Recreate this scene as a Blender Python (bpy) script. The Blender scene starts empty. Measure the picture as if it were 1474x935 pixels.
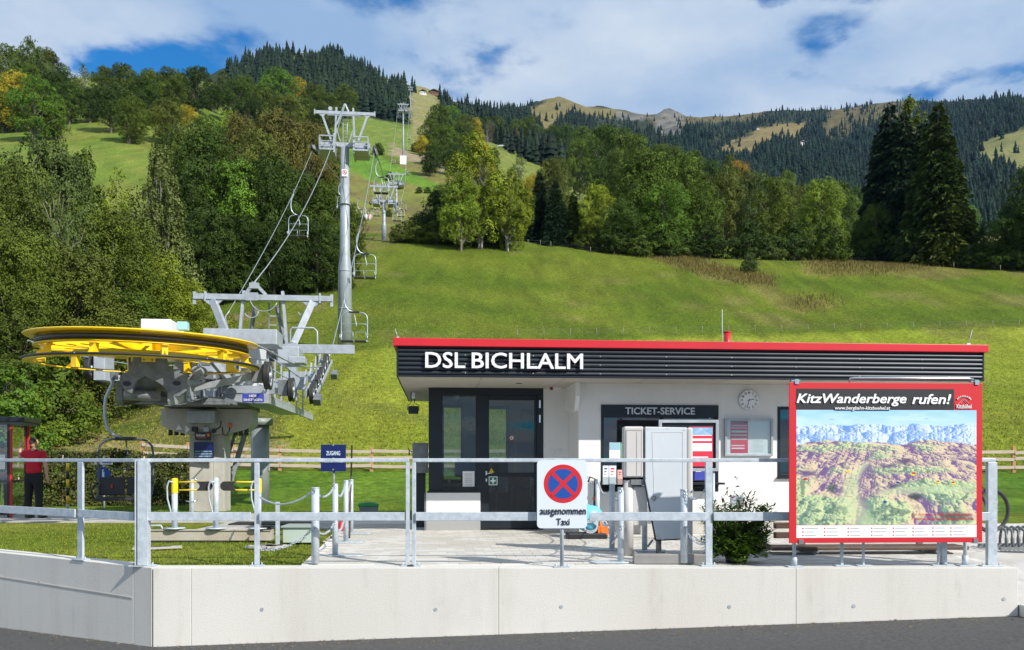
import bpy, bmesh, math, random
import numpy as np
from mathutils import Vector, Matrix
R = math.radians
rng = np.random.default_rng(7)
random.seed(5)
sc = bpy.context.scene
col = sc.collection

# ------------------------------------------------------------------ camera, sky, sun, exposure
F, CX, HY, EYE = 1250.0, 737.0, 661.0, 1.2          # measured focal length (photo pixels), optical centre, horizon, eye height
cam_d = bpy.data.cameras.new('camera')
cam = bpy.data.objects.new('camera', cam_d); col.objects.link(cam); sc.camera = cam
cam_d.sensor_width = 36; cam_d.lens = 36*F/1474; cam_d.shift_y = (HY-467.5)/1474
cam_d.clip_start = 0.1; cam_d.clip_end = 9000
cam.location = (0, 0, EYE); cam.rotation_euler = (R(90), 0, 0)

SUN_DIR = Vector((0.575, -0.515, 0.568)).normalized()      # towards the sun
sun_el = math.asin(SUN_DIR.z); sun_az = math.atan2(SUN_DIR.x, SUN_DIR.y)
w = bpy.data.worlds.new('World'); sc.world = w; w.use_nodes = True
nt = w.node_tree; nt.nodes.clear()
def N(nt, t, **kw):
    n = nt.nodes.new(t)
    for k, v in kw.items(): setattr(n, k, v)
    return n
out = N(nt, 'ShaderNodeOutputWorld'); bg = N(nt, 'ShaderNodeBackground')
sky = N(nt, 'ShaderNodeTexSky', sky_type='NISHITA'); sky.sun_disc = False
sky.sun_elevation = sun_el; sky.sun_rotation = sun_az; sky.altitude = 800; sky.air_density = 1.0; sky.dust_density = 0.4; sky.ozone_density = 3.0
tc = N(nt, 'ShaderNodeTexCoord'); sep = N(nt, 'ShaderNodeSeparateXYZ')
nt.links.new(tc.outputs['Generated'], sep.inputs[0])
mz = N(nt, 'ShaderNodeMath', operation='MAXIMUM'); mz.inputs[1].default_value = 0.0; nt.links.new(sep.outputs[2], mz.inputs[0])
az = N(nt, 'ShaderNodeMath', operation='ADD'); az.inputs[1].default_value = 0.16; nt.links.new(mz.outputs[0], az.inputs[0])
dx = N(nt, 'ShaderNodeMath', operation='DIVIDE'); dy = N(nt, 'ShaderNodeMath', operation='DIVIDE')
nt.links.new(sep.outputs[0], dx.inputs[0]); nt.links.new(az.outputs[0], dx.inputs[1])
nt.links.new(sep.outputs[1], dy.inputs[0]); nt.links.new(az.outputs[0], dy.inputs[1])
cmb = N(nt, 'ShaderNodeCombineXYZ'); nt.links.new(dx.outputs[0], cmb.inputs[0]); nt.links.new(dy.outputs[0], cmb.inputs[1]); cmb.inputs[2].default_value = 45.2
n1 = N(nt, 'ShaderNodeTexNoise'); n1.inputs['Scale'].default_value = 2.3; n1.inputs['Detail'].default_value = 9; n1.inputs['Roughness'].default_value = 0.56; n1.inputs['Distortion'].default_value = 0.25
nt.links.new(cmb.outputs[0], n1.inputs['Vector'])
r1 = N(nt, 'ShaderNodeValToRGB'); r1.color_ramp.elements[0].position = 0.31; r1.color_ramp.elements[1].position = 0.47
r1.color_ramp.interpolation = 'EASE'
geo_u = N(nt, 'ShaderNodeMath', operation='DIVIDE'); nt.links.new(sep.outputs[0], geo_u.inputs[0]); nt.links.new(sep.outputs[1], geo_u.inputs[1])
geo_e = N(nt, 'ShaderNodeMath', operation='DIVIDE'); nt.links.new(sep.outputs[2], geo_e.inputs[0]); nt.links.new(sep.outputs[1], geo_e.inputs[1])
nw = N(nt, 'ShaderNodeTexNoise'); nw.inputs['Scale'].default_value = 5.0; nw.inputs['Detail'].default_value = 8; nw.inputs['Roughness'].default_value = 0.6; nt.links.new(cmb.outputs[0], nw.inputs['Vector']); sw = N(nt, 'ShaderNodeSeparateColor'); nt.links.new(nw.outputs['Color'], sw.inputs[0])
def warp(src, ch, k):
    m_ = N(nt, 'ShaderNodeMath', operation='MULTIPLY_ADD'); nt.links.new(sw.outputs[ch], m_.inputs[0]); m_.inputs[1].default_value = k; m_.inputs[2].default_value = -k/2; s_ = N(nt, 'ShaderNodeMath', operation='ADD'); nt.links.new(src.outputs[0], s_.inputs[0]); nt.links.new(m_.outputs[0], s_.inputs[1]); return s_
geo_u = warp(geo_u, 0, .30); geo_e = warp(geo_e, 1, .085)
acc = n1.outputs['Fac']                                # a few openings in the cloud deck, set by compass bearing and height above the horizon
for gu, ge, ru, re_, am in ((-.37, .462, .085, .022, .17), (-.47, .455, .06, .012, .10), (-.08, .452, .09, .018, .15), (.37, .480, .040, .022, .12), (.45, .428, .09, .014, .16), (.29, .528, .035, .008, .15), (.36, .527, .03, .006, .12), (-.005, .470, .05, .01, .08), (.32, .44, .04, .01, .10), (.60, .44, .10, .012, .10)):
    a1 = N(nt, 'ShaderNodeMath', operation='SUBTRACT'); nt.links.new(geo_u.outputs[0], a1.inputs[0]); a1.inputs[1].default_value = gu
    a2 = N(nt, 'ShaderNodeMath', operation='DIVIDE'); nt.links.new(a1.outputs[0], a2.inputs[0]); a2.inputs[1].default_value = ru
    a3 = N(nt, 'ShaderNodeMath', operation='MULTIPLY'); nt.links.new(a2.outputs[0], a3.inputs[0]); nt.links.new(a2.outputs[0], a3.inputs[1])
    b1 = N(nt, 'ShaderNodeMath', operation='SUBTRACT'); nt.links.new(geo_e.outputs[0], b1.inputs[0]); b1.inputs[1].default_value = ge
    b2 = N(nt, 'ShaderNodeMath', operation='DIVIDE'); nt.links.new(b1.outputs[0], b2.inputs[0]); b2.inputs[1].default_value = re_
    b3 = N(nt, 'ShaderNodeMath', operation='MULTIPLY_ADD'); nt.links.new(b2.outputs[0], b3.inputs[0]); nt.links.new(b2.outputs[0], b3.inputs[1]); nt.links.new(a3.outputs[0], b3.inputs[2])
    c1 = N(nt, 'ShaderNodeMath', operation='MULTIPLY'); nt.links.new(b3.outputs[0], c1.inputs[0]); c1.inputs[1].default_value = -0.7
    c2 = N(nt, 'ShaderNodeMath', operation='EXPONENT'); nt.links.new(c1.outputs[0], c2.inputs[0])
    c3 = N(nt, 'ShaderNodeMath', operation='MULTIPLY'); nt.links.new(c2.outputs[0], c3.inputs[0]); c3.inputs[1].default_value = am
    c4 = N(nt, 'ShaderNodeMath', operation='SUBTRACT'); nt.links.new(acc, c4.inputs[0]); nt.links.new(c3.outputs[0], c4.inputs[1]); acc = c4.outputs[0]
nt.links.new(acc, r1.inputs[0])
n2 = N(nt, 'ShaderNodeTexNoise'); n2.inputs['Scale'].default_value = 1.7; n2.inputs['Detail'].default_value = 10; n2.inputs['Roughness'].default_value = 0.55
nt.links.new(cmb.outputs[0], n2.inputs['Vector'])
r2 = N(nt, 'ShaderNodeValToRGB'); r2.color_ramp.elements[0].position = 0.34; r2.color_ramp.elements[1].position = 0.62
r2.color_ramp.elements[0].color = (3.6, 5.4, 8.2, 1); r2.color_ramp.elements[1].color = (8.0, 8.9, 9.9, 1)
nt.links.new(n2.outputs['Fac'], r2.inputs[0])
hs = N(nt, 'ShaderNodeMix', data_type='RGBA', blend_type='MULTIPLY'); hs.inputs[0].default_value = 1; hs.inputs[7].default_value = (0.20, 1.15, 1.75, 1)
nt.links.new(sky.outputs[0], hs.inputs[6])
mx = N(nt, 'ShaderNodeMix', data_type='RGBA'); nt.links.new(r1.outputs[0], mx.inputs[0]); nt.links.new(hs.outputs[2], mx.inputs[6]); nt.links.new(r2.outputs[0], mx.inputs[7])
nt.links.new(mx.outputs[2], bg.inputs[0]); bg.inputs[1].default_value = 0.08
nt.links.new(bg.outputs[0], out.inputs[0])
sd = bpy.data.lights.new('sun', 'SUN'); sd.energy = 5.0; sd.angle = R(0.53); sd.color = (1.0, 0.95, 0.87)
so = bpy.data.objects.new('sun', sd); col.objects.link(so); so.rotation_euler = SUN_DIR.to_track_quat('Z', 'Y').to_euler()
vs = sc.view_settings
sc.display_settings.display_device = 'sRGB'
vs.view_transform = 'Standard'; vs.look = 'None'; vs.exposure = 0.16; vs.gamma = 1.0; vs.use_curve_mapping = False
sc.cycles.max_bounces = 8; sc.cycles.transparent_max_bounces = 12; sc.cycles.diffuse_bounces = 3
sc.cycles.volume_bounces = 0

# ------------------------------------------------------------------ measuring helpers
def pt(px, py, Y):                                   # a point seen at photo position px, py at distance Y
    return Vector(((px-CX)/F*Y, Y, EYE+(HY-py)/F*Y))
def gnd(px, py, z=0.0):
    return pt(px, py, (EYE-z)*F/(py-HY))

# ------------------------------------------------------------------ materials
MATS = {}
def mat(name, base, rough=0.6, metal=0.0, var=0.0, vscale=4.0, bump=0.0, bscale=30.0, base2=None, spec=0.5, coord='Object', stretch=None, coat=0.0, emit=None, detail=5):
    if name in MATS: return MATS[name]
    m = bpy.data.materials.new(name); m.use_nodes = True; nt = m.node_tree
    b = nt.nodes['Principled BSDF']; b.inputs['Base Color'].default_value = (*base, 1); b.inputs['Roughness'].default_value = rough
    b.inputs['Metallic'].default_value = metal; b.inputs['Specular IOR Level'].default_value = spec; b.inputs['Coat Weight'].default_value = coat
    if emit: b.inputs['Emission Color'].default_value = (*emit[0], 1); b.inputs['Emission Strength'].default_value = emit[1]
    tc = N(nt, 'ShaderNodeTexCoord'); src = tc.outputs[coord]
    if stretch:
        mp = N(nt, 'ShaderNodeMapping'); mp.inputs['Scale'].default_value = stretch; nt.links.new(src, mp.inputs[0]); src = mp.outputs[0]
    if var or base2:
        n = N(nt, 'ShaderNodeTexNoise'); n.inputs['Scale'].default_value = vscale; n.inputs['Detail'].default_value = detail; n.inputs['Roughness'].default_value = 0.65
        nt.links.new(src, n.inputs['Vector'])
        rp = N(nt, 'ShaderNodeValToRGB'); rp.color_ramp.elements[0].position = 0.3; rp.color_ramp.elements[1].position = 0.7
        b2 = base2 or tuple(min(1, c*(1+var)) for c in base); b1 = base if base2 else tuple(c*(1-var) for c in base)
        rp.color_ramp.elements[0].color = (*b1, 1); rp.color_ramp.elements[1].color = (*b2, 1)
        nt.links.new(n.outputs['Fac'], rp.inputs[0]); nt.links.new(rp.outputs[0], b.inputs['Base Color'])
    if bump:
        n = N(nt, 'ShaderNodeTexNoise'); n.inputs['Scale'].default_value = bscale; n.inputs['Detail'].default_value = 6; n.inputs['Roughness'].default_value = 0.7
        nt.links.new(src, n.inputs['Vector'])
        bp = N(nt, 'ShaderNodeBump'); bp.inputs['Strength'].default_value = bump; bp.inputs['Distance'].default_value = 0.02
        nt.links.new(n.outputs['Fac'], bp.inputs['Height']); nt.links.new(bp.outputs[0], b.inputs['Normal'])
    MATS[name] = m; return m
def glassy(name, tint, refl=0.16, alpha=0.8):          # window pane: lets the view through, mirrors a little of the surroundings
    m = bpy.data.materials.new(name); m.use_nodes = True; nt = m.node_tree; nt.nodes.clear()
    o = N(nt, 'ShaderNodeOutputMaterial'); t = N(nt, 'ShaderNodeBsdfTransparent'); g = N(nt, 'ShaderNodeBsdfGlossy'); x = N(nt, 'ShaderNodeMixShader')
    t.inputs[0].default_value = (*[c*alpha for c in tint], 1); g.inputs['Roughness'].default_value = 0.02; g.inputs[0].default_value = (0.9, 0.95, 1, 1)
    fr = N(nt, 'ShaderNodeLayerWeight'); pw = N(nt, 'ShaderNodeMath', operation='POWER'); pw.inputs[1].default_value = 5.0; nt.links.new(fr.outputs['Facing'], pw.inputs[0])
    ad = N(nt, 'ShaderNodeMath', operation='ADD'); ad.inputs[1].default_value = refl; nt.links.new(pw.outputs[0], ad.inputs[0]); nt.links.new(ad.outputs[0], x.inputs[0])
    nt.links.new(t.outputs[0], x.inputs[1]); nt.links.new(g.outputs[0], x.inputs[2]); nt.links.new(x.outputs[0], o.inputs[0])
    MATS[name] = m; return m

GALV = mat('galvanised steel', (0.40, 0.46, 0.51), 0.45, 0.15, base2=(0.58, 0.64, 0.69), vscale=14, bump=0.08, bscale=60, detail=3)
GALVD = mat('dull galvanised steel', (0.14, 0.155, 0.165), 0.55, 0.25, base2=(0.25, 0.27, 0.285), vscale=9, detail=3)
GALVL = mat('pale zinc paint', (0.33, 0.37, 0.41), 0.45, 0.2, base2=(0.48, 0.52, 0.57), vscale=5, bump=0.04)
TOWER = mat('tower steel', (0.27, 0.31, 0.34), 0.5, 0.2, base2=(0.39, 0.43, 0.47), vscale=1.6)
COLG = mat('green grey painted column', (0.20, 0.225, 0.22), 0.5, 0.1, base2=(0.28, 0.30, 0.295), vscale=3)
YEL = mat('yellow enamel', (0.93, 0.66, 0.008), 0.42, 0.0, base2=(0.88, 0.58, 0.008), vscale=3, coat=0.3)
BLACKR = mat('black rubber', (0.018, 0.018, 0.02), 0.55, base2=(0.035, 0.033, 0.03), vscale=8)
BLACKP = mat('black plastic', (0.02, 0.02, 0.024), 0.4)
ROPE = mat('steel rope', (0.13, 0.13, 0.13), 0.5, 0.6)
ROPEG = mat('grey cable', (0.33, 0.37, 0.40), 0.5, 0.4)
WHITEP = mat('white painted metal', (0.74, 0.75, 0.76), 0.4, var=0.05, vscale=3)
WALLW = mat('white render', (0.78, 0.77, 0.75), 0.9, var=0.035, vscale=1.6, bump=0.25, bscale=90)
PLINTH = mat('grey plinth render', (0.50, 0.48, 0.45), 0.9, var=0.12, vscale=6, bump=0.5, bscale=60)
ANTH = mat('anthracite aluminium', (0.014, 0.020, 0.027), 0.4, 0.3, var=0.1)
ANTHS = mat('anthracite cladding', (0.014, 0.021, 0.030), 0.45, 0.35, base2=(0.024, 0.032, 0.043), vscale=2)
REDM = mat('red coated metal', (0.60, 0.014, 0.026), 0.4, 0.0, base2=(0.52, 0.012, 0.022), vscale=1.2)
REDS = mat('red sign film', (0.58, 0.016, 0.024), 0.45)
SOFF = mat('soffit board', (0.50, 0.46, 0.40), 0.8, var=0.06, vscale=3)
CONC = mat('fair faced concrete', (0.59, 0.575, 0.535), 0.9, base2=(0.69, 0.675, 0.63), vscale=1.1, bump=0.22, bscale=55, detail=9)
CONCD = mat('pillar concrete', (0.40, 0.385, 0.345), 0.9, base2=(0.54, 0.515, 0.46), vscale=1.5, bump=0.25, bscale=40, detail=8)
SLABM = mat('path concrete', (0.42, 0.41, 0.39), 0.9, base2=(0.55, 0.54, 0.51), vscale=2.5, bump=0.2)
ASPH = mat('asphalt', (0.048, 0.048, 0.050), 0.85, base2=(0.115, 0.112, 0.110), vscale=26, bump=0.7, bscale=220, detail=8)
PAVE = mat('concrete paver', (0.47, 0.445, 0.40), 0.9, base2=(0.57, 0.55, 0.50), vscale=9, bump=0.25, bscale=90)
PAVE2 = mat('paler concrete paver', (0.54, 0.52, 0.48), 0.9, base2=(0.62, 0.60, 0.56), vscale=9, bump=0.25, bscale=90)
JOINT = mat('joint sand', (0.70, 0.68, 0.62), 0.95, var=0.1, vscale=20)
WOOD = mat('weathered larch', (0.42, 0.33, 0.25), 0.8, base2=(0.60, 0.50, 0.41), vscale=3, stretch=(1, 1, 12), bump=0.3)
WOODO = mat('orange brown post', (0.50, 0.27, 0.13), 0.8, base2=(0.36, 0.19, 0.09), vscale=5)
WOODB = mat('dark brown stained wood', (0.060, 0.036, 0.026), 0.5, base2=(0.11, 0.065, 0.045), vscale=4, stretch=(1, 10, 10), bump=0.2)
BLUES = mat('dark blue sign film', (0.005, 0.014, 0.10), 0.35)
BLUEB = mat('bright blue sign film', (0.012, 0.075, 0.34), 0.35)
BLUEV = mat('violet blue sign film', (0.06, 0.08, 0.40), 0.35)
WHITES = mat('white sign film', (0.82, 0.82, 0.84), 0.35)
SIGNW = mat('pale sign face', (0.66, 0.72, 0.80), 0.35)
SIGNB = mat('black sign film', (0.025, 0.025, 0.028), 0.45)
LETG = mat('silver lettering', (0.55, 0.60, 0.66), 0.4)
LETW = mat('white lettering', (0.85, 0.85, 0.85), 0.4)
CREAM = mat('cream cabinet paint', (0.56, 0.54, 0.52), 0.45, var=0.04, vscale=2)
CABW = mat('pale cabinet panel', (0.58, 0.62, 0.66), 0.33, var=0.04, vscale=1.5)
CABG = mat('grey cabinet metal', (0.27, 0.26, 0.25), 0.45, 0.3, var=0.1)
GREENP = mat('pale green box', (0.42, 0.52, 0.45), 0.6, base2=(0.48, 0.56, 0.50), vscale=3)
GREEND = mat('green plastic', (0.02, 0.28, 0.06), 0.4)
CHROME = mat('stainless steel', (0.72, 0.74, 0.76), 0.22, 1.0)
TREAD = mat('checker plate', (0.55, 0.54, 0.52), 0.35, 0.7)
PAPER = mat('paper', (0.80, 0.80, 0.79), 0.8)
POSTR = mat('poster red', (0.68, 0.03, 0.07), 0.5)
ORANGE = mat('orange plastic', (0.85, 0.16, 0.02), 0.4)
CYAN = mat('light blue plastic', (0.15, 0.55, 0.75), 0.4)
SKIN = mat('skin', (0.52, 0.30, 0.21), 0.6)
SHIRT = mat('red polo shirt', (0.52, 0.008, 0.03), 0.85, var=0.1, vscale=6)
TROUS = mat('black trousers', (0.012, 0.012, 0.015), 0.9)
HAIR = mat('dark brown hair', (0.03, 0.018, 0.012), 0.7)
def streaks(m, amt=.22):                               # faint run-off streaks and cloudy patches over a wall material
    nt = m.node_tree; b = nt.nodes['Principled BSDF']; src = b.inputs['Base Color'].links[0].from_socket; tc = N(nt, 'ShaderNodeTexCoord')
    prev = src
    for sc_, st, lo, hi in ((2.2, (1, 1, .10), .50, .78), (.55, (1, 1, 1), .42, .75), (7, (1, 1, .25), .58, .80)):
        mp = N(nt, 'ShaderNodeMapping'); mp.inputs['Scale'].default_value = st; nt.links.new(tc.outputs['Object'], mp.inputs[0]); n = N(nt, 'ShaderNodeTexNoise'); n.inputs['Scale'].default_value = sc_; n.inputs['Detail'].default_value = 8; n.inputs['Roughness'].default_value = .7
        nt.links.new(mp.outputs[0], n.inputs['Vector']); r = N(nt, 'ShaderNodeMapRange'); r.inputs['From Min'].default_value = lo; r.inputs['From Max'].default_value = hi; r.inputs['To Max'].default_value = amt; nt.links.new(n.outputs['Fac'], r.inputs['Value'])
        x = N(nt, 'ShaderNodeMix', data_type='RGBA', blend_type='MULTIPLY'); nt.links.new(r.outputs[0], x.inputs[0]); nt.links.new(prev, x.inputs[6]); x.inputs[7].default_value = (.52, .46, .38, 1); prev = x.outputs[2]
    nt.links.new(prev, b.inputs['Base Color'])
streaks(CONC, .30); streaks(PLINTH, .5); streaks(CONCD, .4); streaks(SLABM, .5); streaks(GALVL, .35); streaks(GALVD, .4); streaks(TOWER, .25); streaks(WALLW, .10); streaks(PAVE, .22)
GLASS = glassy('window glass', (0.80, 0.86, 0.84), 0.05, 0.88)
GLASSD = glassy('dark window glass', (0.55, 0.62, 0.65), 0.10, 0.6)
GLASSC = glassy('notice glass', (0.92, 0.96, 0.96), 0.08, 0.95)
INTW = mat('interior wall', (0.42, 0.42, 0.40), 0.9)
INTF = mat('interior floor', (0.10, 0.10, 0.10), 0.6)

# ------------------------------------------------------------------ object helpers
def link(o, parent=None):
    col.objects.link(o)
    if parent: o.parent = parent
    return o
def tag(o, label=None, cat=None, group=None, kind=None):
    if label: o['label'] = label
    if cat: o['category'] = cat
    if group: o['group'] = group
    if kind: o['kind'] = kind
    return o
def empty(name, loc=(0, 0, 0), rz=0.0, label=None, cat=None, group=None):
    o = bpy.data.objects.new(name, None); o.empty_display_size = 0.2; link(o); o.location = loc; o.rotation_euler = (0, 0, rz)
    return tag(o, label, cat, group)
def fastmesh(name, V, Fc, attr=None):
    V = np.asarray(V, np.float32); Fc = np.asarray(Fc, np.int32); k = Fc.shape[1]
    me = bpy.data.meshes.new(name); me.vertices.add(len(V)); me.vertices.foreach_set('co', V.ravel())
    me.loops.add(Fc.size); me.loops.foreach_set('vertex_index', Fc.ravel())
    me.polygons.add(len(Fc)); me.polygons.foreach_set('loop_start', np.arange(0, Fc.size, k, dtype=np.int32)); me.polygons.foreach_set('loop_total', np.full(len(Fc), k, np.int32))
    if attr:
        for an, (dt, dom, val) in attr.items():
            a = me.attributes.new(an, dt, dom); val = np.asarray(val, np.float32)
            a.data.foreach_set('color' if dt == 'FLOAT_COLOR' else 'value', val.ravel())
    me.update(calc_edges=True); me.validate(); return me
class MB:
    def __init__(s): s.v = []; s.f = []; s.mi = []; s.sm = []; s.M = None
    def add(s, vs, fs, mi=0, smooth=False):
        o = len(s.v)
        for v in vs:
            v = Vector(v)
            s.v.append(tuple(s.M @ v) if s.M else tuple(v))
        for f in fs: s.f.append(tuple(i+o for i in f)); s.mi.append(mi); s.sm.append(smooth)
        return s
    def box(s, c, d, rot=None, mi=0):
        hx, hy, hz = d[0]/2, d[1]/2, d[2]/2
        vs = [Vector((x, y, z)) for x in (-hx, hx) for y in (-hy, hy) for z in (-hz, hz)]
        if rot is not None: vs = [rot @ v for v in vs]
        c = Vector(c)
        return s.add([v+c for v in vs], [(0, 1, 3, 2), (4, 6, 7, 5), (0, 4, 5, 1), (2, 3, 7, 6), (0, 2, 6, 4), (1, 5, 7, 3)], mi)
    def bx(s, x0, x1, y0, y1, z0, z1, mi=0): return s.box(((x0+x1)/2, (y0+y1)/2, (z0+z1)/2), (abs(x1-x0), abs(y1-y0), abs(z1-z0)), None, mi)
    def bar(s, a, b, wx, wz, mi=0, up=(0, 0, 1)):       # rectangular bar from a to b
        a, b = Vector(a), Vector(b); d = b-a; L = d.length; d.normalize(); u = Vector(up)
        if abs(d.dot(u)) > 0.98: u = Vector((0, 1, 0))
        x = d.cross(u).normalized(); z = x.cross(d).normalized()
        vs = [p+x*sx*wx/2+z*sz*wz/2 for p in (a, b) for sx in (-1, 1) for sz in (-1, 1)]
        return s.add(vs, [(0, 1, 3, 2), (4, 6, 7, 5), (0, 4, 5, 1), (2, 3, 7, 6), (0, 2, 6, 4), (1, 5, 7, 3)], mi)
    def tube(s, pts, r, n=8, mi=0, closed=False, caps=True):
        pts = [Vector(p) for p in pts]; k = len(pts); rs = r if isinstance(r, (list, tuple)) else [r]*k
        vs = []; prev = None
        for i, p in enumerate(pts):
            if closed: d = pts[(i+1) % k]-pts[i-1]
            else: d = pts[min(i+1, k-1)]-pts[max(i-1, 0)]
            d.normalize()
            if prev is None:
                u = Vector((0, 0, 1)) if abs(d.z) < 0.9 else Vector((1, 0, 0)); x = d.cross(u).normalized()
            else:
                x = (prev-d*prev.dot(d)).normalized()
            prev = x; y = d.cross(x)
            for j in range(n):
                a = 2*math.pi*j/n; vs.append(p+(x*math.cos(a)+y*math.sin(a))*rs[i])
        fs = []
        for i in range(k if closed else k-1):
            i2 = (i+1) % k
            for j in range(n): fs.append((i*n+j, i*n+(j+1) % n, i2*n+(j+1) % n, i2*n+j))
        s.add(vs, fs, mi, True)
        if caps and not closed:
            o = len(s.v)-len(vs)
            s.f.append(tuple(o+j for j in range(n))[::-1]); s.mi.append(mi); s.sm.append(False)
            s.f.append(tuple(o+(k-1)*n+j for j in range(n))); s.mi.append(mi); s.sm.append(False)
        return s
    def cyl(s, a, b, r0, r1=None, n=16, mi=0): return s.tube([a, b], [r0, r0 if r1 is None else r1], n, mi)
    def lathe(s, prof, n=32, mi=0, M=None, arc=None):       # (r, z) profile about z
        vs = []; k = len(prof)
        for j in range(n):
            a = 2*math.pi*j/n
            for r, z in prof:
                v = Vector((r*math.cos(a), r*math.sin(a), z)); vs.append(M @ v if M else v)
        fs = []
        for j in range(n):
            j2 = (j+1) % n
            for i in range(k-1): fs.append((j*k+i, j2*k+i, j2*k+i+1, j*k+i+1))
        return s.add(vs, fs, mi, True)
    def prism(s, poly, y0, y1, mi=0, axis='y', M=None):      # polygon in x-z pushed along y (or in x-y along z, or y-z along x)
        k = len(poly)
        def mk(p, t):
            v = Vector((p[0], t, p[1])) if axis == 'y' else Vector((p[0], p[1], t)) if axis == 'z' else Vector((t, p[0], p[1]))
            return M @ v if M else v
        vs = [mk(p, y0) for p in poly]+[mk(p, y1) for p in poly]
        fs = [tuple(range(k)), tuple(range(2*k-1, k-1, -1))]+[(i, (i+1) % k, (i+1) % k+k, i+k) for i in range(k)]
        return s.add(vs, fs, mi)
    def build(s, name, m, parent=None, bevel=0.0, loc=None, smooth=None):
        me = bpy.data.meshes.new(name); me.from_pydata(s.v, [], s.f)
        ms = m if isinstance(m, (list, tuple)) else [m]
        for x in ms: me.materials.append(x)
        me.polygons.foreach_set('material_index', s.mi); me.polygons.foreach_set('use_smooth', s.sm)
        bm = bmesh.new(); bm.from_mesh(me); bmesh.ops.recalc_face_normals(bm, faces=bm.faces); bm.to_mesh(me); bm.free()
        o = bpy.data.objects.new(name, me); link(o, parent)
        if loc: o.location = loc
        if bevel:
            b = o.modifiers.new('bevel', 'BEVEL'); b.width = bevel; b.segments = 2; b.limit_method = 'ANGLE'; b.angle_limit = R(50)
        return o
def copy_tree(o, parent=None):
    c = o.copy(); col.objects.link(c)
    if parent: c.parent = parent
    for ch in o.children: copy_tree(ch, c)
    return c
def text_mesh(s, w=None, h=None, bold=0.0, shear=0.0, extrude=0.0, spacing=1.0, name='lettering'):
    cu = bpy.data.curves.new('t', 'FONT'); cu.body = s; cu.size = 1; cu.shear = shear; cu.space_character = spacing; cu.resolution_u = 3; cu.extrude = extrude*0.5
    cu.align_x = 'CENTER'
    o = bpy.data.objects.new('t', cu); col.objects.link(o); dg = bpy.context.evaluated_depsgraph_get(); dg.update()
    me = bpy.data.meshes.new_from_object(o.evaluated_get(dg)); bpy.data.objects.remove(o); bpy.data.curves.remove(cu)
    if bold:                                            # heavier strokes: the same outline laid slightly beside itself
        bm = bmesh.new(); k_ = 0
        for ax, ay in [(a_*.6, b_*.6) for a_, b_ in ((0, 0), (bold, 0), (-bold, 0), (0, bold*.8), (0, -bold*.8), (bold*.7, bold*.6), (-bold*.7, bold*.6), (bold*.7, -bold*.6), (-bold*.7, -bold*.6))]:
            i0 = len(bm.verts); bm.from_mesh(me); bm.verts.ensure_lookup_table()
            for v_ in bm.verts[i0:]: v_.co.x += ax; v_.co.y += ay; v_.co.z += .0012*k_
            k_ += 1
        bm.to_mesh(me); bm.free()
    n = len(me.vertices); co = np.zeros(n*3, np.float32); me.vertices.foreach_get('co', co); co = co.reshape(-1, 3)
    lo, hi = co.min(0), co.max(0)
    sx = (w/(hi[0]-lo[0])) if w else None; sy = (h/(hi[1]-lo[1])) if h else None
    sx = sx or sy; sy = sy or sx
    out = np.zeros_like(co); out[:, 0] = (co[:, 0]-(lo[0]+hi[0])/2)*sx; out[:, 2] = (co[:, 1]-(lo[1]+hi[1])/2)*sy; out[:, 1] = -co[:, 2]
    me.vertices.foreach_set('co', out.ravel()); me.update(); me.name = name
    return me
def text(s, m, c, w=None, h=None, parent=None, bold=0.0, shear=0.0, ext=0.0, name='lettering', rot=None, spacing=1.0):
    me = text_mesh(s, w, h, bold, shear, ext, spacing, name); me.materials.append(m)
    o = bpy.data.objects.new(name, me); link(o, parent); o.location = c
    if rot: o.rotation_euler = rot
    me.polygons.foreach_set('use_smooth', [False]*len(me.polygons))
    return o
def arc(c, r, a0, a1, n, plane='xz'):
    res = []
    for i in range(n+1):
        a = R(a0+(a1-a0)*i/n); x, y = r*math.cos(a), r*math.sin(a)
        res.append(Vector(c)+(Vector((x, 0, y)) if plane == 'xz' else Vector((x, y, 0)) if plane == 'xy' else Vector((0, x, y))))
    return res

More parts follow.
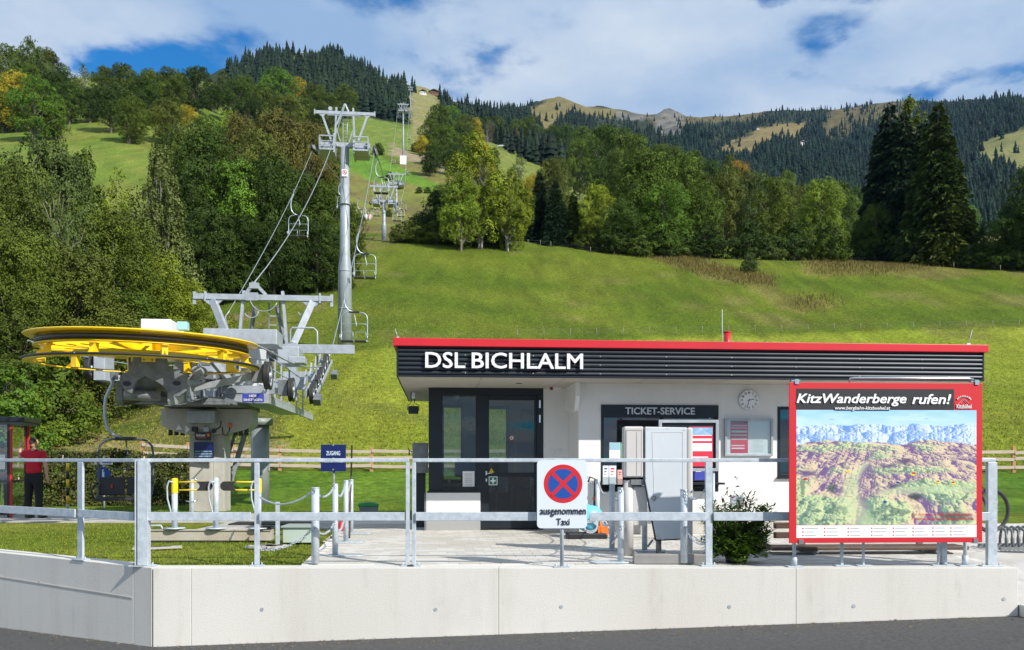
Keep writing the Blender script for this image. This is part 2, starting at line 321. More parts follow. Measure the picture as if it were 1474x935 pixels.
# ------------------------------------------------------------------ terrain: heights measured as elevation above the horizon at known distances
YS = [9.86, 14, 20, 24, 28, 32, 36, 45, 61, 80, 100, 135, 180, 215, 250, 323, 420, 500, 700, 1000, 1200, 1500, 1900, 2300, 2900, 4000]
TAB = {  # px: elevation in photo pixels above the horizon from Y=36 on
 -500: [-5, 55, 130, 190, 245, 330, 420, 450, 470, 500, 520, 510, 490, 470, 450, 430, 400, 380, 350, 300],
 0:   [10, 62, 125, 185, 240, 330, 438, 462, 484, 530, 545, 520, 500, 480, 460, 440, 420, 400, 370, 300],
 100: [-5, 50, 110, 170, 225, 320, 436, 464, 492, 545, 553, 530, 510, 490, 480, 460, 430, 400, 370, 300],
 200: [-8, 42, 112, 172, 225, 312, 425, 458, 490, 540, 552, 535, 520, 500, 490, 470, 440, 410, 370, 300],
 270: [-12, 48, 125, 192, 248, 318, 405, 440, 475, 520, 540, 545, 548, 540, 530, 500, 450, 410, 370, 300],
 340: [-16, 55, 138, 205, 254, 318, 385, 415, 440, 480, 505, 520, 545, 560, 560, 540, 480, 430, 370, 300],
 400: [-18, 62, 148, 212, 256, 318, 372, 395, 420, 458, 480, 495, 530, 577, 582, 560, 500, 440, 380, 300],
 440: [-19, 66, 152, 213, 256, 316, 366, 385, 408, 448, 472, 487, 525, 583, 591, 575, 510, 450, 380, 300],
 500: [-20, 70, 156, 213, 256, 312, 350, 368, 394, 440, 468, 482, 510, 560, 574, 560, 500, 450, 380, 300],
 545: [-20, 70, 154, 212, 255, 318, 338, 355, 380, 432, 462, 478, 500, 535, 545, 530, 490, 450, 380, 300],
 600: [-20, 66, 145, 205, 250, 318, 335, 350, 375, 428, 452, 470, 494, 522, 530, 520, 485, 450, 380, 300],
 700: [-20, 58, 125, 188, 238, 311, 345, 360, 376, 405, 428, 442, 465, 486, 496, 502, 498, 480, 420, 340],
 800: [-20, 54, 115, 175, 228, 303, 335, 348, 362, 385, 405, 416, 432, 452, 468, 486, 512, 530, 470, 380],
 900: [-20, 50, 106, 165, 220, 295, 312, 325, 345, 372, 400, 412, 418, 428, 440, 460, 482, 496, 470, 380],
 960: [-20, 49, 103, 160, 218, 291, 303, 312, 325, 350, 380, 392, 402, 420, 440, 462, 480, 501, 470, 380],
 1030: [-20, 48, 100, 156, 216, 289, 295, 300, 308, 325, 345, 360, 385, 415, 436, 455, 474, 490, 470, 380],
 1100: [-20, 47, 97, 152, 214, 288, 288, 288, 290, 305, 318, 330, 370, 410, 432, 455, 480, 502, 480, 390],
 1200: [-20, 46, 93, 148, 212, 284, 282, 282, 284, 292, 302, 312, 350, 400, 430, 460, 484, 504, 485, 390],
 1290: [-20, 45, 90, 145, 210, 281, 277, 278, 282, 290, 298, 306, 345, 400, 430, 465, 495, 517, 490, 400],
 1380: [-20, 45, 90, 144, 210, 277, 276, 280, 290, 306, 314, 322, 355, 405, 440, 480, 515, 512, 480, 400],
 1474: [-20, 45, 90, 144, 210, 274, 277, 285, 296, 310, 322, 332, 370, 430, 475, 524, 520, 505, 480, 400],
 2000: [-20, 45, 90, 144, 210, 272, 280, 290, 300, 315, 330, 345, 380, 440, 490, 540, 530, 510, 480, 400],
 2600: [-20, 45, 90, 144, 210, 272, 280, 290, 300, 315, 330, 345, 380, 440, 490, 540, 530, 510, 480, 400]}
TPX = np.array(sorted(TAB)); YSa = np.array(YS)
near_l = [-0.03, -0.03, -0.03, -0.12, -0.27, 0.02]; near_r = [-0.03, -0.03, -0.03, -0.03, 0.0, 0.15]
ZT = np.zeros((len(TPX), len(YS)))
for i, p in enumerate(TPX):
    k = min(1, max(0, (p-550)/150)); nb = [a*(1-k)+b*k for a, b in zip(near_l, near_r)]
    ZT[i] = nb+[EYE+e*y/F for e, y in zip(TAB[p], YS[6:])]
GP = np.arange(-500, 2601, 8.0); GL = np.linspace(math.log(9.86), math.log(4000), 420)
_tmp = np.array([np.interp(np.exp(GL), YSa, ZT[i]) for i in range(len(TPX))])
GZ = np.array([np.interp(GP, TPX, _tmp[:, j]) for j in range(len(GL))]).T      # [px, Y]
def sm(A, n, ax):
    for _ in range(n):
        P = np.pad(A, [(1, 1) if a == ax else (0, 0) for a in (0, 1)], 'edge')
        A = (P[:-2]+2*P[1:-1]+P[2:])/4 if ax == 0 else (P[:, :-2]+2*P[:, 1:-1]+P[:, 2:])/4
    return A
near = GZ.copy(); GZ = sm(sm(GZ, 22, 0), 9, 1)
kk = np.clip((np.exp(GL)-18)/8, 0, 1)[None, :]; GZ = near*(1-kk)+GZ*kk
def vnoise(x, y, seed=0, octs=5, rough=0.5):
    x = np.asarray(x, float); y = np.asarray(y, float); tot = np.zeros(np.broadcast(x, y).shape); amp = 1.0; s = 0
    for o in range(octs):
        xi = np.floor(x).astype(np.int64); yi = np.floor(y).astype(np.int64); fx = x-xi; fy = y-yi
        fx = fx*fx*(3-2*fx); fy = fy*fy*(3-2*fy)
        def h(a, b):
            n = (a*374761393+b*668265263+(seed+o)*974634777) & 0x7fffffff
            n = ((n ^ (n >> 13))*1274126177) & 0x7fffffff
            return ((n ^ (n >> 16)) & 0xffff)/65535.0
        v = (h(xi, yi)*(1-fx)+h(xi+1, yi)*fx)*(1-fy)+(h(xi, yi+1)*(1-fx)+h(xi+1, yi+1)*fx)*fy
        tot += v*amp; s += amp; amp *= rough; x = x*2.03+17.1; y = y*2.03+5.7
    return tot/s
PX2, LL2 = np.meshgrid(GP, GL, indexing='ij'); YY2 = np.exp(LL2); XX2 = (PX2-CX)/F*YY2
relief = np.clip((YY2-60)/400, 0, 1)*(vnoise(XX2/60, YY2/90, 3, 5)-0.5)*np.clip(YY2*0.022, 0, 34)
micro = np.clip((YY2-30)/20, 0, 1)*(vnoise(XX2/4, YY2/4, 9, 4)-0.5)*0.38
GZ = GZ+relief+micro
rock = np.clip(1-np.hypot((PX2-962)/24, 0), 0, 1)*np.exp(-((YY2-2250)/160)**2); GZ = GZ+rock*(0.4+vnoise(XX2/14, YY2/30, 5, 4))*17
GZ = np.where((XX2 > 5.55) & (YY2 < 13.2), np.minimum(GZ, -0.95), GZ)
GZ = np.where(((XX2+3.97)*-0.5195+(YY2-9.6)*-0.8545 > -0.12) & (YY2 < 25), np.minimum(GZ, -1.35), GZ)
def zt(px, Y):
    px = np.asarray(px, float); Y = np.asarray(Y, float)
    a = np.clip((px-GP[0])/8.0, 0, len(GP)-1.001); b = np.clip((np.log(Y)-GL[0])/(GL[1]-GL[0]), 0, len(GL)-1.001)
    i = a.astype(int); j = b.astype(int); u = a-i; v = b-j
    return (GZ[i, j]*(1-u)+GZ[i+1, j]*u)*(1-v)+(GZ[i, j+1]*(1-u)+GZ[i+1, j+1]*u)*v
def zxy(x, y): return zt(CX+np.asarray(x)/np.asarray(y)*F, y)
def hitY(px, py, ylo=37, yhi=420):                      # nearest distance at which the ground shows at photo height py
    Ys = np.linspace(ylo, yhi, 1500); p_ = HY-(zt(np.full(Ys.shape, float(px)), Ys)-EYE)*F/Ys; i = np.nonzero(p_ <= py)[0]; return float(Ys[i[0]]) if len(i) else float(Ys[int(np.argmin(p_))])
def edgeY(px): return hitY(px, float(np.interp(px, [600, 770, 850, 930, 1100, 1300, 1400, 1474, 1560], [345, 351, 362, 370, 374, 379, 386, 390, 394])), 90, 170)
def inpoly(px, py, poly):
    px = np.asarray(px, float); py = np.asarray(py, float); r = np.zeros(np.broadcast(px, py).shape, bool); n = len(poly)
    for k in range(n):
        x0, y0 = poly[k]; x1, y1 = poly[(k+1) % n]
        if y0 == y1: continue
        c = ((y0 > py) != (y1 > py)) & (px < (x1-x0)*(py-y0)/(y1-y0)+x0); r ^= c
    return r
PYs = HY-(GZ-EYE)*F/YY2
jx = PX2+(vnoise(PX2/20, YY2/12, 31, 3)-0.5)*16; jy = PYs+(vnoise(PX2/18, PYs/18, 33, 3)-0.5)*10

# ground cover colours (albedo) painted where each kind of cover grows
C = np.zeros(PX2.shape+(3,)); nA = vnoise(XX2/9, YY2/9, 41, 5)[..., None]; nB = vnoise(XX2/2.2, YY2/2.8, 43, 4)[..., None]
def lay(mask, a, b, n=None):
    global C
    n = nA if n is None else n; t = np.clip((n-0.32)/0.36, 0, 1)
    colr = np.array(a)*(1-t)+np.array(b)*t; mk = np.asarray(mask, float)[..., None]; C = C*(1-mk)+colr*mk
lay(np.ones(PX2.shape), (0.080, 0.126, 0.008), (0.122, 0.155, 0.014))                       # pasture
lay((YY2 < 20), (0.15, 0.21, 0.018), (0.24, 0.26, 0.045), nB)                               # lawn by the wall
lay((YY2 >= 20) & (YY2 < 37), (0.085, 0.18, 0.014), (0.13, 0.22, 0.02), nB)                 # damp lawn up to the fence
mown = np.clip((jx-395)/25, 0, 1)*(YY2 >= 36)*np.clip((jy-(500-(np.clip(PX2, 500, 1474)-500)*0.034))/5, 0, 1)
lay((PX2 <= 430) & (YY2 >= 36) & (YY2 < 62), (0.085, 0.125, 0.02), (0.17, 0.16, 0.045), nB)
lay(mown, (0.175, 0.225, 0.016), (0.245, 0.275, 0.030))
trk = np.exp(-((jy-(520+0.9*np.clip(jx-430, 0, 60)+0.25*np.clip(jx-490, 0, 200)))/7)**2)*(PX2 > 425)*(PX2 < 640)*(YY2 < 70)*(YY2 > 36)
lay(trk*0.55, (0.10, 0.13, 0.03), (0.12, 0.14, 0.035))
lay(np.clip((vnoise(XX2/5, YY2/5, 51, 4)-0.56)*6, 0, .8)*(YY2 < 130)*(YY2 > 38)*(PX2 < 420), (0.26, 0.20, 0.10), (0.32, 0.26, 0.13))
lay(np.clip((vnoise(XX2/7, YY2/10, 53, 4)-0.62)*6, 0, .5)*(YY2 > 60)*(YY2 < 330), (0.16, 0.15, 0.04), (0.20, 0.17, 0.06))
brown = inpoly(jx, jy, [(915, 364), (985, 366), (1040, 383), (1105, 396), (1125, 420), (1215, 440), (1140, 452), (1070, 412), (1000, 396), (950, 378)]) | inpoly(jx, jy, [(1150, 380), (1230, 368), (1330, 374), (1430, 395), (1330, 402), (1250, 396), (1160, 398)])
lay(brown*0.55*(YY2 < 160), (0.15, 0.115, 0.035), (0.19, 0.15, 0.05), nB)
hillm = (YY2 >= 150)
lay(hillm*(PX2 > 495)*(PX2 < 660)*(YY2 < 330), (0.155, 0.135, 0.045), (0.17, 0.19, 0.04))
lay(inpoly(jx, jy, [(500, 200), (600, 250), (690, 298), (640, 290), (590, 262), (540, 262), (500, 240)])*hillm, (0.09, 0.19, 0.018), (0.12, 0.22, 0.02))
lay(inpoly(jx, jy, [(500, 150), (660, 215), (690, 262), (500, 205)])*hillm, (0.11, 0.18, 0.025), (0.16, 0.20, 0.035))
lay(inpoly(jx, jy, [(560, 205), (640, 235), (640, 246), (565, 222)])*hillm, (0.30, 0.24, 0.16), (0.22, 0.19, 0.10), nB)
lay((PX2 < 340)*hillm*(YY2 < 420), (0.11, 0.175, 0.022), (0.17, 0.20, 0.035))
lay(inpoly(jx, jy, [(700, 195), (760, 195), (850, 250), (900, 300), (720, 260)])*hillm, (0.14, 0.18, 0.03), (0.18, 0.20, 0.045))
far = (YY2 > 640)
lay(far, (0.020, 0.032, 0.014), (0.035, 0.045, 0.02))
BALD = [[(410, 60), (470, 62), (470, 88), (452, 84), (440, 100), (424, 108), (416, 90)], [(495, 78), (512, 76), (506, 104), (496, 100)], [(540, 105), (575, 118), (560, 125), (542, 122)],
        [(340, 98), (362, 94), (362, 108), (338, 108)], [(758, 158), (800, 135), (838, 148), (905, 160), (880, 170), (824, 160), (806, 175), (792, 205), (775, 180)],
        [(640, 140), (700, 165), (690, 178), (650, 160)]]
GOLD = [[(1037, 212), (1092, 186), (1137, 176), (1165, 178), (1147, 196), (1173, 204), (1130, 200), (1098, 208), (1075, 224), (1038, 226)],
       ]
HEATH = [[(1196, 160), (1274, 146), (1320, 148), (1325, 160), (1274, 176), (1226, 192), (1190, 204), (1185, 184)], [(885, 160), (960, 165), (1100, 160), (1100, 172), (960, 182)], [(1385, 176), (1412, 170), (1416, 186), (1392, 192)]]
GREENM = [[(1395, 225), (1415, 203), (1474, 184), (1560, 180), (1560, 250), (1474, 256), (1440, 240), (1403, 230)], [(1397, 346), (1412, 338), (1450, 334), (1450, 352), (1397, 352)]]
ROCKM = [[(940, 150), (985, 150), (985, 190), (970, 205), (944, 192)], [(885, 160), (930, 160), (930, 176), (885, 172)]]
SLOPE = [(588, 124), (634, 124), (640, 180), (612, 232), (590, 205)]
lay(inpoly(jx, jy, SLOPE)*(YY2 > 400), (0.24, 0.21, 0.10), (0.19, 0.20, 0.06))
for p in BALD: lay(far*inpoly(jx, jy, p), (0.13, 0.125, 0.045), (0.19, 0.15, 0.06))
for p in GOLD: lay(far*inpoly(jx, jy, p), (0.23, 0.175, 0.075), (0.17, 0.14, 0.055))
for p in HEATH: lay(far*inpoly(jx, jy, p), (0.075, 0.07, 0.028), (0.14, 0.115, 0.05))
for p in GREENM: lay(inpoly(jx, jy, p)*(YY2 > 200), (0.18, 0.19, 0.06), (0.23, 0.22, 0.08))
for p in ROCKM: lay(far*inpoly(jx, jy, p)*0.8, (0.09, 0.088, 0.08), (0.22, 0.21, 0.19), nB)
C = C*(0.82+0.36*nB)*0.92

def ground_mat():
    m = bpy.data.materials.new('hillside ground'); m.use_nodes = True; nt = m.node_tree; b = nt.nodes['Principled BSDF']
    b.inputs['Roughness'].default_value = 0.95; b.inputs['Specular IOR Level'].default_value = 0.15
    a = N(nt, 'ShaderNodeAttribute', attribute_name='gcol'); tc = N(nt, 'ShaderNodeTexCoord')
    n = N(nt, 'ShaderNodeTexNoise'); n.inputs['Scale'].default_value = 2.6; n.inputs['Detail'].default_value = 12; n.inputs['Roughness'].default_value = 0.78
    nt.links.new(tc.outputs['Object'], n.inputs['Vector'])
    r = N(nt, 'ShaderNodeMapRange'); r.inputs['From Min'].default_value = 0.25; r.inputs['From Max'].default_value = 0.75; r.inputs['To Min'].default_value = 0.12; r.inputs['To Max'].default_value = 1.88
    nt.links.new(n.outputs['Fac'], r.inputs['Value'])
    mp = N(nt, 'ShaderNodeMapping'); mp.inputs['Rotation'].default_value = (0, 0, R(28)); mp.inputs['Scale'].default_value = (0.30, 0.045, 0.1); nt.links.new(tc.outputs['Object'], mp.inputs[0])
    n3 = N(nt, 'ShaderNodeTexNoise'); n3.inputs['Scale'].default_value = 1.6; n3.inputs['Detail'].default_value = 4; nt.links.new(mp.outputs[0], n3.inputs['Vector'])
    r3 = N(nt, 'ShaderNodeMapRange'); r3.inputs['From Min'].default_value = 0.3; r3.inputs['From Max'].default_value = 0.7; r3.inputs['To Min'].default_value = 0.80; r3.inputs['To Max'].default_value = 1.20
    nt.links.new(n3.outputs['Fac'], r3.inputs['Value'])
    mu = N(nt, 'ShaderNodeMath', operation='MULTIPLY'); nt.links.new(r.outputs[0], mu.inputs[0]); nt.links.new(r3.outputs[0], mu.inputs[1])
    v = N(nt, 'ShaderNodeVectorMath', operation='SCALE'); nt.links.new(a.outputs['Color'], v.inputs[0]); nt.links.new(mu.outputs[0], v.inputs['Scale'])
    nt.links.new(v.outputs[0], b.inputs['Base Color'])
    bp = N(nt, 'ShaderNodeBump'); bp.inputs['Strength'].default_value = 0.75; bp.inputs['Distance'].default_value = 0.22; nt.links.new(n.outputs['Fac'], bp.inputs['Height']); nt.links.new(bp.outputs[0], b.inputs['Normal'])
    return m
GROUND = ground_mat()
def grid_obj(name, gx, gy, gz, colr, m):
    a, b = gx.shape; V = np.stack([gx, gy, gz], -1).reshape(-1, 3)
    i = np.arange(a-1)[:, None]*b+np.arange(b-1)[None, :]; Fq = np.stack([i, i+b, i+b+1, i+1], -1).reshape(-1, 4)
    c4 = np.concatenate([colr, np.ones(colr.shape[:2]+(1,))], -1).reshape(-1, 4)
    me = fastmesh(name, V, Fq, {'gcol': ('FLOAT_COLOR', 'POINT', c4)}); me.polygons.foreach_set('use_smooth', [True]*len(me.polygons)); me.materials.append(m)
    return link(bpy.data.objects.new(name, me))
hill = tag(grid_obj('hillside', XX2, YY2, GZ, C, GROUND), 'grassy alpine hillside rising behind the lift station and ticket building', kind='structure')
# road: one large sheet, wall foot slopes gently up to the right
mb = MB(); gx = np.linspace(-60, 60, 61)
def zroad(x): return -0.73+0.036*max(-14, min(14, x))
vs = []; fs = []
for i, x in enumerate(gx):
    for y in (-60, 0, 9.3, 11.5, 14.0): vs.append((x, y, zroad(x)-(0.0 if y < 12 else 0.02)))
for i in range(60):
    for j in range(4): fs.append((i*5+j, (i+1)*5+j, (i+1)*5+j+1, i*5+j+1))
tag(mb.add(vs, fs).build('road', ASPH), 'dark asphalt road in front of the retaining wall', kind='structure')

# ------------------------------------------------------------------ retaining wall
def wall_tops():
    t = empty('retaining_wall', (0, 0, 0), 0, 'low pale grey concrete retaining wall along the road under the railing', 'wall')
    C0 = Vector((-3.97, 9.6, 0)); E = gnd(1455, 815); L = Vector((-3.97-2.63*4.5, 9.6+1.6*4.5, 0)); th = 0.25
    zb = lambda x: zroad(x)-0.25
    cuts = [C0.x, gnd(282, 815).x, gnd(718, 815).x, gnd(1140, 815).x, E.x]
    for i in range(len(cuts)-1):
        x0, x1 = cuts[i]+0.0015, cuts[i+1]-0.0015
        p = MB(); p.add([(x0, 9.6, zb(x0)), (x1, 9.6, zb(x1)), (x1, 9.6, 0), (x0, 9.6, 0), (x0, 9.6+th, zb(x0)), (x1, 9.6+th, zb(x1)), (x1, 9.6+th, 0), (x0, 9.6+th, 0)],
              [(0, 1, 2, 3), (5, 4, 7, 6), (3, 2, 6, 7), (0, 3, 7, 4), (1, 5, 6, 2), (0, 4, 5, 1)])
        p.build('wall_panel', CONC, t, bevel=0.005)
    d = (L-C0).normalized(); n = Vector((d.y, -d.x, 0)); n = -n if n.y > 0 else n          # outward
    segs = [0.0, 0.34, 3.2, 6.5, (L-C0).length]
    for i in range(4):
        a = C0+d*(segs[i]+0.004 if i else 0.02); b = C0+d*(segs[i+1]-0.004)
        ia, ib = a-n*th, b-n*th
        if i == 0: ia = Vector((C0.x+0.0, 9.6+th, 0))
        p = MB(); p.add([(a.x, a.y, zb(a.x)), (b.x, b.y, zb(b.x)), (b.x, b.y, 0), (a.x, a.y, 0), (ia.x, ia.y, zb(a.x)), (ib.x, ib.y, zb(b.x)), (ib.x, ib.y, 0), (ia.x, ia.y, 0)],
              [(0, 1, 2, 3), (5, 4, 7, 6), (3, 2, 6, 7), (0, 3, 7, 4), (1, 5, 6, 2), (0, 4, 5, 1)])
        p.build('wall_panel', CONC, t, bevel=0.005)
    for px, py in ((377, 877), (627, 877), (808, 873), (1050, 873), (1229, 872), (1445, 862)):
        c = pt(px, py, 9.597); MB().cyl((c.x, c.y, c.z), (c.x, c.y-0.002, c.z), 0.020, n=14).build('tie_hole_plug', GALVL, t)
    for s_, z in ((2.2, -0.32), (4.3, -0.28), (5.6, -0.26)):
        c = C0+d*s_+n*0.002; MB().cyl((c.x, c.y, z), (c.x+n.x*0.003, c.y+n.y*0.003, z), 0.020, n=14).build('tie_hole_plug', GALVL, t)
    p = MB(); a = C0+d*0.36; b = C0+d*9; p.bar((a.x+n.x*.001, a.y+n.y*.001, -0.36), (b.x+n.x*.001, b.y+n.y*.001, -0.22), 0.012, 0.012); p.build('formwork_joint', CONCD, t)
    return C0, d, n
C0, WD, WN = wall_tops()
# kerbed pavement past the wall end
E = gnd(1455, 815)
p = MB(); p.bx(E.x+0.01, E.x+8, 9.45, 9.6, -1.2, -0.40); tag(p.build('kerb', CONC, None, 0.01), 'pale kerb stone line beyond the end of the retaining wall', kind='structure')
p = MB(); p.add([(E.x+0.005, 9.6, -0.41), (E.x+8, 9.6, -0.40), (E.x+8, 13.4, -0.005), (E.x+0.005, 11.2, -0.005), (E.x+8, 13.4, -.9), (E.x+.005, 9.6, -.9), (E.x+8, 9.6, -.9)], [(0, 1, 2, 3), (0, 5, 6, 1), (1, 6, 4, 2)])
tag(p.build('side_ramp', SLABM), kind='structure')

# ------------------------------------------------------------------ paved forecourt with single concrete pavers
BO = Vector((-1.69, 12.7, 0)); BR = R(5.0); bc, bs = math.cos(BR), math.sin(BR)
def b2w(lx, ly, z=0): return Vector((BO.x+lx*bc-ly*bs, BO.y+lx*bs+ly*bc, z))
PV = [(-2.40, 9.86), (E.x, 9.86), (E.x+.01, 11.2), (E.x+4.5, 12.6), (E.x+4.5, 16.2), (7.4, 16.4), (-3.15, 17.4), (-2.98, 14.6), (-2.71, 12.6)]
p = MB(); p.prism(PV, -0.02, -0.004, axis='z'); fore = tag(p.build('forecourt', JOINT), 'pale concrete block paving in front of the ticket building', kind='structure')
pav = []
rw, cw = 0.165, 0.24
for r_ in range(0, 44):
    for c_ in range(-8, 52):
        lx = c_*cw+(cw/2 if r_ % 2 else 0)-0.6; ly = -3.6+r_*rw; P_ = b2w(lx, ly)
        if P_.y < 9.92 or P_.y > 17.2: continue
        if not inpoly(np.array([P_.x]), np.array([P_.y]), [(a*0.985+0.03, b) for a, b in PV])[0]: continue
        if 0.3 < lx < 2.5 and ly > 1.93: continue
        if 2.75 < lx < 8.9 and ly > 0.62: continue
        pav.append((P_, lx, ly))
pav.sort(key=lambda t: t[0].y+0.15*abs(t[0].x+0.3))
protos = []
for k in range(6):
    q = MB(); j = 0.004; q.bx(-cw/2+j, cw/2-j, -rw/2+j, rw/2-j, -0.02, 0.001*(k % 3)); o = q.build('paver', PAVE if k % 3 else PAVE2, fore); protos.append(o.data); bpy.data.objects.remove(o)
bulk = MB()
for i, (P_, lx, ly) in enumerate(pav):
    if i < 300:
        o = bpy.data.objects.new('paver', protos[(i*7+i//5) % 6]); link(o, fore); o.location = (P_.x, P_.y, 0.001*((i*5) % 3)); o.rotation_euler = (0, 0, BR)
    else:
        bulk.M = Matrix.Translation((P_.x, P_.y, 0))@Matrix.Rotation(BR, 4, 'Z'); k = i % 7
        bulk.bx(-cw/2+0.004, cw/2-0.004, -rw/2+0.004, rw/2-0.004, -0.012, 0.001*(k % 3), mi=(1 if k in (2, 5) else 0))
bulk.M = None
o = bulk.build('farther_pavers', [PAVE, PAVE2], fore); o['kind'] = 'stuff'
# concrete boarding path on the far side of the lawn
p = MB(); p.add([(-20, 16.7, 0.0), (-4.9, 16.9, 0.0), (-3.2, 15.1, 0.0), (-3.14, 17.2, 0.0), (-3.3, 19.3, 0.0), (-20, 19.6, 0.0), (-20, 16.7, -.1), (-4.9, 16.9, -.1), (-3.2, 15.1, -.1)], [(0, 1, 2, 3, 4, 5), (0, 6, 7, 1), (1, 7, 8, 2)])
tag(p.build('boarding_path', SLABM), 'concrete boarding path behind the lawn', kind='structure')
p = MB(); p.bx(-5.45, -4.25, 12.9, 16.8, -0.06, -0.004); 
tag(p.build('gate_slab', SLABM), kind='structure')

# lawn blades
def blades(name, n, reg, hmin, hmax, wd, m, lab=None, zoff=0.0, lean=0.5, cmin=None):
    xs, ys = reg(n); n = len(xs); zs = zxy(xs, ys)+zoff; a = rng.uniform(0, 6.283, n); h = rng.uniform(hmin, hmax, n); l = rng.uniform(-lean, lean, (n, 2))*h[:, None]
    ca, sa = np.cos(a)*wd/2, np.sin(a)*wd/2
    V = np.stack([np.stack([xs-ca, ys-sa, zs], -1), np.stack([xs+ca, ys+sa, zs], -1), np.stack([xs+l[:, 0], ys+l[:, 1], zs+h], -1)], 1).reshape(-1, 3)
    me = fastmesh(name, V, np.arange(3*n).reshape(-1, 3), {'tone': ('FLOAT', 'POINT', np.repeat(rng.uniform(0, 1, n), 3))}); me.materials.append(m)
    o = link(bpy.data.objects.new(name, me)); return tag(o, lab, kind='stuff')
def leafmat(name, objcol=True, base=(0.08, 0.14, 0.03), c2=None, trans=0.16, hv=0.45, scale=0.35):
    m = bpy.data.materials.new(name); m.use_nodes = True; nt = m.node_tree; nt.nodes.clear()
    o = N(nt, 'ShaderNodeOutputMaterial'); d = N(nt, 'ShaderNodeBsdfPrincipled'); t = N(nt, 'ShaderNodeBsdfTranslucent'); x = N(nt, 'ShaderNodeMixShader'); x.inputs[0].default_value = trans
    d.inputs['Roughness'].default_value = 0.6; d.inputs['Specular IOR Level'].default_value = 0.12
    a = N(nt, 'ShaderNodeAttribute', attribute_name='tone')
    if objcol: oi = N(nt, 'ShaderNodeObjectInfo'); cs = oi.outputs['Color']
    else: rg = N(nt, 'ShaderNodeRGB'); rg.outputs[0].default_value = (*base, 1); cs = rg.outputs[0]
    mr = N(nt, 'ShaderNodeMapRange'); mr.inputs['To Min'].default_value = 1-hv; mr.inputs['To Max'].default_value = 1+hv*1.3; nt.links.new(a.outputs['Fac'], mr.inputs['Value'])
    v = N(nt, 'ShaderNodeVectorMath', operation='SCALE'); nt.links.new(cs, v.inputs[0]); nt.links.new(mr.outputs[0], v.inputs['Scale'])
    tc = N(nt, 'ShaderNodeTexCoord'); n = N(nt, 'ShaderNodeTexNoise'); n.inputs['Scale'].default_value = scale; n.inputs['Detail'].default_value = 3; nt.links.new(tc.outputs['Object'], n.inputs['Vector'])
    rp = N(nt, 'ShaderNodeMapRange'); rp.inputs['From Min'].default_value = 0.42; rp.inputs['From Max'].default_value = 0.72; nt.links.new(n.outputs['Fac'], rp.inputs['Value'])
    hm = N(nt, 'ShaderNodeMix', data_type='RGBA', blend_type='MULTIPLY'); nt.links.new(rp.outputs[0], hm.inputs[0]); nt.links.new(v.outputs[0], hm.inputs[6]); hm.inputs[7].default_value = (*(c2 or (1.45, 1.30, 0.85)), 1)
    nt.links.new(hm.outputs[2], d.inputs['Base Color']); nt.links.new(hm.outputs[2], t.inputs[0]); nt.links.new(d.outputs[0], x.inputs[1]); nt.links.new(t.outputs[0], x.inputs[2]); nt.links.new(x.outputs[0], o.inputs[0])
    return m
LEAF = leafmat('leaves'); NEEDLE = leafmat('needles', c2=(1.5, 1.15, 0.6), trans=0.1, hv=0.4, scale=0.6)
GRASSM = leafmat('lawn blades', False, (0.18, 0.24, 0.03), (1.3, 1.05, 1.0), 0.3, 0.5, 1.5)
WEEDM = leafmat('dry weeds', False, (0.15, 0.125, 0.040), (1.2, 1.1, 0.9), 0.2, 0.5, 0.5)
ROUGHM = leafmat('rough grass', False, (0.20, 0.24, 0.035), (1.5, 1.15, 1.2), 0.25, 0.5, 0.15)
def reg_lawn(n):
    y = np.exp(rng.uniform(math.log(9.9), math.log(36), n)); px = rng.uniform(-60, 760, n); x = (px-CX)/F*y
    ok = ~((y > 16.6) & (y < 19.7) & (x < -3)) & ~((x > -2.45-0.08*(y-9.86)) & (y < 17.6)) & ~((x > -5.5) & (x < -4.2) & (y > 12.85) & (y < 16.9)) & ~((x > -1.6) & (y < 18.5)) & ((x < -3.2) | (y > 17.6) | (y < 15.2))
    if True: ok &= (x-C0.x)*WN.x+(y-C0.y)*WN.y < -0.28
    return x[ok], y[ok]
blades('lawn_grass', 90000, reg_lawn, 0.010, 0.032, 0.012, GRASSM, 'short green lawn between the wall and the lift station')
def reg_mead(n):
    y = np.exp(rng.uniform(math.log(37), math.log(140), n)); px = rng.uniform(-20, 1520, n); x = (px-CX)/F*y; return x, y
blades('meadow_grass', 130000, reg_mead, 0.04, 0.13, 0.055, ROUGHM, 'grass of the steep meadow', lean=0.9)
def reg_weed(n):
    y = rng.uniform(80, 158, n); px = rng.uniform(900, 1474, n); z = zt(px, y); py = HY-(z-EYE)*F/y
    k = inpoly(px+rng.normal(0, 8, n), py+rng.normal(0, 3, n), [(915, 363), (985, 366), (1040, 384), (1105, 397), (1118, 410), (1070, 407), (1000, 391), (950, 374)]) | ((rng.uniform(size=n) < .55) & inpoly(px+rng.normal(0, 14, n), py+rng.normal(0, 4, n), [(1160, 378), (1230, 370), (1320, 376), (1340, 386), (1250, 394), (1170, 390)])) | ((rng.uniform(size=n) < .35) & inpoly(px+rng.normal(0, 12, n), py+rng.normal(0, 4, n), [(1135, 428), (1175, 422), (1205, 438), (1160, 446)]))
    return ((px-CX)/F*y)[k], y[k]
blades('dry_weeds', 160000, reg_weed, 0.15, 0.65, 0.09, WEEDM, 'brown dry weeds along the upper edge of the meadow', lean=0.35)

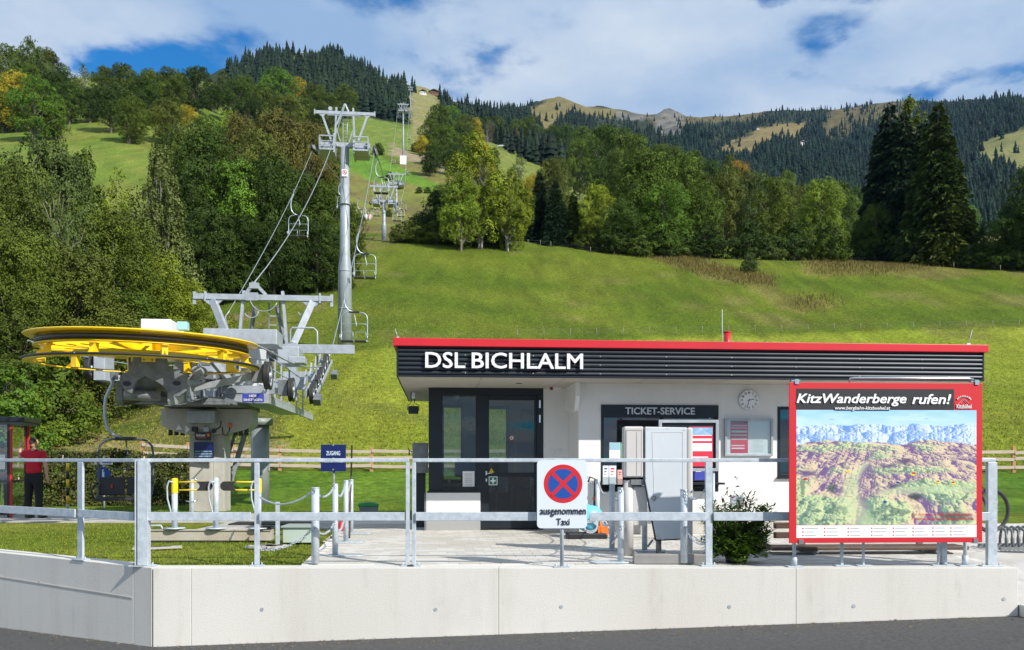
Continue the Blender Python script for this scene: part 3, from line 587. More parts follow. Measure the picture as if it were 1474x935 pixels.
def reg_litter(n):
    x = rng.uniform(-9, 6, n); f = 9.6+np.where(x < -3.97, (-3.97-x)*.608, 0); return x, f-rng.exponential(.16, n)-.01
xs, ys = reg_litter(900); zs = np.array([zroad(a)+.004 for a in xs]); rl_ = np.random.default_rng(2)
V = leaves_at_flat = np.stack([np.stack([xs+rl_.uniform(-.02, .02, 900), ys+rl_.uniform(-.02, .02, 900), zs+rl_.uniform(0, .012, 900)], -1) for _ in range(3)], 1).reshape(-1, 3)
me = fastmesh('leaf_litter', V, np.arange(2700).reshape(-1, 3)); me.materials.append(mat('dry litter', (.16, .11, .05), .9, base2=(.30, .24, .12), vscale=3)); tag(link(bpy.data.objects.new('leaf_litter', me)), 'small dry leaves and grit along the wall foot', kind='stuff')

# ------------------------------------------------------------------ trees
BARK = mat('bark', (0.10, 0.085, 0.065), 0.9, base2=(0.20, 0.17, 0.14), vscale=6, stretch=(1, 1, 0.2), bump=0.5)
BARKP = mat('pale bark', (0.40, 0.37, 0.32), 0.85, base2=(0.16, 0.14, 0.12), vscale=5, stretch=(1, 1, 3))
def leaves_at(cen, nrm, size, r):
    n = len(cen); u = r.normal(size=(n, 3)); nrm = nrm+0.42*r.normal(size=(n, 3)); nrm /= np.linalg.norm(nrm, axis=1)[:, None]+1e-9
    u = np.cross(nrm, u); u /= np.linalg.norm(u, axis=1)[:, None]+1e-9; v = np.cross(nrm, u); s = size*r.uniform(0.6, 1.35, (n, 1))
    return np.stack([cen-u*s*.5, cen+v*s*.36-nrm*s*.1, cen+u*s*.5, cen-v*s*.36], 1).reshape(-1, 3)
def limb(mb, a, b, r0, r1, rr, k=4, n=6):
    a = Vector(a); b = Vector(b); pts = []
    for i in range(k+1):
        t = i/k; p = a.lerp(b, t); L = (b-a).length
        if 0 < i < k: p += Vector(rr.normal(size=3))*L*0.05
        p.z += math.sin(t*math.pi)*L*0.05; pts.append(p)
    mb.tube(pts, [r0+(r1-r0)*i/k for i in range(k+1)], n, caps=False)
def broadleaf(seed, prof, nblob, nleaf, size, trunk=0.16, bark=None, stems=1, droop=0.0, blob=0.21, base=0.12, asp=1.4):
    """unit tree: height 1, crown width 1 (x, y from -0.5 to 0.5); prof(t) gives the crown's half width at height t"""
    r = np.random.default_rng(seed); cs = []; rs = []
    tries = 0
    while len(cs) < nblob and tries < 6000:
        tries += 1
        t = r.uniform(base, 0.97); a = r.uniform(0, 2*math.pi); w_ = prof(t); q = math.sqrt(r.uniform(0.0, 1))*w_*0.86
        c = np.array([q*math.cos(a), q*math.sin(a), t]); rad = blob*r.uniform(0.5, 1.1)*(0.55+0.9*w_)
        if c[2]+rad*0.8 > 1: c[2] = 1-rad*0.8
        if all(np.linalg.norm((c-d)*[1, 1, 1.3]) > 0.45*(rad+e) for d, e in zip(cs, rs)): cs.append(c); rs.append(rad)
    cs = np.array(cs); rs = np.array(rs); pw = rs**2; pw /= pw.sum(); idx = r.choice(len(cs), nleaf, p=pw)
    d = r.normal(size=(nleaf, 3)); d /= np.linalg.norm(d, axis=1)[:, None]; d[:, 2] = np.where(d[:, 2] < -0.5, -d[:, 2], d[:, 2])
    ncl = max(60, nleaf//16); cd = r.normal(size=(ncl, 3)); cd /= np.linalg.norm(cd, axis=1)[:, None]; cd[:, 2] = np.where(cd[:, 2] < -0.45, -cd[:, 2], cd[:, 2]); cb = r.choice(len(cs), ncl, p=pw); ci = r.integers(0, ncl, nleaf); idx = cb[ci]
    d = cd[ci]+r.normal(size=(nleaf, 3))*0.14; d /= np.linalg.norm(d, axis=1)[:, None]
    rad = (0.72+0.42*r.uniform(size=ncl))[ci]*rs[idx]*np.clip(r.normal(1.0, 0.06, nleaf), 0.7, 1.25); rad *= 0.82+0.36*vnoise(d[:, 0]*3+idx*7.1, d[:, 1]*3+d[:, 2]*3, seed, 3)
    cen = cs[idx]+d*rad[:, None]*np.array([1, 1, 0.8])
    if droop: cen[:, 2] -= droop*np.hypot(cen[:, 0], cen[:, 1])*r.uniform(0, 1, nleaf)
    V = leaves_at(cen*np.array([1, 1, asp]), d, size, r)/np.array([1, 1, asp])          # typical tree is 1.5 times as high as wide
    lobe = r.uniform(0, 1, len(cs))[idx]; tone = 0.4*lobe+0.3*r.uniform(0, 1, ncl)[ci]+0.3*r.uniform(0, 1, nleaf)
    me = fastmesh('crown', V, np.arange(4*nleaf).reshape(-1, 4), {'tone': ('FLOAT', 'POINT', np.repeat(tone, 4))}); me.materials.append(LEAF)
    mb = MB(); o_ = np.argsort(cs[:, 2])
    for s_ in range(stems):
        off = Vector((r.uniform(-.1, .1), r.uniform(-.1, .1), 0)) if stems > 1 else Vector((0, 0, 0)); top = Vector((off.x*1.8, off.y*1.8, 0.82))
        tr = 0.022/math.sqrt(stems)*1.2
        mb.tube([off+Vector((0, 0, -0.06)), off+Vector((0, 0, .02)), off.lerp(top, .3)+Vector(r.normal(size=3))*.008, off.lerp(top, .6)+Vector(r.normal(size=3))*.012, top], [tr*1.5, tr*1.1, tr*.85, tr*.5, tr*.12], 8, caps=False)
        for i in range(len(cs)):
            if i % stems == s_ and r.uniform() < 0.8:
                t0 = max(trunk*0.7, cs[i][2]-r.uniform(.15, .3)); t0 = min(t0, .7); limb(mb, off.lerp(top, t0/0.82), cs[i], tr*.42*(1.1-t0), tr*.1, r)
    b_ = mb.build('trunk', bark or BARK); tm = b_.data; bpy.data.objects.remove(b_)
    return me, tm
def conifer(seed, levels, nb, tw, spread=1.0, drp=0.35, size=0.05, gap=0.0):
    r = np.random.default_rng(seed); Vs = []; tone = []; mb = MB(); mb.tube([(0, 0, -.04), (0, 0, .5), (0, 0, .99)], [.020, .012, .001], 7, caps=False)
    for l in range(levels):
        t = 0.05+0.94*(l/levels)**0.95; w_ = 0.5*(1-t)**0.70*(0.85+.3*r.uniform())+0.010
        for b in range(nb if t < .8 else max(4, nb-4)):
            a = 2*math.pi*(b/nb)+r.uniform(0, .6)+l*1.3; L = w_*r.uniform(.7, 1.18)
            if r.uniform() < gap: continue
            k = max(6, int(tw*L/0.5)+4); s_ = np.sqrt(r.uniform(0.02, 1, k)); up = r.uniform(.00, .06)
            side = r.normal(0, 1, k)*0.16*L*(0.3+0.7*np.sin(np.clip(s_, 0, 1)*math.pi*.9)+.1)
            x = s_*L; z = t+up*s_-drp*L*s_**1.6+0.12*L*s_**4-np.abs(side)*0.5-r.uniform(0, .04, k)*(1-t)
            ca, sa = math.cos(a), math.sin(a); c = np.stack([x*ca-side*sa, x*sa+side*ca, z], -1)
            n = len(c); dirv = np.stack([ca*np.ones(n)-sa*np.sign(side)*.7, sa*np.ones(n)+ca*np.sign(side)*.7, -0.4-.5*r.uniform(size=n)], -1)
            dirv /= np.linalg.norm(dirv, axis=1)[:, None]; wv = np.cross(dirv, r.normal(size=(n, 3))); wv /= np.linalg.norm(wv, axis=1)[:, None]
            sz = size*r.uniform(.6, 1.3, (n, 1))*(0.5+0.7*(1-t)); asp = np.array([1, 1, 0.5])
            Vs.append(np.stack([c-wv*sz*.3*asp, c+wv*sz*.3*asp, c+dirv*sz*asp], 1).reshape(-1, 3)); tone.append(np.repeat(np.full(n, 0.35*r.uniform())+.65*r.uniform(size=n)*(.5+.5*s_), 3))
            if l % 2 == 0: mb.tube([(0, 0, t), (L*.8*ca, L*.8*sa, t-drp*L*.6)], [.004*(1-t)+.001, .001], 4, caps=False)
    V = np.concatenate(Vs); me = fastmesh('crown', V, np.arange(len(V)).reshape(-1, 3), {'tone': ('FLOAT', 'POINT', np.concatenate(tone))}); me.materials.append(NEEDLE)
    b_ = mb.build('trunk', BARK); tm = b_.data; bpy.data.objects.remove(b_)
    return me, tm
P_round = lambda t: 0.5*max(0.05, math.sin(math.pi*min(1, max(0, (t-0.06)/0.94))**0.80))**0.62
P_tall = lambda t: 0.5*max(0.05, math.sin(math.pi*min(1, max(0, (t-0.05)/0.95))**0.70))**0.8
P_cone = lambda t: 0.5*max(0.04, (1-t))**0.75*min(1, t*6)
P_bush = lambda t: 0.5*max(0.1, 1-t**2.2)**0.6
KIND = {
 'fine': [broadleaf(15, P_round, 56, 56000, 0.0165, blob=.19), broadleaf(16, P_round, 44, 56000, 0.0165, blob=.22, stems=2)],
 'round': [broadleaf(11, P_round, 46, 34000, 0.0215), broadleaf(12, P_round, 60, 34000, 0.021, blob=.18), broadleaf(13, P_round, 36, 33000, 0.022, blob=.24), broadleaf(14, P_round, 52, 34000, 0.0215, stems=2)],
 'tall': [broadleaf(21, P_tall, 56, 34000, 0.027, asp=2.3, stems=2, bark=BARKP, blob=.20), broadleaf(22, P_tall, 46, 32000, 0.027, asp=2.3, stems=1, blob=.2), broadleaf(23, P_tall, 70, 32000, 0.025, asp=2.3, stems=3, bark=BARKP, blob=.16)],
 'birch': [broadleaf(31, P_cone, 60, 30000, 0.030, asp=2.3, bark=BARKP, droop=.25, blob=.20, base=.1), broadleaf(32, P_tall, 50, 26000, 0.030, asp=2.3, bark=BARKP, droop=.3, blob=.18)],
 'bush': [broadleaf(41, P_bush, 34, 14000, 0.034, asp=1.0, blob=.26, base=.02, stems=3), broadleaf(42, P_bush, 40, 14000, 0.034, asp=1.0, blob=.22, base=.02, stems=3)],
 'sparse': [broadleaf(51, P_round, 60, 9000, 0.020, blob=.16, bark=BARKP, stems=2), broadleaf(52, P_tall, 60, 9000, 0.020, blob=.16, bark=BARKP, stems=2)],
 'spruce': [conifer(61, 48, 16, 120, size=.056), conifer(62, 42, 15, 120, size=.06, drp=.45), conifer(63, 38, 14, 130, size=.064, drp=.55, gap=.08)],
 'larch': [conifer(71, 40, 11, 70, drp=.2, size=.045, gap=.15)],
}
COLS = {'dark green': (.030, .050, .010), 'deep green': (.037, .063, .011), 'mid green': (.058, .088, .013), 'fresh green': (.075, .135, .018), 'olive': (.068, .092, .014), 'dull olive': (.060, .082, .015),
        'grey green': (.062, .088, .026), 'yellow green': (.135, .165, .018), 'golden yellow': (.240, .200, .022), 'pale green': (.120, .145, .048), 'orange': (.190, .120, .020), 'russet brown': (.080, .075, .020),
        'blackish green': (.012, .026, .012), 'brownish green': (.072, .086, .018), 'light green': (.120, .165, .022), 'bare grey': (.10, .09, .07)}
WORD = {'round': 'round tree', 'tall': 'slender tree', 'birch': 'drooping birch', 'bush': 'shrub', 'sparse': 'thin tree', 'spruce': 'spruce', 'larch': 'feathery larch'}
TREES = []      # (kind, px, Y, top_py, width_px, colour, where)
def T(kind, px, Y, top, wpx, colr, where): TREES.append((kind, px, Y, top, wpx, colr, where))
W1 = 'behind the yellow wheel'
for a in [('round',62,52,200,105,'grey green'),('round',4,47,226,100,'dull olive'),('tall',120,58,214,80,'mid green'),('larch',168,53,238,95,'light green'),('birch',228,60,206,88,'pale green'),
          ('sparse',88,47,252,90,'grey green'),('round',150,52,300,110,'olive'),('round',18,42,330,100,'olive'),('round',105,45,352,110,'brownish green'),('round',195,55,352,95,'yellow green'),
          ('round',250,57,398,90,'yellow green'),('round',160,49,415,115,'mid green'),('tall',30,40,440,80,'dull olive'),('bush',75,40,490,100,'mid green'),('bush',12,36.5,520,90,'fresh green'),
          ('bush',120,47,520,80,'dark green'),('bush',150,52,500,90,'dark green'),('round',215,56,450,90,'olive'),('bush',45,38,560,70,'light green'),('round',-40,44,300,120,'dull olive'),('bush',200,57,505,80,'mid green'),
          ('bush',262,60,440,70,'yellow green'),('round',60,46,400,100,'dark green')]: T(a[0], a[1], a[2], a[3], a[4]*(1.75 if a[0] == 'round' else 1.35), a[5], W1)
W2 = 'above the portal frame'
for a in [('round',262,92,255,85,'dark green'),('round',300,96,190,95,'deep green'),('round',340,94,235,95,'fresh green'),('round',305,88,300,80,'dark green'),('round',380,95,225,90,'deep green'),('round',345,90,310,80,'dark green'),
          ('round',425,97,245,95,'deep green'),('round',400,90,318,80,'dark green'),('round',468,98,262,80,'mid green'),('round',455,92,320,75,'dark green'),('bush',300,88,368,60,'dark green'),('bush',360,89,365,60,'dark green'),
          ('bush',430,91,362,60,'deep green'),('bush',485,95,352,50,'mid green'),('round',275,100,178,90,'dull olive'),('round',235,85,300,60,'dark green'),('round',498,101,290,50,'dull olive'),('bush',262,86,360,50,'deep green')]: T(a[0], a[1], a[2], a[3], a[4]*(1.25 if a[0] == 'round' else 1.2), a[5], W2)
W3 = 'beside the first pylon top'
for a in [('round',345,125,165,90,'russet brown'),('round',400,122,158,100,'russet brown'),('round',445,118,176,85,'russet brown'),('round',375,118,190,90,'brownish green'),('tall',300,124,178,60,'olive'),('round',455,112,215,60,'olive'),('tall',330,130,160,50,'light green'),
          ('round',475,128,190,50,'mid green'),('round',250,118,190,80,'dark green'),('round',300,128,165,80,'deep green')]: T(*a, W3)
W4 = 'on the upper pasture skyline'
for a in [('round',12,238,65,70,'olive'),('tall',45,235,52,55,'grey green'),('round',70,232,72,60,'brownish green'),('round',25,222,105,70,'golden yellow'),('round',5,218,118,60,'dull olive'),('round',50,218,112,75,'fresh green'),('round',85,215,98,50,'dark green'),
          ('round',100,212,118,50,'deep green'),('round',75,210,140,50,'dull olive'),('sparse',118,330,90,36,'grey green'),('round',150,300,96,40,'olive'),('round',178,280,92,50,'dull olive'),('round',160,240,118,60,'dark green'),('round',190,228,140,55,'olive'),
          ('round',215,300,100,46,'olive'),('round',245,290,98,48,'dull olive'),('round',210,235,112,50,'deep green'),('round',285,270,96,55,'dark green'),('round',240,215,142,55,'brownish green'),('round',270,212,152,40,'golden yellow'),('round',262,300,104,36,'mid green'),
          ('round',340,250,118,55,'deep green'),('tall',322,300,100,26,'grey green'),('round',130,226,128,40,'dark green'),('round',306,255,120,34,'dark green'),('round',36,228,92,60,'mid green'),('round',-25,220,90,80,'deep green'),('bush',232,300,106,40,'mid green')]: T(*a, W4)
W5 = 'under the conifer summit'
for a in [('round',400,190,98,56,'fresh green'),('round',428,188,112,40,'golden yellow'),('round',380,186,126,60,'dull olive'),('round',455,180,122,44,'olive'),('round',498,182,122,40,'dull olive'),('round',415,170,138,60,'brownish green'),('round',470,170,134,46,'olive'),
          ('round',350,200,108,50,'mid green'),('round',360,178,140,60,'dark green'),('bush',545,170,205,18,'dark green'),('bush',438,168,140,46,'dull olive')]: T(*a, W5)
W6 = 'by the lift line meadow edge'
for a in [('tall',684,130,188,98,'yellow green'),('tall',664,127,246,60,'light green'),('tall',736,130,243,66,'yellow green'),('tall',692,132,190,44,'golden yellow'),('bush',632,136,275,70,'dark green'),('bush',610,140,305,60,'dull olive'),('bush',715,134,290,60,'deep green'),
          ('round',640,150,262,50,'dull olive'),('bush',575,132,322,30,'dull olive'),('bush',595,132,318,40,'olive'),('bush',660,133,330,50,'mid green'),('bush',628,132,318,50,'olive')]: T(*a, W6)
W7 = 'along the meadow top'
for a in [('spruce',777,134,246,48,'blackish green'),('spruce',800,131,258,46,'blackish green'),('spruce',826,130,272,42,'dark green'),('round',795,142,226,60,'brownish green'),('round',768,140,250,40,'golden yellow'),('round',862,128,266,64,'yellow green'),('spruce',755,136,268,30,'dark green'),
          ('round',930,132,216,110,'mid green'),('round',955,124,262,90,'fresh green'),('round',900,126,290,70,'deep green'),('round',985,135,222,90,'mid green'),('round',1010,128,262,70,'mid green'),('round',905,150,195,80,'dull olive'),('round',870,155,182,70,'deep green'),('round',835,150,200,50,'mid green'),
          ('round',1040,126,248,70,'brownish green'),('round',1062,135,228,60,'orange'),('round',1085,128,246,70,'grey green'),('round',1110,124,256,70,'olive'),('spruce',1140,138,236,22,'deep green'),('spruce',1155,137,238,24,'dark green'),('round',1180,124,256,70,'light green'),('round',1210,122,262,60,'mid green'),
          ('round',1150,122,268,60,'brownish green'),('round',1235,121,268,60,'deep green'),('round',1260,120,292,60,'mid green'),('bush',1140,119,318,60,'deep green'),('bush',1075,121,318,60,'dark green'),('bush',1020,122,325,60,'dark green'),('bush',960,123,318,60,'deep green'),('bush',885,124,318,50,'dark green'),
          ('bush',1195,118,318,60,'mid green'),('bush',1240,117,316,60,'deep green'),('bush',845,127,320,40,'olive'),('bush',925,124,330,50,'mid green'),('bush',1110,119,338,40,'grey green'),('tall',1050,150,222,50,'olive'),('round',1130,150,238,50,'olive'),('round',1195,150,246,40,'brownish green'),
          ('round',960,160,205,60,'dull olive'),('round',1020,150,232,50,'deep green'),('bush',1285,117,338,50,'mid green'),('bush',1320,117,336,50,'deep green')]: T(*a, W7)
W8 = 'in the tall spruce clump'
for a in [('spruce',1281,122,146,112,'blackish green'),('spruce',1302,119,158,104,'blackish green'),('birch',1314,124,134,96,'olive'),('spruce',1350,118,146,112,'dark green'),('spruce',1262,124,186,56,'blackish green'),('spruce',1328,121,170,104,'blackish green'),('bush',1356,115,332,46,'yellow green'),('round',1392,122,296,40,'fresh green'),
          ('spruce',1374,120,235,50,'dark green')]: T(*a, W8)
W9 = 'by the far hedge'
for a in [('round',1470,112,288,100,'deep green'),('round',1500,108,230,110,'dark green'),('bush',1400,112,350,50,'dark green'),('bush',1430,112,348,56,'deep green'),('bush',1458,111,346,50,'dark green'),('bush',1385,114,352,30,'mid green'),('tall',1452,118,310,36,'light green'),('bush',1490,110,340,60,'dark green'),
          ('bush',1080,106,362,26,'grey green')]: T(*a, W9)
W10 = 'on the middle hill'
for a in [('round',632,330,150,40,'mid green'),('round',650,325,152,34,'fresh green'),('round',668,330,165,34,'olive'),('round',622,300,172,42,'dull olive'),('round',640,290,182,50,'mid green'),('round',660,285,184,44,'deep green'),('round',608,290,195,24,'golden yellow'),('round',684,330,170,24,'golden yellow'),
          ('round',700,340,168,28,'deep green'),('sparse',702,330,174,24,'bare grey'),('round',716,345,168,26,'dull olive'),('round',740,330,188,22,'orange'),('round',760,360,168,34,'mid green'),('round',745,365,172,30,'olive'),('round',772,340,178,30,'grey green'),('round',655,260,205,40,'dark green'),('round',676,262,200,30,'dull olive'),
          ('round',620,255,210,36,'dark green'),('tall',712,250,212,18,'deep green'),('sparse',746,210,222,26,'grey green'),('round',798,300,180,34,'mid green'),('round',812,270,178,44,'deep green'),('round',840,260,182,46,'mid green'),('round',868,250,180,50,'dull olive'),('round',895,255,184,44,'mid green'),('round',918,240,196,40,'deep green'),
          ('round',810,205,228,26,'olive'),('round',845,195,224,36,'grey green'),('round',877,190,228,36,'mid green'),('round',824,200,232,30,'brownish green'),('round',945,230,208,40,'mid green'),('round',975,220,212,40,'deep green'),('round',1000,215,216,36,'mid green'),('round',760,330,196,20,'deep green'),
          ('bush',575,250,258,14,'dark green'),('bush',603,240,268,10,'dark green'),('bush',545,160,282,12,'dark green'),('bush',560,200,246,14,'mid green'),('bush',615,235,268,10,'dark green'),('bush',626,230,272,12,'dark green'),('bush',560,165,300,12,'dull olive'),('bush',598,330,205,14,'dark green')]: T(*a, W10)
W11 = 'on the middle ridge'
rr = np.random.default_rng(3)
for i in range(52):
    px = 634+i*6.6+rr.uniform(-2, 2); Y = rr.uniform(520, 900); base = HY-(float(zt(px, Y))-EYE)*F/Y
    T('spruce', px, Y, base-rr.uniform(19, 33)*(1.1 if px < 780 else 0.8), rr.uniform(8, 12), 'blackish green', W11)
ORD = ['first', 'second', 'third', 'fourth', 'fifth', 'sixth', 'seventh', 'eighth', 'ninth', 'tenth', 'eleventh', 'twelfth', 'thirteenth', 'fourteenth', 'fifteenth', 'sixteenth', 'seventeenth', 'eighteenth', 'nineteenth', 'twentieth']
def ordw(i): return ORD[i] if i < 20 else ['twenty', 'thirty', 'forty', 'fifty'][(i+1)//10-2]+(' '+ORD[(i+1) % 10-1] if (i+1) % 10 else 'th')
GRP = {}
for t in TREES: GRP.setdefault((t[0], t[5], t[6]), []).append(t)
NMK = {'round': 'broadleaf_tree', 'tall': 'slender_tree', 'birch': 'birch_tree', 'bush': 'shrub', 'sparse': 'thin_tree', 'spruce': 'spruce_tree', 'larch': 'larch_tree'}
tcount = 0
for key, L in GRP.items():
    L.sort(key=lambda t: t[1])
    for i, (kind, px, Y, top, wpx, colr, where) in enumerate(L):
        if where in (W7, W8, W9): Yf = edgeY(px); Y = max(Yf+.8, Yf+Y-float(np.interp(px, [750, 850, 930, 1050, 1150, 1300, 1474], [131, 124, 123, 121, 118, 115, 110])))
        if where in (W4, W5, W10): Y = hitY(px, top+wpx*{'round': 1.22, 'bush': 1.0, 'tall': 1.9, 'sparse': 1.4}[kind], 130, 900)
        if where == W9 and kind == 'bush' and px < 1100: Y = hitY(px, 392, 60, 160)
        z0 = float(zt(px, Y)); X = (px-CX)/F*Y; H = (EYE+(HY-top)*Y/F)-z0; W_ = wpx*Y/F
        asp = {'round': 1.75, 'bush': 1.5, 'tall': 2.6, 'birch': 3.0, 'sparse': 2.0, 'spruce': 3.6, 'larch': 4.2}[kind]
        if Y > 100 and H/W_ > asp:                   # ground lies lower there: move the tree up the slope to where its foot shows
            Yn = np.linspace(Y, Y*1.9, 160); zn = zt(np.full(160, float(px)), Yn); Hn = (EYE+(HY-top)*Yn/F)-zn; i_ = int(np.argmin(np.abs(Hn/(wpx*Yn/F)-asp))); Y = float(Yn[i_]); z0 = float(zn[i_]); X = (px-CX)/F*Y; H = float(Hn[i_]); W_ = wpx*Y/F; H = min(H, asp*1.25*W_)
        if H < 1.0: H = 1.0
        if len(L) == 1: lab = f'{colr} {WORD[kind]} {where}'
        else: lab = f'{ordw(i)} from the left of the {colr} {WORD[kind]}s {where}'.replace('bushs', 'bushes').replace('birchs', 'birches').replace('larchs', 'larches')
        protos_ = KIND['fine' if where == W1 and kind == 'round' else kind]; cm, tm = protos_[(tcount*5+i) % len(protos_)]; tcount += 1
        t = empty(NMK[kind], (X, Y, z0-0.1), rr.uniform(0, 6.28), lab, 'shrub' if kind == 'bush' else 'tree', 'trees '+where if kind != 'bush' else 'shrubs '+where)
        t.scale = (W_, W_*rr.uniform(.9, 1.1), H)
        c = bpy.data.objects.new('crown', cm); link(c, t); k = rr.uniform(.85, 1.15)*((1.2 if where in (W1, W2) else 1.38) if kind not in ('spruce', 'larch') else 1.25); b_ = COLS[colr]; c.color = (b_[0]*k, b_[1]*k*1.03, b_[2]*k*.9, 1)
        link(bpy.data.objects.new('trunk', tm), t)
print('trees', len(TREES))

# far conifer forests: thousands of small ragged cones joined into masses
def ragged(seed):
    r = np.random.default_rng(seed); V = []; Fc = []
    for k in range(5):
        z0 = 0.02+0.18*k; z1 = z0+0.30 if k < 4 else 1.0; rad = 0.5*(1-z0*0.92)**0.9; o = len(V); n = 7
        for j in range(n):
            a = 2*math.pi*j/n+k*.5+r.uniform(-.3, .3); q = rad*r.uniform(.62, 1.15); V.append((q*math.cos(a), q*math.sin(a), z0-r.uniform(0, .07)))
        V.append((r.uniform(-.02, .02), r.uniform(-.02, .02), z1))
        for j in range(n): Fc.append((o+j, o+(j+1) % n, o+n))
    return np.array(V), np.array(Fc)
RG = [ragged(s) for s in range(6)]
def D_mask(px, py):
    f = np.zeros(px.shape)
    m = inpoly(px, py, [(320, 60), (560, 60), (600, 125), (586, 140), (584, 178), (540, 168), (500, 160), (470, 150), (380, 130), (330, 125)]); f[m] = 1
    m = inpoly(px, py, [(628, 120), (700, 140), (800, 150), (830, 162), (900, 170), (1000, 168), (1040, 240), (900, 250), (780, 240), (700, 200), (640, 180)]); f[m] = 1
    m = inpoly(px, py, [(960, 160), (1600, 110), (1700, 420), (1380, 350), (1030, 300), (960, 240)]); f[m] = 1
    m = inpoly(px, py, [(560, 110), (600, 125), (600, 135), (566, 128)]); f[m] = 0.5
    m = inpoly(px, py, [(824, 160), (838, 148), (900, 160), (960, 170), (940, 200), (860, 180)]); f[m] = 0.55
    for p in BALD: f[inpoly(px, py, p)] *= 0.12
    for p in HEATH: f[inpoly(px, py, p)] *= 0.38
    for p in GOLD: f[inpoly(px, py, p)] *= 0.06
    for p in GREENM: f[inpoly(px, py, p)] *= 0.03
    for p in ROCKM: f[inpoly(px, py, p)] *= 0.25
    return f
pxs = np.arange(300, 1640, 3.6); ys_ = np.exp(np.linspace(math.log(480), math.log(2900), 900)); items = []
for px in pxs:
    z = zt(np.full(ys_.shape, px), ys_); e = (z-EYE)/ys_*F; best = -1e9; last = -1e9
    for y, ee, zz in zip(ys_, e, z):
        if ee > best: best = ee
        if ee >= best-3 and ee > last+2.6: last = ee; items.append((px+rr.uniform(-2.2, 2.2), y*rr.uniform(.997, 1.003), HY-ee))
items = np.array(items); f = D_mask(items[:, 0]+rr.normal(0, 1.5, len(items)), items[:, 2]+rr.normal(0, 1.5, len(items))); cl = vnoise(items[:, 0]/14, items[:, 2]/9, 77, 3)
keep = (rr.uniform(size=len(items)) < np.where(f < 0.6, f*(cl > .45)*1.6, f*(0.35+1.6*cl))); keep &= f > 0; items = items[keep]; print('far conifers', len(items))
X = (items[:, 0]-CX)/F*items[:, 1]; Yc = items[:, 1]; Zc = zt(items[:, 0], Yc)
def forest(name, sel, lab, base):
    Vs = []; Fs = []; o = 0; tn = []
    for i in np.nonzero(sel)[0]:
        V, Fc = RG[i % 6]; h = rr.uniform(9, 19)*(.62+.75*float(vnoise(items[i, 0]/11, items[i, 2]/7, 5, 3)))*rr.choice([.6, 1, 1, 1.15])*(0.8 if Yc[i] > 1900 else 1); w_ = h*rr.uniform(.34, .58); a = rr.uniform(0, 6.28); ca, sa = math.cos(a), math.sin(a)
        W = np.stack([(V[:, 0]*ca-V[:, 1]*sa)*w_+X[i], (V[:, 0]*sa+V[:, 1]*ca)*w_+Yc[i], V[:, 2]*h+Zc[i]-1.0], -1); Vs.append(W); Fs.append(Fc+o); o += len(V); tn.append(np.full(len(V), rr.uniform()))
    me = fastmesh(name, np.concatenate(Vs), np.concatenate(Fs), {'tone': ('FLOAT', 'POINT', np.concatenate(tn))}); me.materials.append(leafmat(name+' needles', False, base, (1.25, 1.1, .9), 0.05, 0.45, .01))
    tag(link(bpy.data.objects.new(name, me)), lab, kind='stuff')
forest('conifer_forest', items[:, 0] < 620, 'dark conifer forest covering the steep summit behind the lift pylons', (.013, .026, .012))
forest('conifer_forest', (items[:, 0] >= 620) & (items[:, 0] < 960), 'conifer forest along the middle ridge below the bare summit', (.012, .024, .013))
forest('conifer_forest', items[:, 0] >= 960, 'blue green conifer forest on the far mountain side', (.010, .024, .016))

# ------------------------------------------------------------------ railings on the wall
RY = 9.76
def base_plate(t, x, y, w_=0.16, rz=0, z=0.0):
    p = MB(); M = Matrix.Translation((x, y, z))@Matrix.Rotation(rz, 4, 'Z'); p.M = M; p.bx(-w_/2, w_/2, -0.045, 0.045, 0.001, 0.014)
    o = p.build('base_plate', GALV, t, 0.002)
    q = MB(); q.M = M
    for s in (-1, 1): q.cyl((s*w_*0.36, 0, 0.015), (s*w_*0.36, 0, 0.045), 0.007, n=6); q.cyl((s*w_*0.36, 0, 0.015), (s*w_*0.36, 0, 0.024), 0.012, n=6)
    q.build('anchor_bolts', GALV, o)
def rail_post(t, x, y, wx, wy, z1=1.18, rz=0):
    p = MB(); p.M = Matrix.Translation((x, y, 0))@Matrix.Rotation(rz, 4, 'Z'); p.bx(-wx/2, wx/2, -wy/2, wy/2, 0.015, z1); p.build('post', GALV, t, 0.004); base_plate(t, x, y, max(0.15, wx*2.4), rz)
def X_(px, y=RY): return (px-CX)/F*y
def railing(label, x0, x1, posts, mids, cat='railing'):
    t = empty('wall_railing', ((x0+x1)/2, RY, 0), 0, label, cat, 'galvanised railings on the retaining wall'); ox = (x0+x1)/2
    t2 = t
    def sh(o): o.location = (-ox, -RY, 0); return o
    p = MB(); p.bx(x0, x1, RY-0.022, RY+0.022, 1.170, 1.212); sh(p.build('top_rail', GALV, t, 0.006))
    for a, b in mids:
        p = MB(); p.bx(a, b, RY-0.055, RY-0.033, 0.515, 0.610); sh(p.build('middle_rail', GALV, t, 0.004))
    n0 = len(t.children)
    for px, wx, wy in posts: rail_post(t, X_(px), RY, wx, wy, 1.168)
    for c in t.children: c.location = (-ox, -RY, 0)
    return t
railing('galvanised railing section over the lawn between corner post and double joint', X_(206), X_(589), [(370, .055, .03), (587, .042, .045)], [(X_(206)+.02, X_(363)), (X_(375), X_(583))])
railing('long galvanised railing section in front of the ticket building and behind the map board', X_(593.5), X_(1432), [(596, .042, .045), (1020, .075, .05), (1427, .105, .06)], [(X_(599), X_(772)), (X_(848), X_(1015)), (X_(1026), X_(1421))])
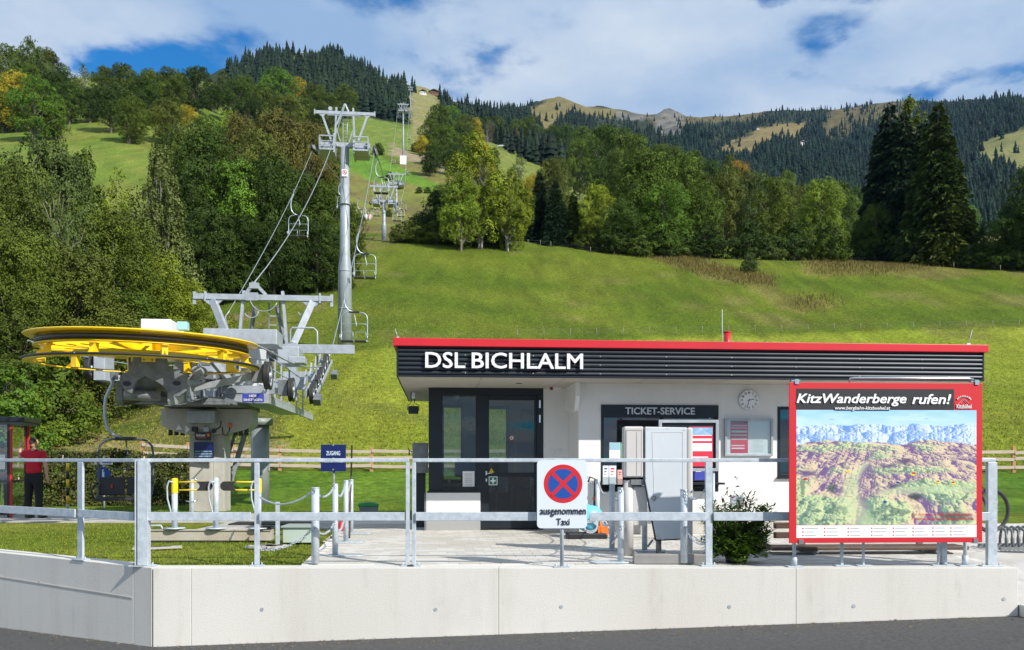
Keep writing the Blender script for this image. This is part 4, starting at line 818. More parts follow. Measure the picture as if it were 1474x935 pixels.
# left return of the railing along the angled wall
t = empty('wall_railing', (C0.x, C0.y, 0), 0, 'galvanised railing running back along the angled wall beside the lawn', 'railing', 'galvanised railings on the retaining wall')
ins = -WN*0.125; A = Vector((X_(206, 9.74), 9.74, 0)); B = C0+WD*7.5+ins; rzw = math.atan2(WD.y, WD.x)
loc = Vector((C0.x, C0.y, 0)); A2 = A-loc; B2 = B-loc
p = MB(); p.bar(A2+Vector((0, 0, 1.19)), B2+Vector((0, 0, 1.19)), .044, .042); p.build('top_rail', GALV, t, .006)
o_ = WN*0.045
for a, b in ((0.10, 1.13), (1.21, 3.6), (3.68, 6.1)):
    p = MB(); p.bar(A2+WD*a+o_+Vector((0, 0, .56)), A2+WD*b+o_+Vector((0, 0, .56)), .022, .095); p.build('middle_rail', GALV, t, .004)
n0 = len(t.children)
for d_, wx in ((1.17, .10), (3.64, .10), (6.1, .10)): P_ = A+WD*d_; rail_post(t, P_.x, P_.y, wx, .03, 1.168, rzw)
p = MB(); c = A
p.bx(c.x-.075, c.x-.063, c.y-.05, c.y+.05, .015, 1.2); p.bx(c.x-.045, c.x+.055, c.y-.05, c.y-.038, .015, 1.2); p.bx(c.x+.055, c.x+.067, c.y-.05, c.y+.05, .015, 1.2); p.bx(c.x-.045, c.x-.035, c.y-.05, c.y+.05, .015, 1.2)
p.build('corner_post', GALV, t, .003); base_plate(t, c.x, c.y, .30)
for ch in t.children:
    if ch.name.split('.')[0] in ('post', 'base_plate', 'corner_post'): ch.location = -loc

# ------------------------------------------------------------------ no stopping sign
def rrect(w_, h_, r_, n=6, c=(0, 0)):
    P_ = []
    for cx, cy, a0 in ((w_/2-r_, h_/2-r_, 0), (-w_/2+r_, h_/2-r_, 90), (-w_/2+r_, -h_/2+r_, 180), (w_/2-r_, -h_/2+r_, 270)):
        for i in range(n+1): a = R(a0+90*i/n); P_.append((cx+r_*math.cos(a)+c[0], cy+r_*math.sin(a)+c[1]))
    return P_
def disc(r_, n=48, c=(0, 0)): return [(c[0]+r_*math.cos(2*math.pi*i/n), c[1]+r_*math.sin(2*math.pi*i/n)) for i in range(n)]
def flat(poly, y, m, parent, name, th=0.0015):
    return MB().prism(poly, y, y-th).build(name, m, parent)
sy = 9.62; s = sy/F
t = empty('no_stopping_sign', (X_(809, sy), sy, 0), 0, 'no stopping traffic sign with ausgenommen Taxi lettering on a short post', 'traffic sign')
zc = EYE+(HY-711)*s
flat(rrect(72*s, 98*s, .045, c=(0, zc)), 0.0, SIGNW, t, 'sign_plate', .004)
zz = EYE+(HY-696)*s; xo = 1.5*s
flat(disc(27.8*s, c=(xo, zz)), -0.0045, REDS, t, 'red_ring'); flat(disc(21.4*s, c=(xo, zz)), -0.0065, BLUEB, t, 'blue_disc')
for sg, yy in ((1, -0.0085), (-1, -0.0095)):
    p = MB(); p.box((xo, yy, zz), (48*s, .001, 5.2*s), Matrix.Rotation(R(45*sg), 3, 'Y')); p.build('red_bar', REDS, t)
text('ausgenommen', SIGNB, (xo, -.0055, EYE+(HY-738)*s), 66*s, 10.5*s, t, bold=.007); text('Taxi', SIGNB, (xo, -.0055, EYE+(HY-750.5)*s), 19*s, 9.5*s, t, bold=.007)
p = MB(); p.cyl((0, .03, .015), (0, .03, 1.15), .022, n=14); p.build('post', GALV, t); base_plate(t, 0, .03, .18)
p = MB()
for zz_ in (zc-.22, zc+.22): p.bx(-.05, .05, .005, .055, zz_-.015, zz_+.015)
p.build('clamps', GALV, t)

# ------------------------------------------------------------------ ticket building
BT = empty('ticket_building', (BO.x, BO.y, 0), BR, 'low white ticket building with flat red edged roof and large DSL BICHLALM letters', 'building')
def bp(px, py, ly):                                # point on the building's own plane at depth ly
    u = (px-CX)/F; Y = (ly-BO.x*bs+BO.y*bc)/(bc-u*bs); X = u*Y
    return ((X-BO.x)*bc+(Y-BO.y)*bs, EYE+(HY-py)/F*Y)
WR, DR = 9.06, 5.45; ZS, ZF, ZT2 = 2.42, 2.86, 2.975
p = MB(); p.bx(0.03, WR-.03, 0.03, DR-.03, ZF-.02, ZF+.06); p.build('roof', ANTH, BT)
p = MB(); p.bx(0.06, WR-.06, 0.06, DR-.06, ZS+.012, ZF-.025); p.build('roof_core', ANTH, BT)
p = MB(); f_ = -.045
p.bx(f_, WR-f_, f_, f_+.09, ZF, ZT2); p.bx(f_, WR-f_, DR-f_-.09, DR-f_, ZF, ZT2); p.bx(f_, f_+.09, f_+.09, DR-f_-.09, ZF, ZT2); p.bx(WR-f_-.09, WR-f_, f_+.09, DR-f_-.09, ZF, ZT2)
p.build('red_roof_edge', REDM, BT, .006)
p = MB(); p.bx(0.02, WR-.02, .075, .085, ZS, ZF-.003); p.bx(0, WR, 0.0, .075, ZS-.004, ZS+.022); p.bx(0, .028, 0, .075, ZS+.022, ZF-.003); p.bx(WR-.028, WR, 0, .075, ZS+.022, ZF-.003)
p.bx(0.0, .02, .086, DR, ZS-.004, ZF-.003); p.bx(WR-.02, WR, .086, DR, ZS-.004, ZF-.003); p.build('fascia_tray', ANTH, BT)
def slatprof(z): return [(.012, z), (.002, z+.010), (.0, z+.026), (.006, z+.044), (.022, z+.054), (.070, z+.030), (.070, z+.010)]
sl = None
for k in range(6):
    z = ZS+.030+k*.0655
    if sl is None:
        q = MB(); q.prism([(a, b) for a, b in slatprof(0)], .030, WR-.030, axis='x'); sl = q.build('fascia_slat', ANTHS, BT); sl.location = (0, 0, z)
    else: o = link(bpy.data.objects.new('fascia_slat', sl.data), BT); o.location = (0, 0, z)
p = MB()
for k in range(1, 7, 2):
    for i in range(1, 9): x = i*WR/9; p.box((x, -.001, ZS+.030+(k-1)*.0655+.026), (.014, .006, .014))
p.build('cladding_screws', GALVL, BT)
a = bp(612, 519, -.03); b = bp(839, 519, -.03); zt_, zb_ = bp(720, 507.5, -.03)[1], bp(720, 530.5, -.03)[1]
x0, x1 = a[0], b[0]
for w_, f0, f1 in (('DSL', 0, 57/227), ('BICHLALM', 66/227, 1)): text(w_, WHITEP, (x0+(x1-x0)*(f0+f1)/2, -.035, (zt_+zb_)/2), (x1-x0)*(f1-f0), zt_-zb_, BT, bold=.026, ext=.035, name='roof_lettering')
p = MB(); p.bx(0.022, WR-.022, .09, DR-.02, ZS-.002, ZS+.008); sf = p.build('soffit', SOFF, BT)
p = MB()
for x in (1.25, 2.5, 3.75, 5.0, 6.25, 7.5, 8.4): p.bx(x, x+.008, .1, DR-.05, ZS-.0035, ZS-.002)
p.build('soffit_joints', GALVD, sf)
for px, py in ((747, 552), (1147, 549)):
    x, z = bp(px, py-2, 1.0); q = MB(); q.M = Matrix.Translation((x, 1.0 if px < 800 else .5, ZS-.003)); q.lathe([(0, -.006), (.045, -.006), (.055, 0)], 20); q.build('downlight', CHROME, BT)
# left open-corner office with glazing
LY = 1.96; lx0 = bp(617, 700, LY)[0]; lx1 = bp(782, 700, LY)[0]
def frame(name, x0, x1, z0, z1, y, wd, m=ANTH, dp=.06, parent=BT):
    q = MB(); q.bx(x0, x0+wd, y, y+dp, z0, z1); q.bx(x1-wd, x1, y, y+dp, z0, z1); q.bx(x0+wd, x1-wd, y, y+dp, z0, z0+wd); q.bx(x0+wd, x1-wd, y, y+dp, z1-wd, z1); return q.build(name, m, parent, .003)
def pane(x0, x1, z0, z1, y, m=GLASS, parent=BT, name='pane'):
    return MB().bx(x0, x1, y, y+.006, z0, z1).build(name, m, parent)
xm0, xm1 = bp(685, 700, LY)[0], bp(697, 700, LY)[0]
zsill = bp(650, 706, LY)[1]; ztop = ZS-.004; xg0 = bp(637, 600, LY)[0]; xg1 = bp(685, 600, LY)[0]; zh = bp(650, 568, LY)[1]
q = MB(); q.bx(lx0, xg0, LY-.01, LY+.10, zsill, ztop); q.bx(xg0, lx1, LY-.01, LY+.10, zh, ztop); q.bx(xg1, bp(703, 600, LY)[0], LY-.012, LY+.10, 0.0, zh-.001); q.bx(lx0-.02, xm0+.05, LY-.05, LY+.10, zsill-.05, zsill-.001)
wf = q.build('window_frame', ANTH, BT, .004); pane(xg0, xg1, zsill, zh, LY+.04, GLASS, wf)
# parapet panel below the window + checker plate
xa, xb = bp(611, 730, LY-.05)[0], bp(691.5, 730, LY-.05)[0]; z1 = bp(650, 709, LY-.05)[1]; z0 = bp(650, 748, LY-.05)[1]
q = MB(); q.bx(xa+.03, xb, LY-.06, LY+.14, z0, z1); q.build('parapet_panel', WALLW, BT, .004)
q = MB(); q.bx(xa, xa+.028, LY-.058, LY+.14, 0, z1-.005); q.build('corner_trim', GALVD, BT)
q = MB(); q.bx(xa+.03, xb, LY-.05, LY+.14, 0.0, z0-.002)
for i in range(16):
    for j in range(3): 
        cx_ = xa+.06+i*(xb-xa-.06)/15.5; cz_ = .025+j*.045; q.box((cx_, LY-.052, cz_), (.026, .004, .008), Matrix.Rotation(R(45 if (i+j) % 2 else -45), 3, 'Y'))
q.build('kick_plate', TREAD, BT)
# door leaf
xd0, xd1 = bp(697, 650, LY)[0], bp(772, 650, LY)[0]; gx0, gx1 = bp(704, 650, LY)[0], bp(769.5, 650, LY)[0]
dz1, dz0 = bp(730, 575.5, LY)[1], bp(730, 680, LY)[1]; ez1, ez0 = bp(730, 686, LY)[1], bp(730, 735, LY)[1]
D = empty('door', (0, 0, 0)); D.parent = BT
q = MB(); q.bx(gx0-.02, gx0, LY, LY+.06, .02, zh-.004); q.bx(gx1, xd1, LY, LY+.06, .02, zh-.004); q.bx(gx0, gx1, LY, LY+.06, dz1, zh-.004); q.bx(gx0, gx1, LY, LY+.06, ez1, dz0); q.bx(gx0, gx1, LY, LY+.06, .02, ez0)
q.build('door_frame', ANTH, D, .003); pane(gx0, gx1, dz0, dz1, LY+.03, GLASS, D); pane(gx0, gx1, ez0, ez1, LY+.03, GLASSD, D)
q = MB(); hx, hz_ = bp(700, 681, LY-.02); q.bx(hx-.012, hx+.012, LY-.03, LY-.012, hz_-.03, hz_+.04); q.tube([(hx, LY-.03, hz_), (hx, LY-.07, hz_), (hx+.10, LY-.07, hz_)], .009, 8); hx2, hz2 = bp(700, 690, LY); q.bx(hx2-.012, hx2+.012, LY-.03, LY-.012, hz2-.035, hz2+.02)
q.build('door_handle', CHROME, D)
q = MB(); q.bx(xd1+.003, lx1, LY-.01, LY+.10, 0, zh-.001); q.build('door_jamb', ANTH, BT, .003)
q = MB()
for py in (581, 602): hx, hz_ = bp(777, py, LY-.02); q.bx(hx-.012, hx+.012, LY-.028, LY-.011, hz_-.07, hz_+.06)
q.build('door_hinges', CHROME, BT)
# notices on the glass
def plate(px0, py0, px1, py1, ly, m, name, parent=BT, th=.003):
    a = bp(px0, py0, ly); b = bp(px1, py1, ly); return MB().bx(a[0], b[0], ly-th, ly, b[1], a[1]).build(name, m, parent), (a, b)
plate(666, 678, 683, 700, LY+.038, PAPER, 'paper_notice')
q = MB()
for i, n_ in enumerate((4, 2, 3, 3, 2, 3)):
    for j in range(n_ if n_ < 4 else 3):
        a = bp(669, 681+i*3.1+j*.9, LY+.034); b = bp(680, 681+i*3.1+j*.9, LY+.034); q.bx(a[0], b[0], LY+.0335, LY+.0345, a[1]-.0025, a[1])
q.build('notice_print', GALVD, BT)
plate(703.5, 685.5, 716, 698, LY-.002, WHITES, 'first_aid_sign'); plate(704.6, 686.6, 714.9, 696.9, LY-.006, mat('safety green', (0.0, .16, .07), .4), 'first_aid_sign_face')
plate(708.6, 687.8, 710.9, 695.6, LY-.010, WHITES, 'cross_upright'); plate(706, 690.5, 713.5, 692.9, LY-.0135, WHITES, 'cross_bar')
a = bp(704, 680, LY-.003); b = bp(711, 680, LY-.003); c = bp(707.5, 673.5, LY-.003); MB().prism([a, b, c], LY-.003, LY-.006).build('warning_triangle', YEL, BT)
a = bp(707.5, 677.5, LY); MB().bx(a[0]-.004, a[0]+.004, LY-.009, LY-.0065, a[1]-.015, a[1]+.02).build('warning_mark', SIGNB, BT)
a = bp(736.5, 630, LY+.028); flat(disc(.042, 24, a), LY+.028, REDS, BT, 'prohibition_sticker'); flat(disc(.030, 24, a), LY+.026, WHITES, BT, 'sticker_face'); flat(disc(.015, 12, a), LY+.024, SIGNB, BT, 'sticker_mark')
# recessed wall, side wall of the ticket office and its front
q = MB(); xc = bp(833, 640, .90)[0]
q.bx(lx1+.002, xc-.002, LY, LY+.2, 0, ZS-.003); q.build('recess_wall', WALLW, BT)
TLY = .90; TX1 = 8.75
wx0, wz1 = bp(865, 582, TLY); wx1, wz0 = bp(1034, 707, TLY)
vx0, vz1 = bp(1119, 585, TLY); vx1, vz0 = bp(1190, 686, TLY)
q = MB(); zpl = bp(900, 749, TLY)[1]
def wallrect(q, x0, x1, z0, z1): 
    if x1-x0 > .002 and z1-z0 > .002: q.bx(x0, x1, TLY, TLY+.22, z0, z1)
for x0, x1 in ((xc, wx0), (wx1, vx0), (vx1, TX1)): wallrect(q, x0, x1, zpl, ZS-.003)
wallrect(q, wx0+.0005, wx1-.0005, zpl, wz0); wallrect(q, wx0+.0005, wx1-.0005, wz1, ZS-.003); wallrect(q, vx0+.0005, vx1-.0005, zpl, vz0); wallrect(q, vx0+.0005, vx1-.0005, vz1, ZS-.003)
q.build('front_wall', WALLW, BT)
q = MB(); q.bx(xc, xc+.20, TLY+.222, DR-.5, 0, ZS-.003); q.build('side_wall', WALLW, BT)
q = MB(); q.bx(TX1-.2, TX1, TLY+.222, DR-.5, 0, ZS-.003); q.build('end_wall', WALLW, BT)
q = MB(); q.bx(xc+.01, TX1-.01, TLY+.02, TLY+.2, 0, zpl-.001); q.build('plinth', PLINTH, BT)
# upper corbel box in the recess corner
a = bp(818, 585, 1.3); q = MB(); q.prism([(.75, ZS-.003), (LY-.002, ZS-.003), (LY-.002, 2.02), (1.35, 1.98), (.9, 1.98), (.75, 2.2)], xc-.07, xc-.002, axis='x'); q.build('wall_corbel', WALLW, BT)
# back wall of the office with two windows
BY = DR-.55
w1 = [bp(638, 586, BY), bp(663.5, 690, BY)]; w2 = [bp(700, 588, BY), bp(729, 660, BY)]
q = MB(); xl = lx0+.02; xr = xc-.002
segs_ = [(xl, w1[0][0]), (w1[1][0], w2[0][0]), (w2[1][0], xr)]
for a, b in segs_: q.bx(a, b, BY, BY+.2, 0, ZS-.003)
for w_ in (w1, w2): q.bx(w_[0][0]+.001, w_[1][0]-.001, BY, BY+.2, 0, w_[1][1]); q.bx(w_[0][0]+.001, w_[1][0]-.001, BY, BY+.2, w_[0][1], ZS-.003)
q.build('rear_wall', INTW, BT)
for w_ in (w1, w2):
    f_ = frame('rear_window', w_[0][0]-.03, w_[1][0]+.05, w_[1][1]-.05, w_[0][1]+.05, BY-.03, .045); pane(w_[0][0], w_[1][0], w_[1][1], w_[0][1], BY+.05, GLASS, f_)
q = MB(); q.bx(lx0+.02, lx0+.06, LY+.10, BY, 0, .9); q.build('left_wall', WALLW, BT); q = MB(); q.bx(lx0+.02, lx0+.06, BY-.6, BY, .901, ZS-.003); q.build('left_wall_pier', INTW, BT)
pf = empty('side_window', (0, 0, 0)); pf.parent = BT; q = MB()
for y in (LY+.11, LY+1.35, BY-.66): q.bx(lx0+.01, lx0+.07, y, y+.05, .902, ZS-.004)
q.bx(lx0+.01, lx0+.07, LY+.16, BY-.66, .902, .95); q.bx(lx0+.01, lx0+.07, LY+.16, BY-.66, ZS-.06, ZS-.004); q.build('frame', ANTH, pf)
MB().bx(lx0+.035, lx0+.041, LY+.16, BY-.66, .95, ZS-.06).build('pane', GLASSD, pf)
q = MB(); q.bx(xl, xr, LY+.1, BY, -.01, .03); q.build('office_floor', INTF, BT)
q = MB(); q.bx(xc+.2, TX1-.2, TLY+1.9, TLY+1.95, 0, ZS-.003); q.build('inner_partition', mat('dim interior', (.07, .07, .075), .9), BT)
# inside: desk, cupboard, clock, strip light, coat
def inside(name, label, cat, loc): return empty(name, b2w(*loc), BR, label, cat)
t = inside('office_desk', 'dark desk behind the corner office window', 'desk', (1.0, 2.75, 0.03))
MB().bx(-.42, .9, -.3, .3, .70, .74).build('desk_top', GALVD, t); q = MB(); q.bx(-.40, -.36, -.28, .28, 0, .70); q.build('side_panel', ANTH, t); q = MB(); q.bx(.84, .88, -.28, .28, 0, .70); q.build('side_panel', ANTH, t)
t = inside('desk_monitor', 'black computer monitor on the office desk', 'monitor', (1.15, 2.75, .77)); q = MB(); q.bx(-.24, .24, -.02, .02, .12, .44); q.build('screen', BLACKP, t, .01); q = MB(); q.bx(-.02, .02, 0, .03, .01, .2); q.bx(-.1, .1, -.08, .08, 0, .012); q.build('stand', BLACKP, t)
t = inside('white_cup', 'small white cup standing on the office desk by the window', 'cup', (.80, 2.52, .772)); q = MB(); q.lathe([(0, 0), (.032, 0), (.036, .09), (.032, .09), (.028, .01)], 16); q.build('cup_body', WHITEP, t)
t = inside('cupboard', 'tall brown cupboard with yellow side inside the office door', 'cupboard', (2.42, 3.9, .03))
q = MB(); q.bx(-.30, .30, -.25, .25, 0, 1.75); q.build('carcass', mat('cupboard veneer', (.22, .10, .06), .6), t, .004); q = MB(); q.bx(-.325, -.302, -.25, .25, 0, 1.75); q.build('side_panel', mat('mustard board', (.30, .24, .06), .6), t); q = MB(); q.bx(-.001, .001, -.256, -.251, .05, 1.7); q.build('door_gap', BLACKP, t)
t = inside('rucksack', 'black rucksack lying on top of the office cupboard', 'rucksack', (2.35, 3.85, 1.79)); q = MB(); q.lathe([(0, 0), (.16, .02), (.19, .14), (.15, .30), (.06, .36), (0, .36)], 14); q.build('bag', BLACKP, t); q = MB(); q.tube([(.0, -.1, .3), (-.12, -.2, .36), (-.2, -.16, .2)], .015, 6); q.build('strap', BLACKP, t)
def clock(name, label, M_, r_, hm, hour_hand, min_hand, parent=None):
    t = empty(name, M_.to_translation(), M_.to_euler().z, label, 'clock'); q = MB(); Mx = Matrix.Rotation(R(90), 4, 'X')
    q.lathe([(0, 0), (r_*.95, 0), (r_, .01), (r_, .035), (r_*.955, .045), (r_*.93, .036), (0, .036)], 48, M=Mx); o = q.build('case', CHROME if hm else BLACKP, t)
    flat(disc(r_*.93, 40), -.037, WHITES, t, 'dial')
    for h in range(1, 13):
        a = R(90-30*h); text(str(h), SIGNB, (r_*.72*math.cos(a), -.041, r_*.72*math.sin(a)), None, r_*.17, t, bold=.01, name='numeral')
    q = MB()
    for k in range(12): a = R(30*k); q.box((r_*.88*math.sin(a), -.041, r_*.88*math.cos(a)), (.006, .001, .014), Matrix.Rotation(a, 3, 'Y'))
    q.build('minute_marks', SIGNB, t)
    for ang, L, w_, nm, y in ((hour_hand, .50, .06, 'hour_hand', -.044), (min_hand, .80, .045, 'minute_hand', -.047)):
        q = MB(); a = R(ang); q.box((math.sin(a)*r_*(L/2-.08), y, math.cos(a)*r_*(L/2-.08)), (w_*r_, .001, r_*(L+.16)), Matrix.Rotation(a, 3, 'Y')); q.build(nm, SIGNB, t)
    return t
a = bp(1077, 576, TLY); clock('wall_clock', 'round white wall clock between ticket window and dark window', Matrix.Translation(b2w(a[0], TLY-.001, a[1]))@Matrix.Rotation(BR, 4, 'Z'), .165, True, 77, 197)
a = bp(676, 609, BY-.02); clock('office_clock', 'round clock on the inner wall seen through the office glass', Matrix.Translation(b2w(a[0], BY-.01, a[1]))@Matrix.Rotation(BR, 4, 'Z'), .17, False, 70, 190)
t = inside('strip_light', 'fluorescent strip light under the office ceiling', 'lamp', (.95, 3.0, 2.33)); q = MB(); q.bx(-.05, .05, -.6, .6, 0, .06); q.build('housing', WHITEP, t); q = MB(); q.tube([(0, -.58, -.02), (0, .58, -.02)], .018, 8); q.build('tube', WHITES, t)
# ticket counter window
q = MB(); zhd = bp(950, 600.5, TLY)[1]; q.bx(wx0+.001, wx1-.001, TLY-.02, TLY+.1, zhd, wz1-.001); tw = q.build('ticket_window', ANTH, BT, .004)
a = bp(900, 591, TLY-.03); b = bp(1000.5, 591, TLY-.03); text('TICKET-SERVICE', LETG, ((a[0]+b[0])/2, TLY-.022, a[1]), b[0]-a[0], .115, tw, bold=.045, name='ticket_service_lettering')
q = MB(); q.bx(wx0+.001, wx0+.045, TLY-.01, TLY+.1, wz0, zhd-.001); q.bx(wx1-.045, wx1-.001, TLY-.01, TLY+.1, wz0, zhd-.001); q.bx(wx0+.046, wx1-.046, TLY-.01, TLY+.1, wz0, wz0+.05); a = bp(905, 662, TLY); q.bx(wx0+.046, wx1-.046, TLY+.01, TLY+.09, a[1]-.02, a[1]+.03); xm_ = bp(952, 600, TLY)[0]; q.bx(xm_, xm_+.04, TLY+.01, TLY+.09, a[1]+.031, zhd-.001); q.build('frame', ANTH, tw, .003)
pane(wx0+.046, wx1-.046, wz0+.05, zhd-.001, TLY+.05, GLASSD, tw)
a = bp(900, 696, TLY-.3); q = MB(); q.bx(wx0-.02, wx1+.03, TLY-.24, TLY-.012, a[1]-.02, a[1]+.012); q.build('counter_shelf', ANTH, tw, .004)
q = MB()
for x in (wx0+.12, wx1-.15): q.prism([(TLY-.011, a[1]-.02), (TLY-.2, a[1]-.02), (TLY-.011, a[1]-.17)], x, x+.012, axis='x')
q.build('shelf_brackets', ANTH, tw)
plate(877, 636.5, 893, 660, TLY+.045, PAPER, 'window_notice', tw); plate(893.8, 636.5, 897.5, 660, TLY+.045, mat('green leaflet', (.15, .45, .25), .6), 'leaflet', tw)
plate(877.5, 637.5, 892.5, 647, TLY+.0415, mat('pale blue print', (.30, .52, .62), .6), 'notice_header', tw)
# second window
f_ = frame('dark_window', vx0, vx1, vz0, vz1, TLY-.01, .045, ANTH, .08); pane(vx0+.045, vx1-.045, vz0+.045, vz1-.045, TLY+.03, GLASSD, f_); q = MB(); q.bx(vx0-.02, vx1+.02, TLY-.05, TLY-.011, vz0-.03, vz0-.002); q.build('sill', ANTH, f_)
# roof vent, lightning rods
a = bp(1047, 484, 1.6); q = MB(); q.cyl((a[0], 1.6, ZF), (a[0], 1.6, 3.36), .055, n=18); q.cyl((a[0], 1.6, 3.361), (a[0], 1.6, 3.375), .062, n=18); q.build('vent_pipe', REDM, BT)
q = MB(); q.tube([(a[0]-.09, 1.6, ZF), (a[0]-.09, 1.6, 3.75)], .006, 6); q.tube([(.02, .02, ZT2), (-.02, .02, ZT2+.14)], .004, 5); q.box((.02, .02, ZT2+.012), (.03, .03, .025)); q.tube([(WR-.25, .02, ZT2), (WR-.18, .02, ZT2+.24)], .004, 5); q.box((WR-.25, .02, ZT2+.015), (.06, .03, .03)); q.build('lightning_rods', GALV, BT)
# small fittings as things of their own
a = bp(799, 558, 1.75); t = empty('security_camera', b2w(a[0], 1.75, a[1]), BR, 'small white camera with dark red end under the soffit by the recess', 'camera')
q = MB(); q.bx(-.04, .10, -.03, .03, -.03, .03); q.build('body', WHITEP, t, .008); q = MB(); q.bx(-.085, -.042, -.033, .033, -.035, .035); q.build('end_cap', mat('dark red cap', (.20, .01, .02), .4), t); q = MB(); q.tube([(.06, 0, .03), (.10, .1, .06), (.12, .2, .07)], .012, 6); q.build('bracket', WHITEP, t)
for px, lb in ((795, 'white wall switch nearer the office door in the recess'), (806, 'white wall switch nearer the ticket office corner in the recess')):
    a = bp(px, 650, LY); t = empty('wall_switch', b2w(a[0], LY, a[1]), BR, lb, 'switch', 'switches in the recess'); q = MB(); q.bx(-.04, .04, -.012, -.001, -.04, .04); q.build('cover_plate', WHITEP, t, .004); q = MB(); q.bx(-.022, .022, -.017, -.0125, -.022, .022); q.build('rocker', WHITEP, t, .002)
# floodlight hanging from the soffit corner
a = bp(595, 589, 3.0); t = empty('floodlight', b2w(a[0], 3.0, ZS), BR, 'black floodlight hanging under the open roof corner', 'lamp'); zf = a[1]-ZS
q = MB(); q.bx(-.09, .09, -.05, .07, zf-.08, zf+.06); q.build('lamp_head', BLACKP, t, .015); q = MB(); q.tube([(-.04, 0, 0), (-.04, 0, zf+.12), (-.10, 0, zf+.07), (-.10, 0, zf-.02)], .008, 6); q.tube([(.02, 0, 0), (.02, 0, zf+.12), (.10, 0, zf+.07), (.10, 0, zf-.02)], .008, 6); q.build('bracket', BLACKP, t)
q = MB(); q.bx(-.03, .03, -.03, .03, -.12, -.003); q.build('ceiling_lamp', CHROME, t)

# notice board on the wall
a = bp(1042, 602, TLY); b = bp(1111, 656, TLY)
t = empty('notice_board', b2w(a[0], TLY, b[1]), BR, 'silver framed notice board with red price list under the clock', 'notice board'); W_, H_ = b[0]-a[0], a[1]-b[1]
frame('frame', 0, W_, 0, H_, -.06, .035, CHROME if False else GALVL, .058, t); MB().bx(.034, W_-.034, -.015, -.003, .034, H_-.034).build('back_panel', WHITES, t)
MB().bx(.036, W_-.036, -.045, -.041, .036, H_-.036).build('glass', GLASSC, t)
px_ = lambda x: (x-1042)/69*W_
def poster(t, x0, x1, z0, z1, y, head=True):
    o = MB().bx(x0, x1, y, y+.002, z0, z1).build('price_list', POSTR, t); q = MB(); h = z1-z0; w_ = x1-x0
    for f0, f1 in ((.13, .15), (.205, .23), (.30, .36), (.425, .46), (.54, .58), (.75, .78), (.83, .87)): q.bx(x0+.05*w_, x0+w_*(.95 if f0 < .7 else .8), y-.0015, y-.0005, z1-f1*h, z1-f0*h)
    q.build('print_rows', WHITES, o); q = MB(); q.bx(x0+.02*w_, x1-.02*w_, y-.0015, y-.0005, z1-.07*h, z1-.02*h); q.build('header_bar', SIGNB, o)
    text('Bergbahn', WHITES, (x0+w_*.42, y-.003, z1-.045*h), w_*.7, h*.022, o); text('Sommerfahrplan', WHITES, (x0+w_*.45, y-.003, z1-.165*h), w_*.75, h*.03, o)
    return o
poster(t, px_(1051), px_(1076), .045, H_-.04, -.018); o = MB().bx(px_(1081), px_(1102), -.0175, -.016, .05, H_*.50).build('paper_sheet', PAPER, t)
q = MB(); [q.bx(px_(1083), px_(1083+random.uniform(9, 17)), -.0185, -.018, .07+i*.02, .074+i*.02) for i in range(10)]; q.build('faint_print', GALVL, o)
# free standing poster frame
a = pt(948, 604, 13.0); b = pt(1034.5, 678, 13.0); t = empty('poster_stand', (a.x, 13.0, 0), R(1), 'free standing silver poster frame with red timetable before the ticket window', 'poster stand'); W_ = b.x-a.x
z0, z1 = b.z, a.z
frame('frame', 0, W_, z0, z1, -.03, .045, CHROME, .05, t).data.materials[0] = GALVL; MB().bx(.045, W_-.045, .0, .012, z0+.045, z1-.045).build('back_panel', ANTH, t)
x0 = (990-948)/86.5*W_; o = poster(t, W_-.44, W_-.085, z0+.07, z1-.10, -.006); MB().bx(W_-.40, W_-.09, -.0095, -.009, z1-.22, z1-.115).build('alpine_picture', mat('poster picture', (.10, .28, .55), .5, base2=(.45, .60, .75), vscale=12), o); MB().bx(W_-.42, W_-.10, -.0095, -.009, z0+.30, z0+.42).build('timetable_block', WHITES, o)
q = MB(); q.cyl((W_-.07, .02, 0), (W_-.07, .02, z0-.002), .022, n=12); q.build('post', GALV, t); q = MB(); q.cyl((.12, .02, 0), (.12, .02, z0-.002), .022, n=12); q.build('post', GALV, t); q = MB(); q.bx(-.05, W_+.05, -.12, .16, 0.006, .02); q.build('foot_plate', GALV, t)
t = empty('counter_terminal', pt(1000, 690, 13.35), BR, 'violet blue card terminal standing on the ticket counter shelf', 'terminal'); q = MB(); q.bx(-.14, .16, -.05, .05, -.01, .20); q.build('housing', BLUEV, t, .01); q = MB(); q.bx(-.0, .08, -.056, -.051, .12, .18); q.build('label_field', WHITES, t)
for i, (x0, x1, z0, z1, m_, lb) in enumerate(((868, 876, 670, 697, WHITES, 'white brochure holder with violet print at the end of the counter'), (877, 887, 670, 697, WHITES, 'white brochure holder in the middle of the counter leaflets'), (889, 896, 676, 697, mat('pink brochure', (.80, .45, .42), .6), 'low pink brochure holder beside the cream cabinet'))):
    a = pt(x0, z0, 13.3); b = pt(x1, z1, 13.3); t = empty('brochure_holder', (a.x, 13.32, b.z), BR, lb, 'brochure holder', 'brochure holders on the counter'); MB().bx(0, b.x-a.x, -.02, .02, 0, a.z-b.z).build('brochures', m_, t); MB().bx(-.003, b.x-a.x+.003, -.028, -.021, 0, (a.z-b.z)*.4).build('holder', GLASSC, t)
    q = MB(); w_ = b.x-a.x; h = a.z-b.z
    for k in range(3): q.bx(w_*.2, w_*(.5+.12*k), -.0225, -.0205, h*(.5+.15*k), h*(.54+.17*k))
    q.build('cover_print', [BLUEV, REDS, REDS][i], t)

